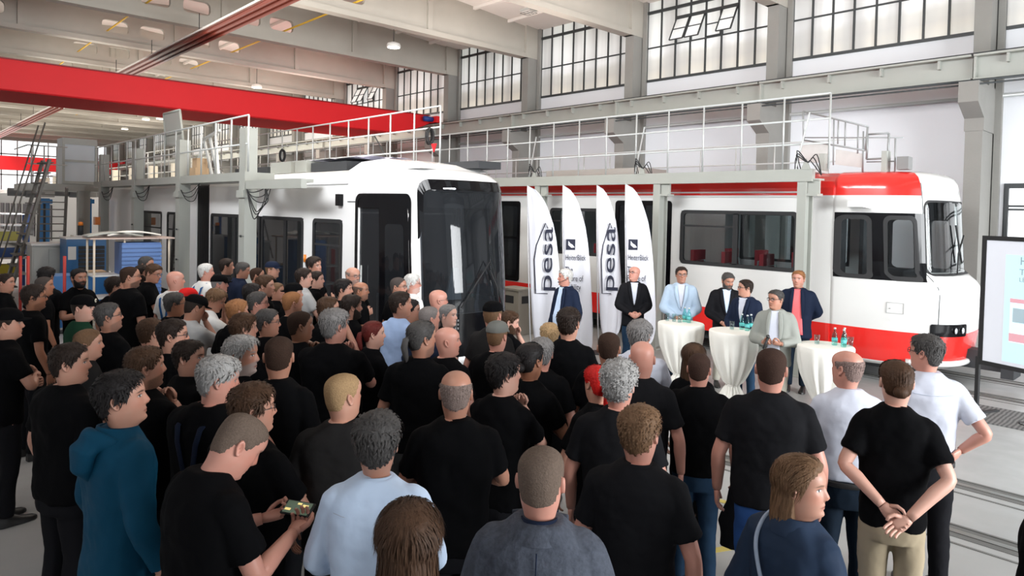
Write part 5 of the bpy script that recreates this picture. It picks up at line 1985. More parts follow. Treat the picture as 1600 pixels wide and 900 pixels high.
        if hair not in ('buzz', 'thin', 'cap') and dist < 16:
            # locks lying on the scalp
            rg = np.random.default_rng(int(hx * 7 + hy))
            ii, jj = np.nonzero((k > (.55 if hair != 'ring' else .3)) & ((hair != 'long') | (V[..., 2] > .035)))
            cnt = int({'curly': 900, 'full': 700, 'short': 700, 'long': 900, 'ring': 350, 'receding': 450}.get(hair, 420) * (1 if dist < 6.5 else .5))
            if len(ii):
                # weight by the area each grid cell covers, so the locks are even
                wt = np.hypot(V[ii, jj, 0], V[ii, jj, 1] + .012) * np.gradient(np.array(HZ))[ii] + 2e-5
                ch = rg.choice(len(ii), cnt, p=wt / wt.sum())
                B_ = V[ii[ch], jj[ch]]
                NN = N_[ii[ch], jj[ch]]
                flow = np.zeros_like(B_)
                topness = np.clip((B_[:, 2] - .05) / .05, 0, 1)[:, None]
                flow[:, 2] = -1
                flow[:, 1] = -.35
                if hair in ('pony', 'bun'):
                    flow = np.array((0, -.13, -.02)) - B_
                    flow /= np.linalg.norm(flow, axis=1, keepdims=True)
                elif hair == 'curly':
                    flow = rg.normal(size=B_.shape)
                elif hair == 'long':
                    flow = flow * (1.05 - topness) + topness * (np.array((0, -.35, 0)) + B_ * np.array((14, 0, 0))) + rg.normal(size=B_.shape) * .08
                else:
                    flow = flow * (1 - topness) + topness * (np.array((0, .9, .1)) + B_ * np.array((6, 3, 0)))
                    flow += rg.normal(size=B_.shape) * .33
                flow -= NN * (flow * NN).sum(1, keepdims=True)
                flow /= np.linalg.norm(flow, axis=1, keepdims=True) + 1e-9
                sdw = np.cross(flow, NN)
                ln = ({'curly': .020, 'full': .034, 'long': .075, 'short': .021, 'ring': .012}.get(hair, .024) * (.6 + .8 * rg.random(cnt)))[:, None]
                lift = ({'curly': .011, 'full': .007, 'short': .0055}.get(hair, .002) * rg.random(cnt))[:, None]
                wd = (.0028 + .0025 * rg.random(cnt))[:, None] * (.55 if hair == 'long' else 1)
                r0 = B_ - NN * .003
                m0 = B_ + flow * ln * .5 + NN * (lift + .0012 - ln ** 2 / .8)
                t0 = B_ + flow * ln + NN * (lift * .6 - ln ** 2 / .19)
                pts_ = np.stack([r0 - sdw * wd, r0 + sdw * wd, m0 + sdw * wd * .9, m0 - sdw * wd * .9, t0], 1).reshape(-1, 3)
                hb.add(headpos(pts_, True), [f for q in range(cnt) for f in ((q * 5, q * 5 + 1, q * 5 + 2, q * 5 + 3), (q * 5 + 3, q * 5 + 2, q * 5 + 4))], True)
        ho = link('hair', hb.mesh('hair'), hair_mat(hc, 'ring' if hair == 'ring' else hair in ('buzz', 'thin'), skin), T.o)
        if hair == 'long':
            hb = MB()
            rw = []
            for i in range(15):
                q = i / 14
                z = .045 - q * .36
                ww = np.interp(q, [0, .2, .45, .8, 1], [.080, .092, .100, .108, .085])
                ff = np.interp(q, [0, .2, .5, 1], [-.004, .002, -.004, -.02])
                bb = np.interp(q, [0, .25, .6, 1], [-.112, -.120, -.125, -.115])
                yc_ = -.03 if q < .3 else -.03 - (q - .3) * .03
                ring_ = []
                for k_ in range(36):
                    a_ = 2 * PI * k_ / 36
                    wv = 1 + .05 * noise.noise((math.cos(a_) * 5 + sdv, math.sin(a_) * 5, q * 3)) + .02 * math.sin(a_ * 13 + q * 4)
                    x_, y_ = math.sin(a_) * ww * wv, math.cos(a_)
                    y_ = (ff - yc_) * y_ * wv + yc_ if y_ > 0 else (yc_ - bb) * y_ * wv + yc_
                    ring_.append((x_, y_, z))
                rw.append(ring_)
            P_ = [[tuple(t_) for t_ in headpos(r, True)] for r in rw]
            hb.grid(P_, True, True)
            hb.add(P_[-1], [tuple(range(36))])
            rg = np.random.default_rng(int(hx))
            for _ in range(420):
                i0 = int(rg.integers(0, 9))
                k0 = rg.uniform(6, 30)
                ln_ = int(rg.integers(3, 6))
                ka, kb = int(k0) % 36, (int(k0) + 1) % 36
                fr_ = k0 - int(k0)
                strip_ = []
                ce = np.array(rw[7]).mean(0)
                for q in range(ln_ + 1):
                    a1, a2 = np.array(rw[i0 + q][ka]), np.array(rw[i0 + q][kb])
                    c_ = a1 * (1 - fr_) + a2 * fr_
                    o_ = c_ - np.array((0, -.04, c_[2]))
                    o_ /= np.linalg.norm(o_)
                    t_ = np.array((o_[1], -o_[0], 0))
                    l_ = .0035 * math.sin(PI * q / ln_) + .0008
                    wd_ = .0035 * (1 - q / ln_) + .0006
                    strip_ += [c_ + o_ * l_ - t_ * wd_, c_ + o_ * l_ + t_ * wd_]
                hb.add([tuple(v_) for v_ in headpos(strip_, True)], [(2 * q, 2 * q + 1, 2 * q + 3, 2 * q + 2) for q in range(ln_)], True)
            link('long_hair', hb.mesh('long_hair'), hair_mat(hc), ho)
        if hair in ('bun', 'pony'):
            hb = MB()
            if hair == 'bun':
                c_ = (0, -.118, -.028)
                prof = [(0.0, -.034), (.02, -.030), (.032, -.016), (.036, 0), (.031, .017), (.018, .029), (0, .033)]
                rr_ = [[(c_[0] + math.cos(2 * PI * k_ / 14) * r_ * (1.1), c_[1] + math.sin(2 * PI * k_ / 14) * r_, c_[2] + z_) for k_ in range(14)] for r_, z_ in prof]
                P_ = [[tuple(t_) for t_ in headpos(r, True)] for r in rr_]
                hb.grid(P_, True, True)
            else:
                pts = headpos([(0, -.10, .02), (0, -.130, .005), (0, -.140, -.04), (0, -.125, -.11), (0, -.115, -.17)], True)
                hb.tube([tuple(q) for q in pts], [.015, .024, .026, .021, .006], 10)
            link('hair_bun' if hair == 'bun' else 'ponytail', hb.mesh('bun'), hair_mat(hc), ho)
    if beard > 1.0:
        V = HV.copy()
        az = np.degrees(np.abs(_a))
        lim = np.interp(az, [0, 20, 28, 50, 78, 180], [-.075, -.072, -.052, -.035, .0, -.3])
        m = np.minimum(lim[None, :] - V[..., 2], V[..., 2] + .128)
        m = np.minimum(m, (86 - az)[None, :] * .002)
        k = np.clip(m / .010, 0, 1)
        off = k * .012 * (beard - 0.6) - .004 * (1 - k)
        N_ = V - np.array((0, 0, -.03))
        N_ /= np.linalg.norm(N_, axis=2, keepdims=True)
        V = V + N_ * off[..., None]
        idx = (m > -.010).reshape(-1)
        fs = [f for f in HFr if all(idx[q] for q in f)]
        used = sorted({q for f in fs for q in f})
        mp_ = {q: i for i, q in enumerate(used)}
        if fs:
            hb = MB().add(headpos(V.reshape(-1, 3)[used], True), [tuple(mp_[q] for q in f) for f in fs], True)
            link('beard', hb.mesh('beard'), hair_mat(hc), T.o)
    if cap:
        V = HV.copy()
        sel = [i for i in range(NR) if HZ[i] >= .035]
        rows_ = []
        for i in sel:
            rows_.append([(V[i, j, 0] * 1.0 + math.sin(_a[j]) * .012, V[i, j, 1] + math.cos(_a[j]) * .012, V[i, j, 2] + .012 + (.006 if HZ[i] > .09 else 0)) for j in range(NT)])
        P_ = [[tuple(t_) for t_ in headpos(r, True)] for r in rows_]
        cb = MB().grid(P_, True, True)
        cb.add(P_[-1], [tuple(range(NT))])
        co = link('cap', cb.mesh('cap'), CL[cap], T.o)
        bb = MB()
        fl = -1 if extra == 'backwards' else 1
        up_, dn_ = [], []
        R1, R2 = [], []
        for i in range(13):
            a_ = -1.05 + 2.1 * i / 12
            x0, y0 = math.sin(a_) * .085, math.cos(a_) * .098 - .005
            x1, y1 = math.sin(a_) * .085, math.cos(a_) * .098 + .062 * math.cos(a_ * 1.2)
            R1.append((x0, fl * y0, .052))
            R2.append((x1, fl * y1, .042 - .012 * abs(math.sin(a_))))
        A_, B_ = headpos(R1, True), headpos(R2, True)
        bb.add([tuple(q) for q in A_] + [tuple(q) for q in B_] + [(q[0], q[1], q[2] - .006) for q in B_] + [(q[0], q[1], q[2] - .006) for q in A_],
               [(i, i + 1, 13 + i + 1, 13 + i) for i in range(12)] + [(13 + i, 14 + i, 27 + i, 26 + i) for i in range(12)] + [(26 + i, 27 + i, 40 + i, 39 + i) for i in range(12)], True)
        link('cap_peak', bb.mesh('cap_peak'), CL[cap], co)
        if extra == 'emblem':
            c_ = Vector(headpos([(0, .108, .078)], True)[0])
            eb = MB()
            f_ = Vector(headpos([(0, .118, .078)], True)[0]) - c_
            eb.tube([c_ - f_ * .3, c_ + f_ * .25], .019, 16)
            link('cap_emblem', eb.mesh('cap_emblem'), mat('emblem_cream', (0.75, 0.68, 0.55), 0.6), co)
            eb = MB().tube([c_ + f_ * .24, c_ + f_ * .32], .010, 12)
            link('cap_emblem', eb.mesh('cap_emblem'), CL['redcap'] if False else CL['black'], co)
    if specs:
        gb = MB()
        dark = specs == 'dark'
        for sd in (-1, 1):
            pts = []
            for k_ in range(17):
                a_ = 2 * PI * k_ / 16
                cx, cz = sd * .032 + math.cos(a_) * .0245, .008 + math.sin(a_) * .017
                pts.append((cx, .099 - abs(cx) * .16, cz))
            gb.tube([tuple(q) for q in headpos(pts, True)], .0016 if not dark else .0025, 5, cap=False)
            gb.tube([tuple(q) for q in headpos([(sd * .056, .090, .014), (sd * .076, .05, .014), (sd * .080, -.010, .010), (sd * .078, -.022, -.006)], True)], .0018 if not dark else .0026, 5)
        gb.tube([tuple(q) for q in headpos([(-.009, .098, .010), (0, .101, .013), (.009, .098, .010)], True)], .0016, 5)
        go = link('glasses', gb.mesh('glasses'), M_gls, T.o)
        lb = MB()
        for sd in (-1, 1):
            q = [(sd * .032 + math.cos(2 * PI * k_ / 12) * .0235, .0985 - abs(sd * .032 + math.cos(2 * PI * k_ / 12) * .0235) * .16, .008 + math.sin(2 * PI * k_ / 12) * .016) for k_ in range(12)]
            lb.add([tuple(t_) for t_ in headpos(q, True)], [tuple(range(12))])
        link('lens', lb.mesh('lens'), M_lens, go)
    T.arr = arr
    T.s = s
    T.headpos = headpos
    T.rz = rz
    T.pos = p
    T.w_ = w_
    PEOPLE.append((label, hx, hy, h, w_, p.x, p.y))
    return T
# ================================================================== the crowd
CR = 'people in the crowd'
P_ = person
# --- nearest row
phone_man = P_(400, 652, 62, 'man in black t-shirt bent over the phone in both his hands', h=1.842, body=58, pitch=.62, hair='thin', hc='bgrey', skin='pink', arms='phone', belly=.05, w_=1.08, tr='work', lean=.10, group=CR)
P_(590, 647, 14, 'man in pale blue collared shirt with dark greying hair, seen from behind', h=1.800, body=6, top='lshirt', tc='lblue2', hair='full', hc='dgrey', tr='djeans', arms='front', w_=1.03, belly=.03, group=CR)
P_(640, 790, 4, 'woman with very long straight dark brown hair, nearest head at the lower edge', hv=1.1, h=1.780, fem=True, top='blazer', tc='navy', hair='long', hc='brown', inner='white', group=CR)
P_(846, 698, 9, 'shaven-headed man in blue-grey tweed blazer, seen from behind', h=1.820, body=3, top='blazer', tc='tweed', hair='buzz', hc='bgrey', skin='pink', w_=1.06, belly=.03, tr='djeans', group=CR, inner='navy')
P_(1000, 634, 22, 'man in black polo with short brown hair in front of the faded t-shirt', h=1.800, body=10, top='polo', tc='black2', hair='short', hc='lbrown', skin='pink', arms='down', arms2='down', tr='work', w_=1.04, group=CR)
P_(968, 567, 18, 'man with curly light grey hair in faded black t-shirt, arm hanging', h=1.820, body=8, top='tee', tc='black2', hair='curly', hc='lgrey', skin='pink', arms='down', w_=1.05, belly=.05, tr='workgrey', group=CR)
WOM = P_(1250, 714, 103, 'woman with long light brown hair turned right, in a dark navy jacket', h=1.730, body=30, fem=True, top='jacket', tc='navy2', hair='long', hc='lbrown', skin='fair', w_=1.08, arms='down', group=CR)
P_(1402, 564, -12, 'man with a dark hair bun and khaki trousers, hands clasped behind his back', h=1.840, body=-4, top='tee', tc='black', hair='bun', hc='brown', skin='pale', arms='back', beard=.6, tr='khaki', w_=.98, belly=.05, group=CR)
P_(1326, 547, -52, 'balding grey-haired man in white short-sleeved shirt and dark jeans', h=1.800, body=-12, top='shirt', tc='white', hair='ring', hc='grey', skin='pink', arms='lap', tr='djeans', belly=.06, group=CR)
P_(1450, 523, -62, 'man in white short-sleeved shirt and glasses, hand on hip, by the screen', h=1.860, body=-14, top='shirt', tc='white', hair='short', hc='dgrey', skin='pink', arms='hip', arms2='lap', tr='work', specs='dark', belly=.03, group=CR)
P_(1206, 544, 2, 'broad man in black polo and bright blue jeans, seen from behind', h=1.880, body=0, top='polo', tc='black2', hair='thin', hc='dark', skin='pink', arms='down', w_=1.14, belly=.07, tr='bjeans', group=CR)
P_(1093, 552, 6, 'man in black polo and faded blue jeans holding a dark jacket', h=1.687, body=4, top='polo', tc='black', hair='thin', hc='dark', skin='pink', arms='down', w_=1.12, belly=.04, tr='jeans', group=CR)
P_(1084, 538, 10, 'woman with long reddish brown hair before the front table', h=1.660, fem=True, top='tee', tc='black', hair='long', hc='brown', skin='fair', shoe='white', group=CR)
P_(1000, 501, 20, 'grey-haired man in white long-sleeved shirt beside the first table', h=1.796, body=6, top='lshirt', tc='white', hair='full', hc='grey', skin='mid', arms='front', w_=1.08, tr='djeans', group=CR)
P_(1004, 532, 0, 'bald man in black t-shirt in front of the white long-sleeved shirt', h=1.811, hair='bald', skin='pink', tc='black2', w_=1.06, group=CR)
P_(952, 519, 4, 'man with cropped dark hair and a thin crown, left of the bald man', h=1.781, hair='thin', hc='dark', skin='mid', w_=1.10, group=CR)
P_(934, 572, -35, 'woman with bright red hair beside the curly grey-haired man', h=1.701, fem=True, hair='pony', hc='red', skin='fair', top='tee', tc='black', group=CR)
P_(889, 481, 18, 'tall young man in black t-shirt standing in front of the bearded speaker', h=1.880, body=10, hair='short', hc='dark', skin='fair', arms='down', group=CR, w_=1.02)
P_(859, 506, 0, 'woman with smooth blond hair, only her head showing', h=1.660, fem=True, hair='full', hc='blond', skin='fair', group=CR)
P_(847, 528, 4, 'man with neat short grey hair in black t-shirt, seen from behind', h=1.719, hair='short', hc='grey', skin='pink', group=CR, w_=1.06)
P_(828, 536, 38, 'person with black hair tied back and brown skin, in black t-shirt', h=1.769, hair='bun', hc='black', skin='tan', arms='crossed', group=CR, w_=1.05)
P_(787, 554, 52, 'young man with dark hair resting his chin on his raised hand', h=1.778, body=28, hair='full', hc='black', skin='pale', arms='chin', group=CR)
P_(713, 578, 3, 'man with bald crown and grey fringe in black t-shirt, arms folded', h=1.820, body=0, hair='ring', hc='grey', skin='mid', arms='crossed', group=CR, w_=1.08)
P_(777, 503, 28, 'man in grey baseball cap and black t-shirt', h=1.741, hair='cap', hc='lbrown', cap='olive', skin='pink', group=CR, w_=1.06)
P_(770, 472, 26, 'man in black baseball cap and dark grey t-shirt in front of the tram nose', h=1.800, hair='cap', hc='lbrown', cap='black', tc='dgrey', skin='pink', group=CR)
P_(799, 486, 70, 'bearded man holding both hands to his face near the tram nose', h=1.656, body=40, hair='short', hc='brown', skin='pale', arms='face', beard=1.2, pitch=.25, group=CR)
P_(658, 502, 46, 'man with slicked grey hair in a ponytail and black polo', h=1.860, body=18, top='polo', tc='black', hair='pony', hc='dgrey', skin='mid', beard=.5, arms='down', tr='workgrey', group=CR, w_=1.04)
P_(698, 510, 70, 'bald reddish-faced man half hidden behind the ponytailed man', h=1.741, body=30, hair='bald', skin='pink', group=CR, w_=1.05)
P_(670, 478, 48, 'man with cropped grey hair in dark clothes with a blue collar', h=1.766, hair='buzz', hc='grey', skin='pink', tc='navy', top='polo', group=CR, w_=1.1)
P_(684, 452, 60, 'bald pale-skinned man in grey t-shirt before the tram doorway', h=1.785, hair='bald', skin='pink', tc='dgrey', group=CR, specs=True)
P_(700, 476, 118, 'woman with a pale round face looking right past the tram nose', h=1.695, body=60, fem=True, hair='pony', hc='grey', skin='pale', group=CR)
P_(625, 456, 66, 'dark-haired man in light blue shirt and belt, hands joined', h=1.851, body=46, top='lshirt', tc='lblue', hair='short', hc='dark', skin='mid', arms='lap', tr='djeans', group=CR)
P_(641, 468, 78, 'man with dark hair showing just behind the light blue shirt', h=1.715, hair='short', hc='black', skin='mid', group=CR)
P_(644, 429, 76, 'white-haired man with glasses and white shirt at the tram door', h=1.797, body=50, top='shirt', tc='bwhite', hair='full', hc='white', skin='pink', specs=True, beard=.4, group=CR)
P_(622, 433, 95, 'man with thin grey hair and glasses beside the white-haired man', h=1.803, body=60, hair='thin', hc='dgrey', skin='mid', specs=True, group=CR, loc=None)
P_(551, 417, 140, 'bald bearded man with glasses and folded arms leaning at the tram door', h=1.861, body=130, hair='ring', hc='grey', skin='fair', beard=.7, specs=True, arms='crossed', group=CR)
P_(563, 440, 85, 'balding dark-skinned man in front of the man with folded arms', h=1.715, hair='ring', hc='dgrey', skin='tan', beard=.5, group=CR)
P_(536, 437, 82, 'bearded man with swept black hair near the tram side window', h=1.783, hair='full', hc='black', skin='fair', beard=.9, group=CR)
P_(549, 462, 62, 'man with brown hair and full beard behind the big grey-haired man', h=1.751, hair='full', hc='dark', skin='mid', beard=1.2, group=CR)
P_(522, 484, 42, 'big grey-haired man in black t-shirt with a hand on his chin', h=1.870, body=22, hair='full', hc='grey', skin='pink', arms='chin', w_=1.24, belly=.06, group=CR)
P_(583, 502, 72, 'woman with dark red hair tied back in black t-shirt', h=1.700, body=52, fem=True, hair='pony', hc='dred', skin='pale', tr='workgrey', arms='crossed', group=CR)
P_(535, 583, 42, 'man with cropped blond hair in dark grey t-shirt, seen from behind', h=1.789, body=14, hair='buzz', hc='blond', skin='fair', tc='dgrey', w_=1.06, group=CR)
P_(436, 525, 8, 'man with flat-topped shaved dark hair and a long bare neck', h=1.868, body=24, hair='buzz', hc='dark', skin='mid', group=CR)
P_(468, 486, 62, 'brown-skinned man with thinning hair and a hand on his chin', h=1.800, hair='thin', hc='dark', skin='brown', arms='chin', group=CR)
P_(512, 464, 72, 'man with short brown hair turned to the right behind raised hands', h=1.791, hair='short', hc='brown', skin='mid', arms='face', group=CR)
P_(489, 402, 128, 'dark-haired man in black leaning his head before the tram window', h=1.920, body=110, hair='full', hc='dark', skin='fair', roll=.2, group=CR, arms='crossed')
P_(474, 420, 80, 'young man in light grey t-shirt with dark hair', h=1.818, hair='full', hc='dark', skin='pale', tc='ltgrey', arms='crossed', group=CR, body=60)
P_(494, 424, 88, 'pale young man in black with dark short hair beside the grey t-shirt', h=1.743, hair='short', hc='dark', skin='pale', group=CR)
P_(456, 455, 52, 'man with ginger-brown buzz cut in the middle of the crowd', h=1.800, hair='buzz', hc='ginger', skin='mid', beard=.5, group=CR)
P_(425, 409, 100, 'man with dark headgear over fair hair in front of the tram window', h=1.799, hair='cap', hc='lbrown', cap='navy', skin='fair', arms='crossed', specs=True, group=CR)
P_(401, 418, 75, 'man with thin dark hair standing by the gantry post', h=1.760, hair='thin', hc='dark', skin='mid', group=CR)
P_(381, 410, 82, 'grey-haired man in dark work jacket leaning towards the right', h=1.800, hair='short', hc='dgrey', skin='mid', top='jacket', tc='navy', pitch=.2, group=CR)
P_(353, 404, 72, 'man with swept dark hair in black work jacket', h=1.824, hair='short', hc='dark', skin='fair', top='jacket', tc='black2', group=CR)
P_(321, 412, 72, 'white-haired man in white t-shirt and overall straps', h=1.800, body=50, hair='short', hc='white', skin='pink', tc='bwhite', extra='straps', group=CR)
P_(342, 430, 80, 'man in black peaked cap next to the white-haired man with straps', h=1.740, hair='cap', hc='grey', cap='black', skin='pink', tc='black', group=CR)
P_(293, 451, 72, 'man wearing a red cap', h=1.704, hair='cap', hc='dark', cap='redcap', skin='fair', tc='black', group=CR)
P_(273, 423, 66, 'bald heavy man in white t-shirt with blue overall straps', h=1.820, body=50, hair='bald', skin='pink', tc='bwhite', extra='straps', w_=1.12, belly=.04, group=CR)
P_(310, 462, 55, 'man in black cap and light grey t-shirt with his hand to his bowed face', h=1.779, body=40, hair='cap', hc='dark', cap='black', skin='mid', tc='ltgrey', arms='face', pitch=.35, group=CR)
P_(343, 453, 105, 'man in white t-shirt with tousled brown hair hiding his face in his hand', h=1.760, body=75, hair='full', hc='lbrown', skin='mid', tc='bwhite', arms='face', pitch=.45, group=CR)
P_(272, 457, 66, 'grey-haired man in dark-rimmed glasses and black t-shirt behind the pale grey shirt', h=1.752, hair='short', hc='dgrey', skin='tan', specs='dark', group=CR)
P_(202, 416, 72, 'tall stout man with glasses, goatee and short dark hair', h=1.903, body=56, hair='buzz', hc='dark', skin='mid', beard=.9, specs='dark', w_=1.22, belly=.08, group=CR)
P_(222, 414, 98, 'man with dark hair and full beard beside the tall stout man', h=1.778, body=70, hair='short', hc='dark', skin='mid', beard=1.2, arms='crossed', group=CR)
P_(228, 401, 100, 'grey-haired man highest at the back below the blue crates', h=1.840, body=70, hair='short', hc='dgrey', skin='mid', group=CR)
P_(243, 413, 122, 'man with short brown hair and glasses looking down', h=1.838, body=90, hair='short', hc='brown', skin='mid', specs=True, pitch=.3, arms='crossed', group=CR)
P_(178, 433, 60, 'man with black hair half hidden behind the tall stout man', h=1.720, hair='full', hc='dark', skin='mid', group=CR)
P_(123, 420, 150, 'bearded young man in black polo facing the camera by the blue crate', h=1.780, body=150, top='polo', hair='short', hc='black', skin='mid', beard=1.1, arms='crossed', group=CR)
P_(129, 462, 112, 'man in black cap with a round cream emblem and dark green top', h=1.760, body=70, hair='cap', hc='dark', cap='black', skin='pale', tc='green', top='polo', extra='emblem', group=CR)
P_(165, 474, 72, 'older man with grey hair, dark glasses and raised chin', h=1.780, body=50, hair='short', hc='dgrey', skin='mid', specs='dark', beard=.5, pitch=-.12, arms='crossed', group=CR)
P_(137, 515, 84, 'young woman with light brown hair tied back, in profile', h=1.704, body=60, fem=True, hair='pony', hc='lbrown', skin='fair', group=CR, top='tee', tc='dgrey')
P_(107, 537, 84, 'heavy young man with short dark hair and black t-shirt at the left', h=1.797, body=60, hair='short', hc='dark', skin='fair', w_=1.24, belly=.08, tr='work', group=CR)
P_(183, 583, 86, 'man in blue-teal hooded jacket looking up to the right', h=1.850, body=66, pitch=-.10, hair='full', hc='black', skin='fair', top='hoodie', tc='teal', tr='workgrey', w_=1.02, group=CR)
P_(52, 446, 76, 'man with dark-rimmed glasses in black t-shirt standing left, arms hanging', h=1.800, body=70, hair='full', hc='dark', skin='tan', specs='dark', beard=.4, group=CR)
P_(72, 418, 30, 'man with thick black hair seen from behind near the stair foot', h=1.780, hair='full', hc='black', skin='mid', tc='black2', group=CR)
P_(68, 432, 88, 'man with short greying brown hair in front of the black-haired man', h=1.720, hair='thin', hc='dgrey', skin='tan', group=CR)
P_(8, 428, 112, 'woman with dark hair and folded hands at the left edge', h=1.740, body=100, fem=True, hair='pony', hc='dark', skin='mid', arms='front', group=CR)
P_(10, 483, 80, 'man in black cap with folded arms at the left edge', h=1.780, body=70, hair='cap', hc='dark', cap='black', skin='fair', arms='crossed', group=CR)
P_(225, 542, 66, 'man with brown hair, short beard and one forearm raised, behind the teal jacket', h=1.809, body=46, hair='short', hc='brown', skin='mid', beard=.8, arms='chin', w_=1.08, group=CR)
P_(235, 497, 48, 'man with receding brown hair seen from behind his ear', h=1.750, hair='receding', hc='brown', skin='fair', group=CR)
P_(268, 499, 80, 'man with short dark hair and thin glasses behind the young dark-haired man', h=1.800, body=60, hair='short', hc='dark', skin='fair', specs='dark', beard=.4, group=CR)
P_(294, 532, 108, 'young dark-haired man in front of the thin-glasses man, looking right', h=1.737, body=70, hair='short', hc='dark', skin='fair', group=CR)
P_(346, 558, 70, 'heavy man with thin light grey hair and dark overalls, head bowed', h=1.833, body=46, pitch=.18, hair='full', hc='lgrey', skin='pink', w_=1.24, belly=.08, arms='chin', extra='straps', group=CR)
P_(376, 526, 98, 'older man with white beard and swept grey hair', h=1.805, body=66, hair='full', hc='lgrey', skin='mid', beard=.8, group=CR)
P_(380, 491, 64, 'man with longish brown hair in black t-shirt, ear showing', h=1.768, hair='full', hc='brown', skin='fair', arms='crossed', group=CR)
P_(417, 483, 78, 'grey-haired man with thin glasses in the middle of the left crowd', h=1.746, body=56, hair='short', hc='dgrey', skin='mid', specs=True, group=CR)
P_(402, 456, 78, 'man with dark grey hair, glasses and sunburnt face', h=1.763, body=56, hair='short', hc='dgrey', skin='pink', specs=True, group=CR)
P_(370, 468, 52, 'man with short ginger-blond hair', h=1.762, hair='short', hc='ginger', skin='fair', group=CR)
P_(414, 432, 92, 'young man with shaggy brown hair over his forehead', h=1.783, body=70, hair='curly', hc='brown', skin='fair', group=CR)
P_(432, 442, 95, 'older woman with short fair hair turned right', h=1.661, body=70, fem=True, hair='short', hc='lbrown', skin='mid', arms='crossed', group=CR)
P_(393, 444, 60, 'person with black hair behind the dark grey-haired man', h=1.734, hair='full', hc='black', skin='mid', group=CR)
P_(458, 443, 70, 'man in a dark knitted hat', h=1.740, hair='cap', hc='black', cap='black', extra='backwards', skin='fair', group=CR)
P_(393, 601, 66, 'man with thick dark brown hair and thin glasses behind the phone user', h=1.788, body=50, hair='full', hc='brown', skin='fair', specs=True, w_=1.15, belly=.05, arms='crossed', group=CR)
P_(1662, 690, -60, 'person in black clothes cut off by the right edge', h=1.740, body=-60, hair='short', hc='dark', skin='fair', top='long', tc='black', group=CR)

# --- speakers and guests at the tables
S1 = P_(884, 421, -102, 'speaker with white hair and headset, navy blazer over light blue shirt', h=1.800, body=-135, top='blazer', tc='navy', inner='lblue2', hair='full', hc='white', skin='pink', arms='down', open_=True, tr='djeans', belly=.07)
S2 = P_(993, 416, -142, 'bald man in black blazer and blue jeans before the last feather flag', h=1.800, body=172, top='blazer', tc='dsuit', inner='white', hair='bald', skin='pink', arms='front', tr='jeans', pitch=-.18, specs=True, open_=False, group=None)
S3 = P_(1065, 417, 172, 'man in light blue blazer behind the first high table', h=1.840, body=176, top='blazer', tc='bblazer', inner='white', hair='short', hc='dark', skin='mid', arms='front', specs=True, w_=1.08, tr='djeans')
S4 = P_(1139, 427, 155, 'bearded man in black blazer and light trousers bending to his neighbour', h=1.800, body=172, top='blazer', tc='dsuit', inner='lblue2', hair='short', hc='dgrey', skin='mid', beard=1.1, arms='front', pitch=.3, tr='stone', w_=1.04)
S5 = P_(1166, 437, -105, 'man in navy blazer and glasses whispering to the bearded guest', h=1.755, body=-150, top='blazer', tc='navy', inner='white', hair='short', hc='dark', skin='fair', specs='dark', arms='front', tr='jeans', w_=1.04)
S6 = P_(1213, 453, -140, 'grey-haired man in stone grey blazer holding a microphone', h=1.748, body=-172, top='blazer', tc='gblazer', inner='white', hair='short', hc='dgrey', skin='mid', specs='dark', arms='mic', open_=True, tr='stone', w_=1.06, belly=.04)
S7 = P_(1248, 423, -165, 'man in salmon polo and dark blazer with hands behind his back', h=1.860, body=-174, top='blazer', tc='navy', inner='salmon', hair='short', hc='ginger', skin='pink', beard=.4, arms='back', open_=True, tr='djeans', w_=1.08)
# the speaker's headset microphone
mb = MB()
mb.tube([tuple(q) for q in S1.headpos([(-.082, -.02, .0), (-.084, .0, -.02), (-.078, .05, -.045), (-.05, .10, -.060)], True)], .004, 6)
mb.tube([tuple(q) for q in S1.headpos([(-.052, .098, -.060), (-.040, .108, -.061)], True)], .010, 8)
link('headset_microphone', mb.mesh('headset_microphone'), M_rubber, S1.o)


# --- things people hold
def in_world(T, q):
    c, s_ = math.cos(T.rz), math.sin(T.rz)
    return Vector((T.pos.x + c * q[0] - s_ * q[1], T.pos.y + s_ * q[0] + c * q[1], q[2]))


q1 = [v for v in phone_man.arr if v[0] == 1][0][6]
q2 = [v for v in phone_man.arr if v[0] == -1][0][6]
mid_ = (q1 + q2) / 2 + Vector((.02, .10, .05))
wv = in_world(phone_man, mid_)
t = Thing('phone', 'dark phone with lit gold-green screen held by the bowed man', 'phone', tuple(wv), phone_man.rz + .35)
mb = MB().box(-.075, .075, -.037, .037, 0, .009)
mb.v = [(x, y * math.cos(.5) - z * math.sin(.5), y * math.sin(.5) + z * math.cos(.5)) for x, y, z in mb.v]
t.part('case', mb, M_rubber)
mb = MB().box(-.066, .066, -.032, .032, .0095, .011)
mb.v = [(x, y * math.cos(.5) - z * math.sin(.5), y * math.sin(.5) + z * math.cos(.5)) for x, y, z in mb.v]
m = mat('phone_screen', (0.03, 0.05, 0.04), 0.15, emit=(0.10, 0.14, 0.09), es=.6)
sc_ = t.part('screen', mb, m)
mb = MB().box(-.06, -.03, -.02, -.008, .0112, .0118).box(.02, .05, .006, .02, .0112, .0118).box(-.01, .012, .016, .026, .0112, .0118)
mb.v = [(x, y * math.cos(.5) - z * math.sin(.5), y * math.sin(.5) + z * math.cos(.5)) for x, y, z in mb.v]
t.part('app_tile', mb, mat('screen_gold', (0.6, 0.5, 0.2), 0.3, emit=(0.9, 0.7, 0.25), es=.8), sc_)
q1 = [v for v in S6.arr if v[0] == 1][0][6]
wv = in_world(S6, q1 + Vector((-.055, .06, .03)))
t = Thing('microphone', 'black handheld microphone held by the man in the grey blazer', 'microphone', tuple(wv), S6.rz)
t.part('handle', MB().tube([(0.05, .02, -.10), (0, 0, .04)], [.012, .017], 10), M_rubber)
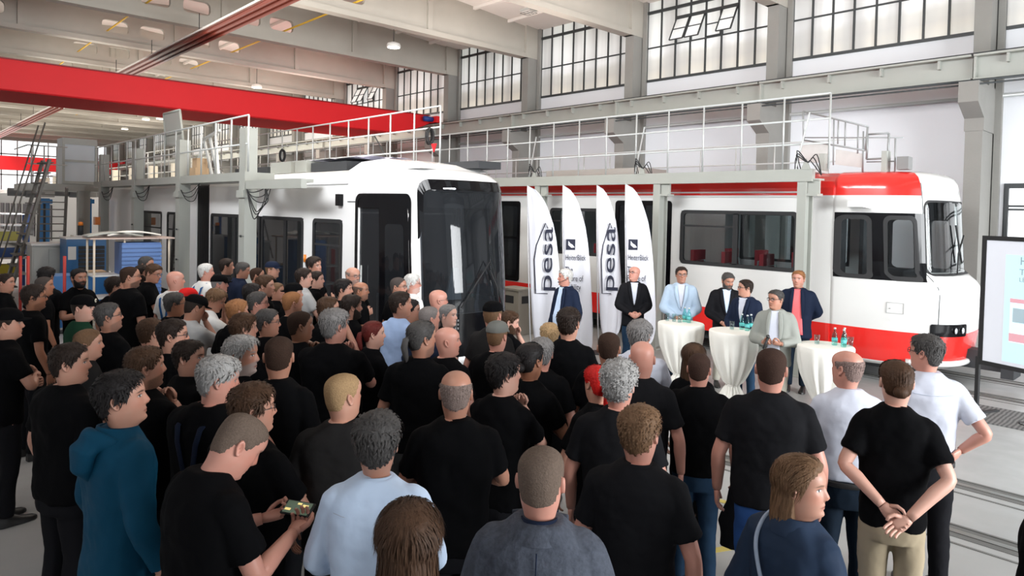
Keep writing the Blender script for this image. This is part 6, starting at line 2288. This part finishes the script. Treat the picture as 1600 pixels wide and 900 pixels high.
t.part('head', MB().lathe((0, 0, .055), [(.004, -.028), (.020, -.018), (.025, 0), (.020, .018), (.006, .026)], 12), mat('mic_mesh', (.05, .05, .05), .4, metal=.6))
# folded jacket hanging from the jeans man's right hand
p = at(1093, 552, 1.69)
c = at(1128, 740, 0.78)
mb = MB()
rows = []
for i in range(12):
    q = i / 11
    z = .82 - q * .50
    ww = .05 + .10 * math.sin(min(1, q * 1.5) * PI / 2)
    r = []
    for k_ in range(18):
        a_ = 2 * PI * k_ / 18
        nz_ = 1 + .22 * noise.noise((math.cos(a_) * 2, math.sin(a_) * 2, q * 4))
        r.append((math.cos(a_) * ww * nz_, math.sin(a_) * ww * .55 * nz_, z))
    rows.append(r)
mb.grid(rows, True, True)
mb.add(rows[-1], [tuple(range(18))])
mb.add(rows[0], [tuple(range(18))])
dv = Vector((p.x, p.y, 0)).normalized()
rt_ = Vector((dv.y, -dv.x, 0))
jl = p + rt_ * .33 - dv * .02
o = single('jacket', mb, CL['black2'], 'dark jacket hanging from the hand of the man in faded jeans', 'jacket', (jl.x, jl.y, 0), math.atan2(dv.y, dv.x) + PI / 2, world=False)
# shoulder strap of the woman's bag
mb = MB().hose([Vector(q) * WOM.s for q in ((-.105, .02, 1.525), (-.10, -.07, 1.505), (-.09, -.135, 1.44), (-.06, -.158, 1.34), (.0, -.162, 1.18), (.08, -.160, 1.0), (.15, -.10, .90))], .009, 6)
link('bag_strap', mb.mesh('bag_strap'), mat('strap_blue_grey', (.30, .36, .46), .6), WOM.o)
# ================================================================== tables, flags, screen, workshop things
def table_cloth(seed):
    mb = MB()
    n = 72
    prof = [(0.0, 1.118), (.20, 1.118), (.30, 1.118), (.325, 1.114), (.333, 1.10), (.331, 1.02), (.315, .90), (.280, .76), (.225, .62), (.165, .49), (.120, .41), (.085, .375), (.080, .36), (.095, .33), (.135, .24), (.190, .12), (.235, .02)]
    rows = []
    for r, z in prof:
        row = []
        for k in range(n):
            a = 2 * PI * k / n
            f = 0
            if z < 1.09:
                d = min(1, (1.10 - z) / .3)
                f = .030 * d * (math.sin(a * 13 + seed) * .6 + math.sin(a * 21 + seed * 2 + z * 3) * .4) * min(1, r / .12)
                if z < .36:
                    f = .022 * (math.sin(a * 17 + seed) + .4 * math.sin(a * 9)) * min(1.3, r / .12)
            row.append(((r + f) * math.cos(a), (r + f) * math.sin(a), z))
        rows.append(row)
    mb.grid(rows, True, True)
    return mb


M_linen = mat('cream_linen', (0.82, 0.80, 0.74), 0.8, spec=.2, bump=.1, bs=30)
TB = [(1068, 590, 'first high table in a tied cream cloth, nearest the flags'), (1152, 611, 'middle high table in a tied cream cloth'), (1287, 633, 'right high table in a tied cream cloth beside the red tram skirt')]
TP_ = []
for i, (x, y, l) in enumerate(TB):
    yt = (502, 505, 526)[i]
    # top centre pinned at table height
    p = at(x - (4, 5, -3)[i], (500, 516, 533)[i] + (4, 0, 6)[i], 1.12)
    TP_.append(p)
    t = Thing('high_table', 'round bar table under the ' + l.replace(' in a tied cream cloth', '').replace('high table', 'cloth') if False else ('bar table legs and top hidden inside the ' + ('first', 'middle', 'right')[i] + ' cream cloth'), 'table', (p.x, p.y, 0), 0, None)
    t.part('tabletop', MB().lathe((0, 0, 1.085), [(.315, 0), (.32, .012), (.315, .025)], 32), M_white)
    t.part('column', MB().tube([(0, 0, .02), (0, 0, 1.09)], .03, 12), M_galv)
    t.part('base', MB().lathe((0, 0, 0), [(.2, .005), (.2, .015), (.05, .03)], 24), M_galv)
    o = link('tablecloth', table_cloth(i * 1.7).mesh('tablecloth'), M_linen, None, (p.x, p.y, 0))
    tag(o, l, 'tablecloth')
    tb = MB().tube([(.083 * math.cos(2 * PI * k / 20), .083 * math.sin(2 * PI * k / 20), .368) for k in range(21)], .010, 6)
    link('cloth_ribbon', tb.mesh('cloth_ribbon'), M_linen, o)


def bottle(p, l, g=None):
    t = Thing('water_bottle', l, 'bottle', tuple(p), 0, g)
    b_ = t.part('glass_body', MB().lathe((0, 0, 0), [(.030, .0), (.033, .01), (.033, .10), (.028, .135), (.014, .17), (.0125, .195), (.0135, .20)], 14), M_glassb)
    t.part('paper_label', MB().lathe((0, 0, .045), [(.0338, 0), (.0338, .045)], 14), mat('label_teal', (.10, .45, .45), .5), b_)
    t.part('cap', MB().lathe((0, 0, .198), [(.0145, 0), (.0145, .018), (.012, .020)], 12), mat('cap_silver', (.6, .62, .62), .3, metal=.7))


def tumbler(p, l, g=None):
    mb = MB().lathe((0, 0, 0), [(.026, .001), (.028, .004), (.034, .115), (.0315, .115), (.0255, .012), (.001, .010)], 16)
    o = link('drinking_glass', mb.mesh('drinking_glass'), M_glassc, None, tuple(p))
    tag(o, l, 'glass', g)


def on_table(i, dx, dy):
    """dx to the right, dy away, seen from the camera"""
    c = TP_[i]
    dv = Vector((c.x, c.y, 0)).normalized()
    rt = Vector((dv.y, -dv.x, 0))
    q = c + rt * dx + dv * dy
    return Vector((q.x, q.y, 1.1195))


bottle(on_table(0, .05, .10), 'left teal water bottle on the first high table')
bottle(on_table(0, .11, .04), 'right teal water bottle on the first high table')
tumbler(on_table(0, -.20, .10), 'empty glass farthest left on the first high table')
tumbler(on_table(0, -.10, .05), 'second glass from the left on the first high table')
tumbler(on_table(0, -.02, .0), 'glass touching the bottles on the first high table')
bottle(on_table(1, .10, .14), 'left teal water bottle on the middle high table')
bottle(on_table(1, .17, .05), 'front teal water bottle on the middle high table')
bottle(on_table(1, .22, .15), 'right rear teal water bottle on the middle high table')
tumbler(on_table(1, -.03, .06), 'glass left of the bottles on the middle high table')
bottle(on_table(2, .10, .06), 'left teal water bottle on the right high table')
bottle(on_table(2, .20, -.02), 'front teal water bottle on the right high table')
bottle(on_table(2, .21, .12), 'rear teal water bottle on the right high table')
tumbler(on_table(2, -.10, .02), 'glass left of the bottles on the right high table')
tumbler(on_table(2, .28, .08), 'glass right of the bottles on the right high table')


# ---- feather flags
M_flag = mat('flag_fabric', (0.80, 0.80, 0.86), 0.8, spec=.15)
M_ink = mat('flag_ink', (0.012, 0.014, 0.035), 0.7)


def flag(foot, px_top, px_bot, wpx, kind, label, rot=None):
    """foot: pixel of the pole foot. The cloth hangs from z1 to z0 with its straight edge on the pole"""
    fx, fy = foot
    p = at(fx, fy, 0)
    d = math.hypot(p.x, p.y)
    dep = (p - Vector((0, 0, H))).dot(F0)
    z1 = H - (px_top - (CYP + (-H * 0))) * 0
    q = p.copy()
    # heights of the two ends of the cloth above the foot
    def zof(ypx):
        lo, hi = -1.0, 6.0
        for _ in range(40):
            m_ = (lo + hi) / 2
            r_ = Vector((q.x, q.y, m_)) - Vector((0, 0, H))
            yy = CYP - FPX * r_.dot(UP) / r_.dot(F0)
            if yy > ypx:
                lo = m_
            else:
                hi = m_
        return lo
    z1, z0 = zof(px_top), zof(px_bot)
    W_ = wpx / FPX * dep
    phi = math.atan2(p.y, p.x)
    T = Thing('feather_flag', label, 'flag', (p.x, p.y, 0), phi - PI / 2 + (rot or 0))
    hh = z1 - z0
    edge = [(0.0, .0), (.01, .16), (.03, .30), (.06, .44), (.10, .57), (.16, .70), (.23, .82), (.32, .91), (.45, .98), (.60, 1.03), (.78, 1.06), (.88, 1.04), (.94, .95), (.975, .80), (1.0, .60)]
    left = [(0.0, .0), (.5, .05), (.85, .12), (.94, .18), (.98, .3), (1.0, .5)]
    ts = np.linspace(0, 1, 40)
    rows = []
    for t_ in ts:
        xl = np.interp(t_, [e[0] for e in left], [e[1] for e in left]) * W_ * (.9)
        xr = np.interp(t_, [e[0] for e in edge], [e[1] for e in edge]) * W_
        z = z1 - t_ * hh
        r_ = []
        for j in range(13):
            x = xl + (xr - xl) * j / 12 + W_ * .2 * t_ ** 1.3
            r_.append((x, .02 * math.sin(j * .9 + t_ * 5) * min(1, j / 4) + .015 * math.sin(t_ * 9 + j * .4), z))
        rows.append(r_)
    f_ = T.part('sail', MB().grid(rows), M_flag)
    sd_ = f_.modifiers.new('thick', 'SOLIDIFY')
    sd_.thickness = .004
    T.part('pole', MB().tube([(W_ * .26, .0, .03), (W_ * .19, 0, z0 + hh * .1), (W_ * .09, 0, z0 + hh * .5), (W_ * .02, 0, z0 + hh * .8), (0.0, 0, z1)], [.014, .013, .011, .008, .005], 8), mat('pole_grey', (.55, .55, .56), .35, metal=.4))
    T.part('foot_plate', MB().box(-.2 + W_ * .26, .2 + W_ * .26, -.2, .2, 0, .015), M_dsteel)

    def fit(me, w2):
        me.transform(Matrix.Scale(w2 / max(v.co.x for v in me.vertices), 4, (1, 0, 0)))
        return me

    def put(me, name, x, z, rz_=0.0, sx=1.0):
        me.transform(Matrix.Rotation(PI / 2, 4, 'X') @ Matrix.Rotation(rz_, 4, 'Z') @ Matrix.Scale(1, 4))
        if sx != 1:
            me.transform(Matrix.Diagonal((sx, 1, 1, 1)))
        o = link(name, me, M_ink, T.o, (x, -.035, z))
        return o
    if kind == 'word':
        zb = zof(456)
        Lw = zof(354) - zb
        me = text_mesh('pesa', .33)
        me.transform(Matrix.Scale(Lw / max(v.co.x for v in me.vertices), 4, (1, 0, 0)))
        put(me, 'lettering', W_ * .84, zb, PI / 2, 1.0)
        # roof-shaped line around the word
        mb = MB()
        L_ = [(W_ * .72, zb - .02), (W_ * .34, zb - .02), (W_ * .27, zb + Lw * .50), (W_ * .33, zb + Lw * .72), (W_ * .60, zb + Lw * 1.06), (W_ * .68, zb + Lw * .98)]
        mb.tube([(x, -.035, z) for x, z in L_], .011, 6)
        link('logo_line', mb.mesh('logo_line'), M_ink, T.o)
    else:
        zt = zof(390)
        x0 = W_ * .17
        mb = MB().box(x0, x0 + .17, -.037, -.033, zt, zt + .20)
        link('logo_square', mb.mesh('logo_square'), M_ink, T.o)
        mb = MB().prism([(x0 + .04, zt + .17), (x0 + .04, zt + .09), (x0 + .10, zt + .04), (x0 + .16, zt + .05), (x0 + .12, zt + .10), (x0 + .08, zt + .12)], -.041, -.038, 'y')
        link('logo_bird', mb.mesh('logo_bird'), M_flag, T.o)
        put(fit(text_mesh('HeiterBlick', .15), W_ * .74), 'lettering', x0 - .01, zt - .19)
        for k_, s_ in enumerate(('The', 'Future of', 'Mobility')):
            put(fit(text_mesh(s_, .155), W_ * (.28, .66, .58)[k_]), 'lettering', x0 - .01, zt - .42 - .16 * k_)
    return T


flag((818, 556), 290, 548, 49, 'word', 'first white feather flag with a vertical word and roof line, left of the headset speaker')
flag((873, 556), 289, 570, 43, 'bird', 'white feather flag with square bird logo directly behind the headset speaker')
flag((926, 551), 289, 530, 36, 'word', 'white feather flag with a vertical word and roof line, right of the headset speaker')
flag((970, 556), 287, 545, 43, 'bird', 'white feather flag with square bird logo behind the bald man in black')

# ---- projection screen on a stand
p0 = at(1525, 648, 0)
scr_z = {}
A = p0.copy()


def zcol(x, y, P):
    lo, hi = -1.0, 6.0
    for _ in range(40):
        m_ = (lo + hi) / 2
        r_ = Vector((P.x, P.y, m_)) - Vector((0, 0, H))
        if CYP - FPX * r_.dot(UP) / r_.dot(F0) > y:
            lo = m_
        else:
            hi = m_
    return lo


ztop, zbot = zcol(1543, 368, A), zcol(1528, 568, A)
dirx = Vector((0.93, -0.36, 0)).normalized()
rz_s = math.atan2(dirx.y, dirx.x)
T = Thing('projection_screen', 'projection screen with black border on a floor stand at the right edge', 'screen', (A.x, A.y, 0), rz_s)
SW = 2.6
T.part('border', MB().ring(rrect(0, SW, zbot, ztop, .002, 1), rrect(.06, SW - .06, zbot + .06, ztop - .06, .002, 1), -.015, .015), M_rubber)
T.part('canvas', MB().box(.06, SW - .06, -.004, .008, zbot + .06, ztop - .06), mat('screen_white', (.80, .82, .88), .8, emit=(.55, .62, .75), es=.12))
M_proj = mat('projected_picture', (.6, .8, .85), .8, emit=(.45, .74, .80), es=.38)
pj = T.part('projected_picture', MB().box(.32, SW - .15, -.0075, -.0045, zbot + .11, ztop - .24), M_proj, label='pale turquoise projected slide')


def on_screen(me, name, m_, x, z, s=1.0):
    me.transform(Matrix.Rotation(PI / 2, 4, 'X'))
    link(name, me, m_, pj, (x, -.011, z))


M_stxt = mat('slide_text', (.3, .42, .45), .8, emit=(.18, .25, .27), es=.3)
pxm = (ztop - zbot) / 200
on_screen(text_mesh('HeiterBlick', .15, .001), 'slide_lettering', M_stxt, .50, ztop - 41 * pxm)
on_screen(text_mesh('TEAM', .115, .001), 'slide_lettering', M_stxt, .50, ztop - 56 * pxm)
on_screen(text_mesh('LEIPZIG', .08, .001), 'slide_lettering', M_stxt, .50, ztop - 66 * pxm)
m_r = mat('slide_red', (.75, .42, .47), .8, emit=(.70, .25, .32), es=.3)
m_g = mat('slide_grey', (.4, .5, .55), .8, emit=(.30, .45, .52), es=.3)
m_w = mat('slide_white', (.8, .9, .95), .8, emit=(.50, .74, .82), es=.4)
T.part('slide_tram', MB().box(.40, SW - .2, -.0115, -.009, ztop - 158 * pxm, ztop - 92 * pxm), m_w, pj)
T.part('slide_stripe', MB().box(.40, SW - .2, -.014, -.012, ztop - 98 * pxm, ztop - 92 * pxm).box(.40, SW - .2, -.014, -.012, ztop - 156 * pxm, ztop - 144 * pxm), m_r, pj)
mb = MB()
for k_ in range(7):
    mb.box(.44 + k_ * .28, .66 + k_ * .28, -.014, -.012, ztop - 127 * pxm, ztop - 106 * pxm)
T.part('slide_window', mb, m_g, pj)
for xx, nm in ((0.0, 'leg'), (SW, 'leg')):
    T.part('leg', MB().box(xx - .025, xx + .025, -.02, .02, 0.03, zbot + .1), M_rubber)
    T.part('foot', MB().box(xx - .03, xx + .03, -.45, .45, 0, .035), M_rubber)

# ---- beige cabinet beside the first flag
p = at(800, 520, 0)
p = aty(807, 452, 10.4)
t = Thing('cabinet', 'beige metal cabinet with a small vent between white tram and first flag', 'cabinet', (p.x, p.y, 0))
zc = p.z
t.part('body', MB().box(-.30, .30, -.22, .22, 0, zc), mat('beige_metal', (.36, .34, .29), .5))
t.part('lid', MB().box(-.32, .32, -.24, .24, zc, zc + .04), mat('beige_metal', (.36, .34, .29), .5))
t.part('vent', MB().box(-.15, .15, -.226, -.22, zc - .28, zc - .12).box(.30, .306, -.12, .1, zc - .28, zc - .12), M_dark)

# ---- black loudspeaker on the floor between the two white shirts
p = at(1285, 660, 0.62)
t = Thing('loudspeaker', 'black monitor loudspeaker between broad man and balding white-shirted man', 'loudspeaker', (p.x, p.y, 0), .6)
t.part('cabinet', MB().prism([(-.22, 0), (.22, 0), (.22, .45), (.10, .62), (-.22, .62)], -.25, .25, 'x'), M_rubber)
t.part('grille', MB().box(-.22, .22, -.235, -.222, .05, .58), M_dark)
# small cable on the floor at the right edge
p = at(1600, 664, 0)
pts = [(p.x + .15 * math.cos(a_) + .03 * a_, p.y + .12 * math.sin(a_), .012) for a_ in np.linspace(0, 7, 22)]
single('floor_cable', MB().tube(pts, .010, 6), M_rubber, 'short black cable loop lying on the floor at the right edge', 'cable')
# buffer under the tram nose
p = at(1460, 590, 0)

# ---- workshop furniture at the left
def box_at(x0, x1, ytop, X, zb=0.0, depth=.6):
    a, b_ = atx(x0, ytop, X), atx(x1, ytop, X)
    return a, b_


M_cab = mat('cabinet_grey', (.40, .41, .39), .5)
a, b_ = box_at(50, 101, 384, -20.5)
t = Thing('cabinet', 'light grey workshop cabinet below the stairs', 'cabinet', (-20.9, (a.y + b_.y) / 2, 0))
wy = abs(b_.y - a.y) / 2
t.part('body', MB().box(-.4, .4, -wy, wy, 0, a.z), M_cab)
t.part('door', MB().box(.4, .42, -wy + .03, -.01, .1, a.z - .08), M_cab)
t.part('door', MB().box(.4, .42, .01, wy - .03, .1, a.z - .08), M_cab)
t.part('countertop', MB().box(-.42, .44, -wy - .02, wy + .02, a.z, a.z + .05), mat('pale_top', (.6, .6, .58), .5))
a2, b2 = box_at(104, 166, 374, -19.6)
wy = abs(b2.y - a2.y) / 2
t = Thing('tool_cabinet', 'blue tool cabinet with dark roller shutter beside the grey cabinet', 'cabinet', (-20.0, (a2.y + b2.y) / 2, 0))
t.part('body', MB().box(-.4, .4, -wy, wy, 0, a2.z), M_blue)
mb = MB()
for k_ in range(14):
    z = .2 + k_ * (a2.z - .35) / 14
    mb.box(.4, .425, -wy + .25, wy - .04, z, z + (a2.z - .35) / 14 * .8)
t.part('shutter', mb, M_dark)
t.part('countertop', MB().box(-.42, .44, -wy - .02, wy + .02, a2.z, a2.z + .04), mat('pale_top', (.6, .6, .58), .5))
t.part('paper_notice', MB().box(.401, .41, -wy + .03, -wy + .20, a2.z - .5, a2.z - .18), M_white, label='white paper notice')
p = atx(122, 428, -17.5)
t = Thing('storage_bin', 'bright blue storage bin with cardboard on top', 'bin', (p.x, p.y, 0))
t.part('body', MB().box(-.35, .35, -.55, .55, 0, p.z), mat('bin_blue', (.03, .16, .42), .4))
t.part('cardboard', MB().box(-.2, .2, 0.0, .5, p.z, p.z + .06), mat('cardboard', (.48, .33, .20), .8))
# shelf trolley with stacked blue crates
p = atx(140, 372, -15.6)
q = atx(272, 372, -15.6)
t = Thing('shelf_trolley', 'workshop trolley with wooden top and cream tube frame', 'trolley', (-15.9, (p.y + q.y) / 2, 0))
wy = abs(q.y - p.y) / 2
t.part('top_board', MB().box(-.35, .35, -wy, wy, p.z - .03, p.z), mat('pink_board', (.50, .38, .33), .7))
for y in (-wy + .08, -wy + .62, wy - .1):
    for x in (-.3, .3):
        t.part('upright', MB().tube([(x, y, 0), (x, y, p.z - .03)], .022, 8), mat('cream_tube', (.6, .52, .42), .5))
for z in (.25, .75, 1.2):
    t.part('shelf', MB().box(-.32, .32, -wy + .05, -wy + .66, z, z + .03), mat('pale_top', (.6, .6, .58), .5))
zt_ = p.z
tb = Thing('slatted_container', 'blue slatted container standing under the trolley top', 'container', (-15.75, (p.y + q.y) / 2 + .12, 0))
tb.part('body', MB().box(-.30, .30, -.36, .36, 0, zt_ - .10), mat('crate_blue', (.055, .13, .33), .5))
for k_ in range(22):
    z = .04 + k_ * (zt_ - .16) / 22
    tb.part('slat', MB().box(.30, .325, -.37, .37, z, z + (zt_ - .16) / 22 * .72), mat('slat_blue', (.075, .17, .42), .5))
for k_, (dy, l, m_) in enumerate(((-.35, 'dark grey curved panel lying on the trolley top', M_steelgrey), (.0, 'pale folded cover lying on the trolley top', M_linen))):
    mb = MB()
    rows = []
    for i in range(12):
        rows.append([(x, dy - .45 + .09 * i, zt_ + .012 + .07 * math.sin(PI * i / 11) + .02 * k_) for x in np.linspace(-.25 + .1 * k_, .25, 6)])
    mb.grid(rows)
    o = single('moulded_panel', mb, m_, l, 'panel', (-15.9, (p.y + q.y) / 2, 0), world=False)
    sd_ = o.modifiers.new('thick', 'SOLIDIFY')
    sd_.thickness = .03
    sd_.offset = 1
# control cabin on the platform end
p, q = atx(97, 215, -28.0), atx(151, 289, -28.0)
t = Thing('control_cabin', 'light grey upright control cabin on the platform above the stairs', 'cabin', (-28.4, (p.y + q.y) / 2, q.z))
wy = abs(q.y - p.y) / 2
hz = p.z - q.z
M_cg = mat('cabin_grey', (.55, .60, .64), .5)
M_oldsteel = mat('old_steel', (.13, .12, .105), .6)
t.part('body', MB().box(-.45, .45, -wy, wy, 0, hz), M_cg)
t.part('panel_frame', MB().ring(rrect(-wy, wy, 0, hz, .01, 1), rrect(-wy + .07, wy - .07, .1, hz - .22, .01, 1), .45, .49, 'x').box(.45, .485, -wy + .05, wy - .05, hz * .48, hz * .53), M_steelgrey)
tt = Thing('stair_platform', 'steel landing with railing carrying the grey control cabin', 'platform', (-28.4, (p.y + q.y) / 2, q.z - .25))
tt.part('deck', MB().box(-1.6, 1.4, -wy - 1.1, wy + .7, 0, .22), M_steelgrey)
for y in (-wy - 1.0, -wy - .65, -wy - .3):
    tt.part('baluster', MB().tube([(1.3, y, .2), (1.3, y, 1.45)], .022, 6), M_galv)
tt.part('rail', MB().tube([(1.3, -wy - 1.1, 1.45), (1.3, -wy, 1.45)], .022, 6), M_galv)
tt.part('rail', MB().tube([(1.3, -wy - 1.1, .85), (1.3, -wy, .85)], .02, 6), M_galv)
tt.part('rail', MB().tube([(-1.5, -wy - 1.1, 1.45), (1.3, -wy - 1.1, 1.45)], .022, 6), M_galv)
zf = q.z - .25
tt.part('post', MB().box(1.0, 1.3, -.2, .15, -zf, 0), M_steelgrey)
# steep stairs
st = Thing('steel_stairs', 'steep open steel stairs climbing to the cabin landing', 'stairs', (-23, atx(45, 340, -23).y, 0))


def spx(x, y, X=-23):
    return tuple(atx(x, y, X))


F1, F2 = atx(28, 400, -22), atx(72, 250, -22)
F1 = Vector((F1.x, F1.y, F1.z))
low = F1 + (F1 - F2).normalized() * (F1.z / abs((F2 - F1).normalized().z))
for dx in (0, 1.0):
    st.part('stringer', MB().bar((low.x + dx - .5, low.y, 0.02), (F2.x + dx - .5, F2.y, F2.z), .06, .24, (1, 0, 0)), M_oldsteel, world=True)
    st.part('handrail', MB().tube([(low.x + dx - .5, low.y - .15, 1.0), (F2.x + dx - .5, F2.y - .1, F2.z + .95)], .02, 6), M_oldsteel, world=True)
for k_ in range(14):
    q_ = (k_ + .7) / 14
    y = low.y + (F2.y - low.y) * q_
    z = F2.z * q_
    st.part('tread', MB().box(low.x - .48, low.x + .48, y - .12, y + .12, z - .015, z + .015), M_oldsteel, world=True)
# ladder-like treads seen from the front between the jacks
ld = Thing('steel_stairs', 'front-facing steel stairs between the two blue lifting jacks', 'stairs', (-24, atx(85, 340, -24).y, 0))
ya, yb = atx(62, 340, -24.6).y, atx(104, 340, -24.6).y
for k_ in range(13):
    z = .22 + k_ * .22
    ld.part('tread', MB().box(-25.2 + k_ * .04, -25.0 + k_ * .04, ya, yb, z, z + .03), M_oldsteel, world=True)
for y in (ya, yb):
    ld.part('stringer', MB().bar((-25.2, y, 0.02), (-24.6, y, 3.1), .05, .2, (1, 0, 0)), M_oldsteel, world=True)
# blue jacks with grey motors
for (x, l) in ((69, 'blue lifting jack with a grey motor on top, left of the pair'), (135, 'blue lifting jack with a grey motor on top, right of the pair')):
    p = atx(x, 312, -31.5)
    t = Thing('lifting_jack', l, 'jack', (p.x, p.y, 0))
    t.part('column', MB().box(-.14, .14, -.16, .16, 0, p.z + .05), mat('jack_blue', (.02, .15, .38), .4))
    t.part('slot', MB().box(.14, .15, -.05, .03, .3, p.z - .1), M_dark)
    t.part('crosshead', MB().box(-.2, .2, -.24, .24, p.z - .15, p.z + .02), mat('jack_blue', (.02, .15, .38), .4))
    t.part('motor', MB().tube([(0.1, -1.15, p.z + .26), (0.1, -.6, p.z + .26)], .15, 12).tube([(0.1, -.6, p.z + .26), (0.1, -.2, p.z + .26)], .19, 12), mat('motor_grey', (.16, .17, .18), .5))
    t.part('gearbox', MB().box(-.12, .25, -.25, .3, p.z + .1, p.z + .42), mat('gear_grey', (.33, .33, .32), .5))
p = atx(126, 350, -21.5)
t = Thing('warning_beacon', 'orange and black beacon between jack and gantry post', 'beacon', (p.x, p.y, p.z - .3))
t.part('lens', MB().lathe((0, 0, .26), [(.06, 0), (.06, .08), (.02, .1)], 12), mat('beacon_orange', (.9, .25, .03), .3))
t.part('body', MB().lathe((0, 0, 0), [(.07, 0), (.07, .26)], 12), M_dark)
t.part('stand', MB().box(-.2, .2, -.2, .2, -(p.z - .3), 0), M_white)
# blue framed rack at the far left
p, q = atx(0, 362, -26), atx(22, 362, -26)
t = Thing('parts_rack', 'white and blue parts rack at the left edge', 'rack', (-26, (p.y + q.y) / 2, 0))
wy = abs(q.y - p.y) / 2 + .3
for y in (-wy, wy):
    for x in (-.4, .4):
        t.part('upright', MB().box(x - .04, x + .04, y - .04, y + .04, 0, 2.3), mat('rack_blue', (.05, .15, .5), .4))
for z in (.4, .9, 1.4, 1.9, 2.25):
    t.part('shelf', MB().box(-.42, .42, -wy, wy, z, z + .05), M_white)
for k_, (z, c_, l) in enumerate(((.45, (.6, .5, .05), 'yellow'), (.95, (.05, .12, .35), 'blue'), (1.45, (.55, .5, .1), 'pale yellow'))):
    single('small_crate', MB().ring(rrect(-.25, .25, -.3, .3, .02, 1), rrect(-.22, .22, -.27, .27, .02, 1), 0, .26, 'z').box(-.24, .24, -.29, .29, 0, .01), mat('crate' + l, c_, .5), f'{l} crate on the rack at the left edge', 'crate', (-26, (p.y + q.y) / 2, z + .005), world=False)
# orange-red posts near the stair foot
for k_, (x, l, c_) in enumerate(((32, 'thin red barrier post, left of three near the stair foot', (.5, .04, .03)), (44, 'red barrier post with dark base, middle of three near the stair foot', (.5, .04, .03)), (101, 'red and white striped post behind the bearded young man', (.6, .05, .04)))):
    p = atx(x, 400, -18.5 + k_)
    t = Thing('barrier_post', l, 'post', (p.x, p.y, 0))
    t.part('pole', MB().tube([(0, 0, .02), (0, 0, p.z)], .03, 8), mat('post_red', c_, .5))
    t.part('base', MB().lathe((0, 0, 0), [(.16, 0), (.16, .03), (.04, .06)], 14), M_dark)
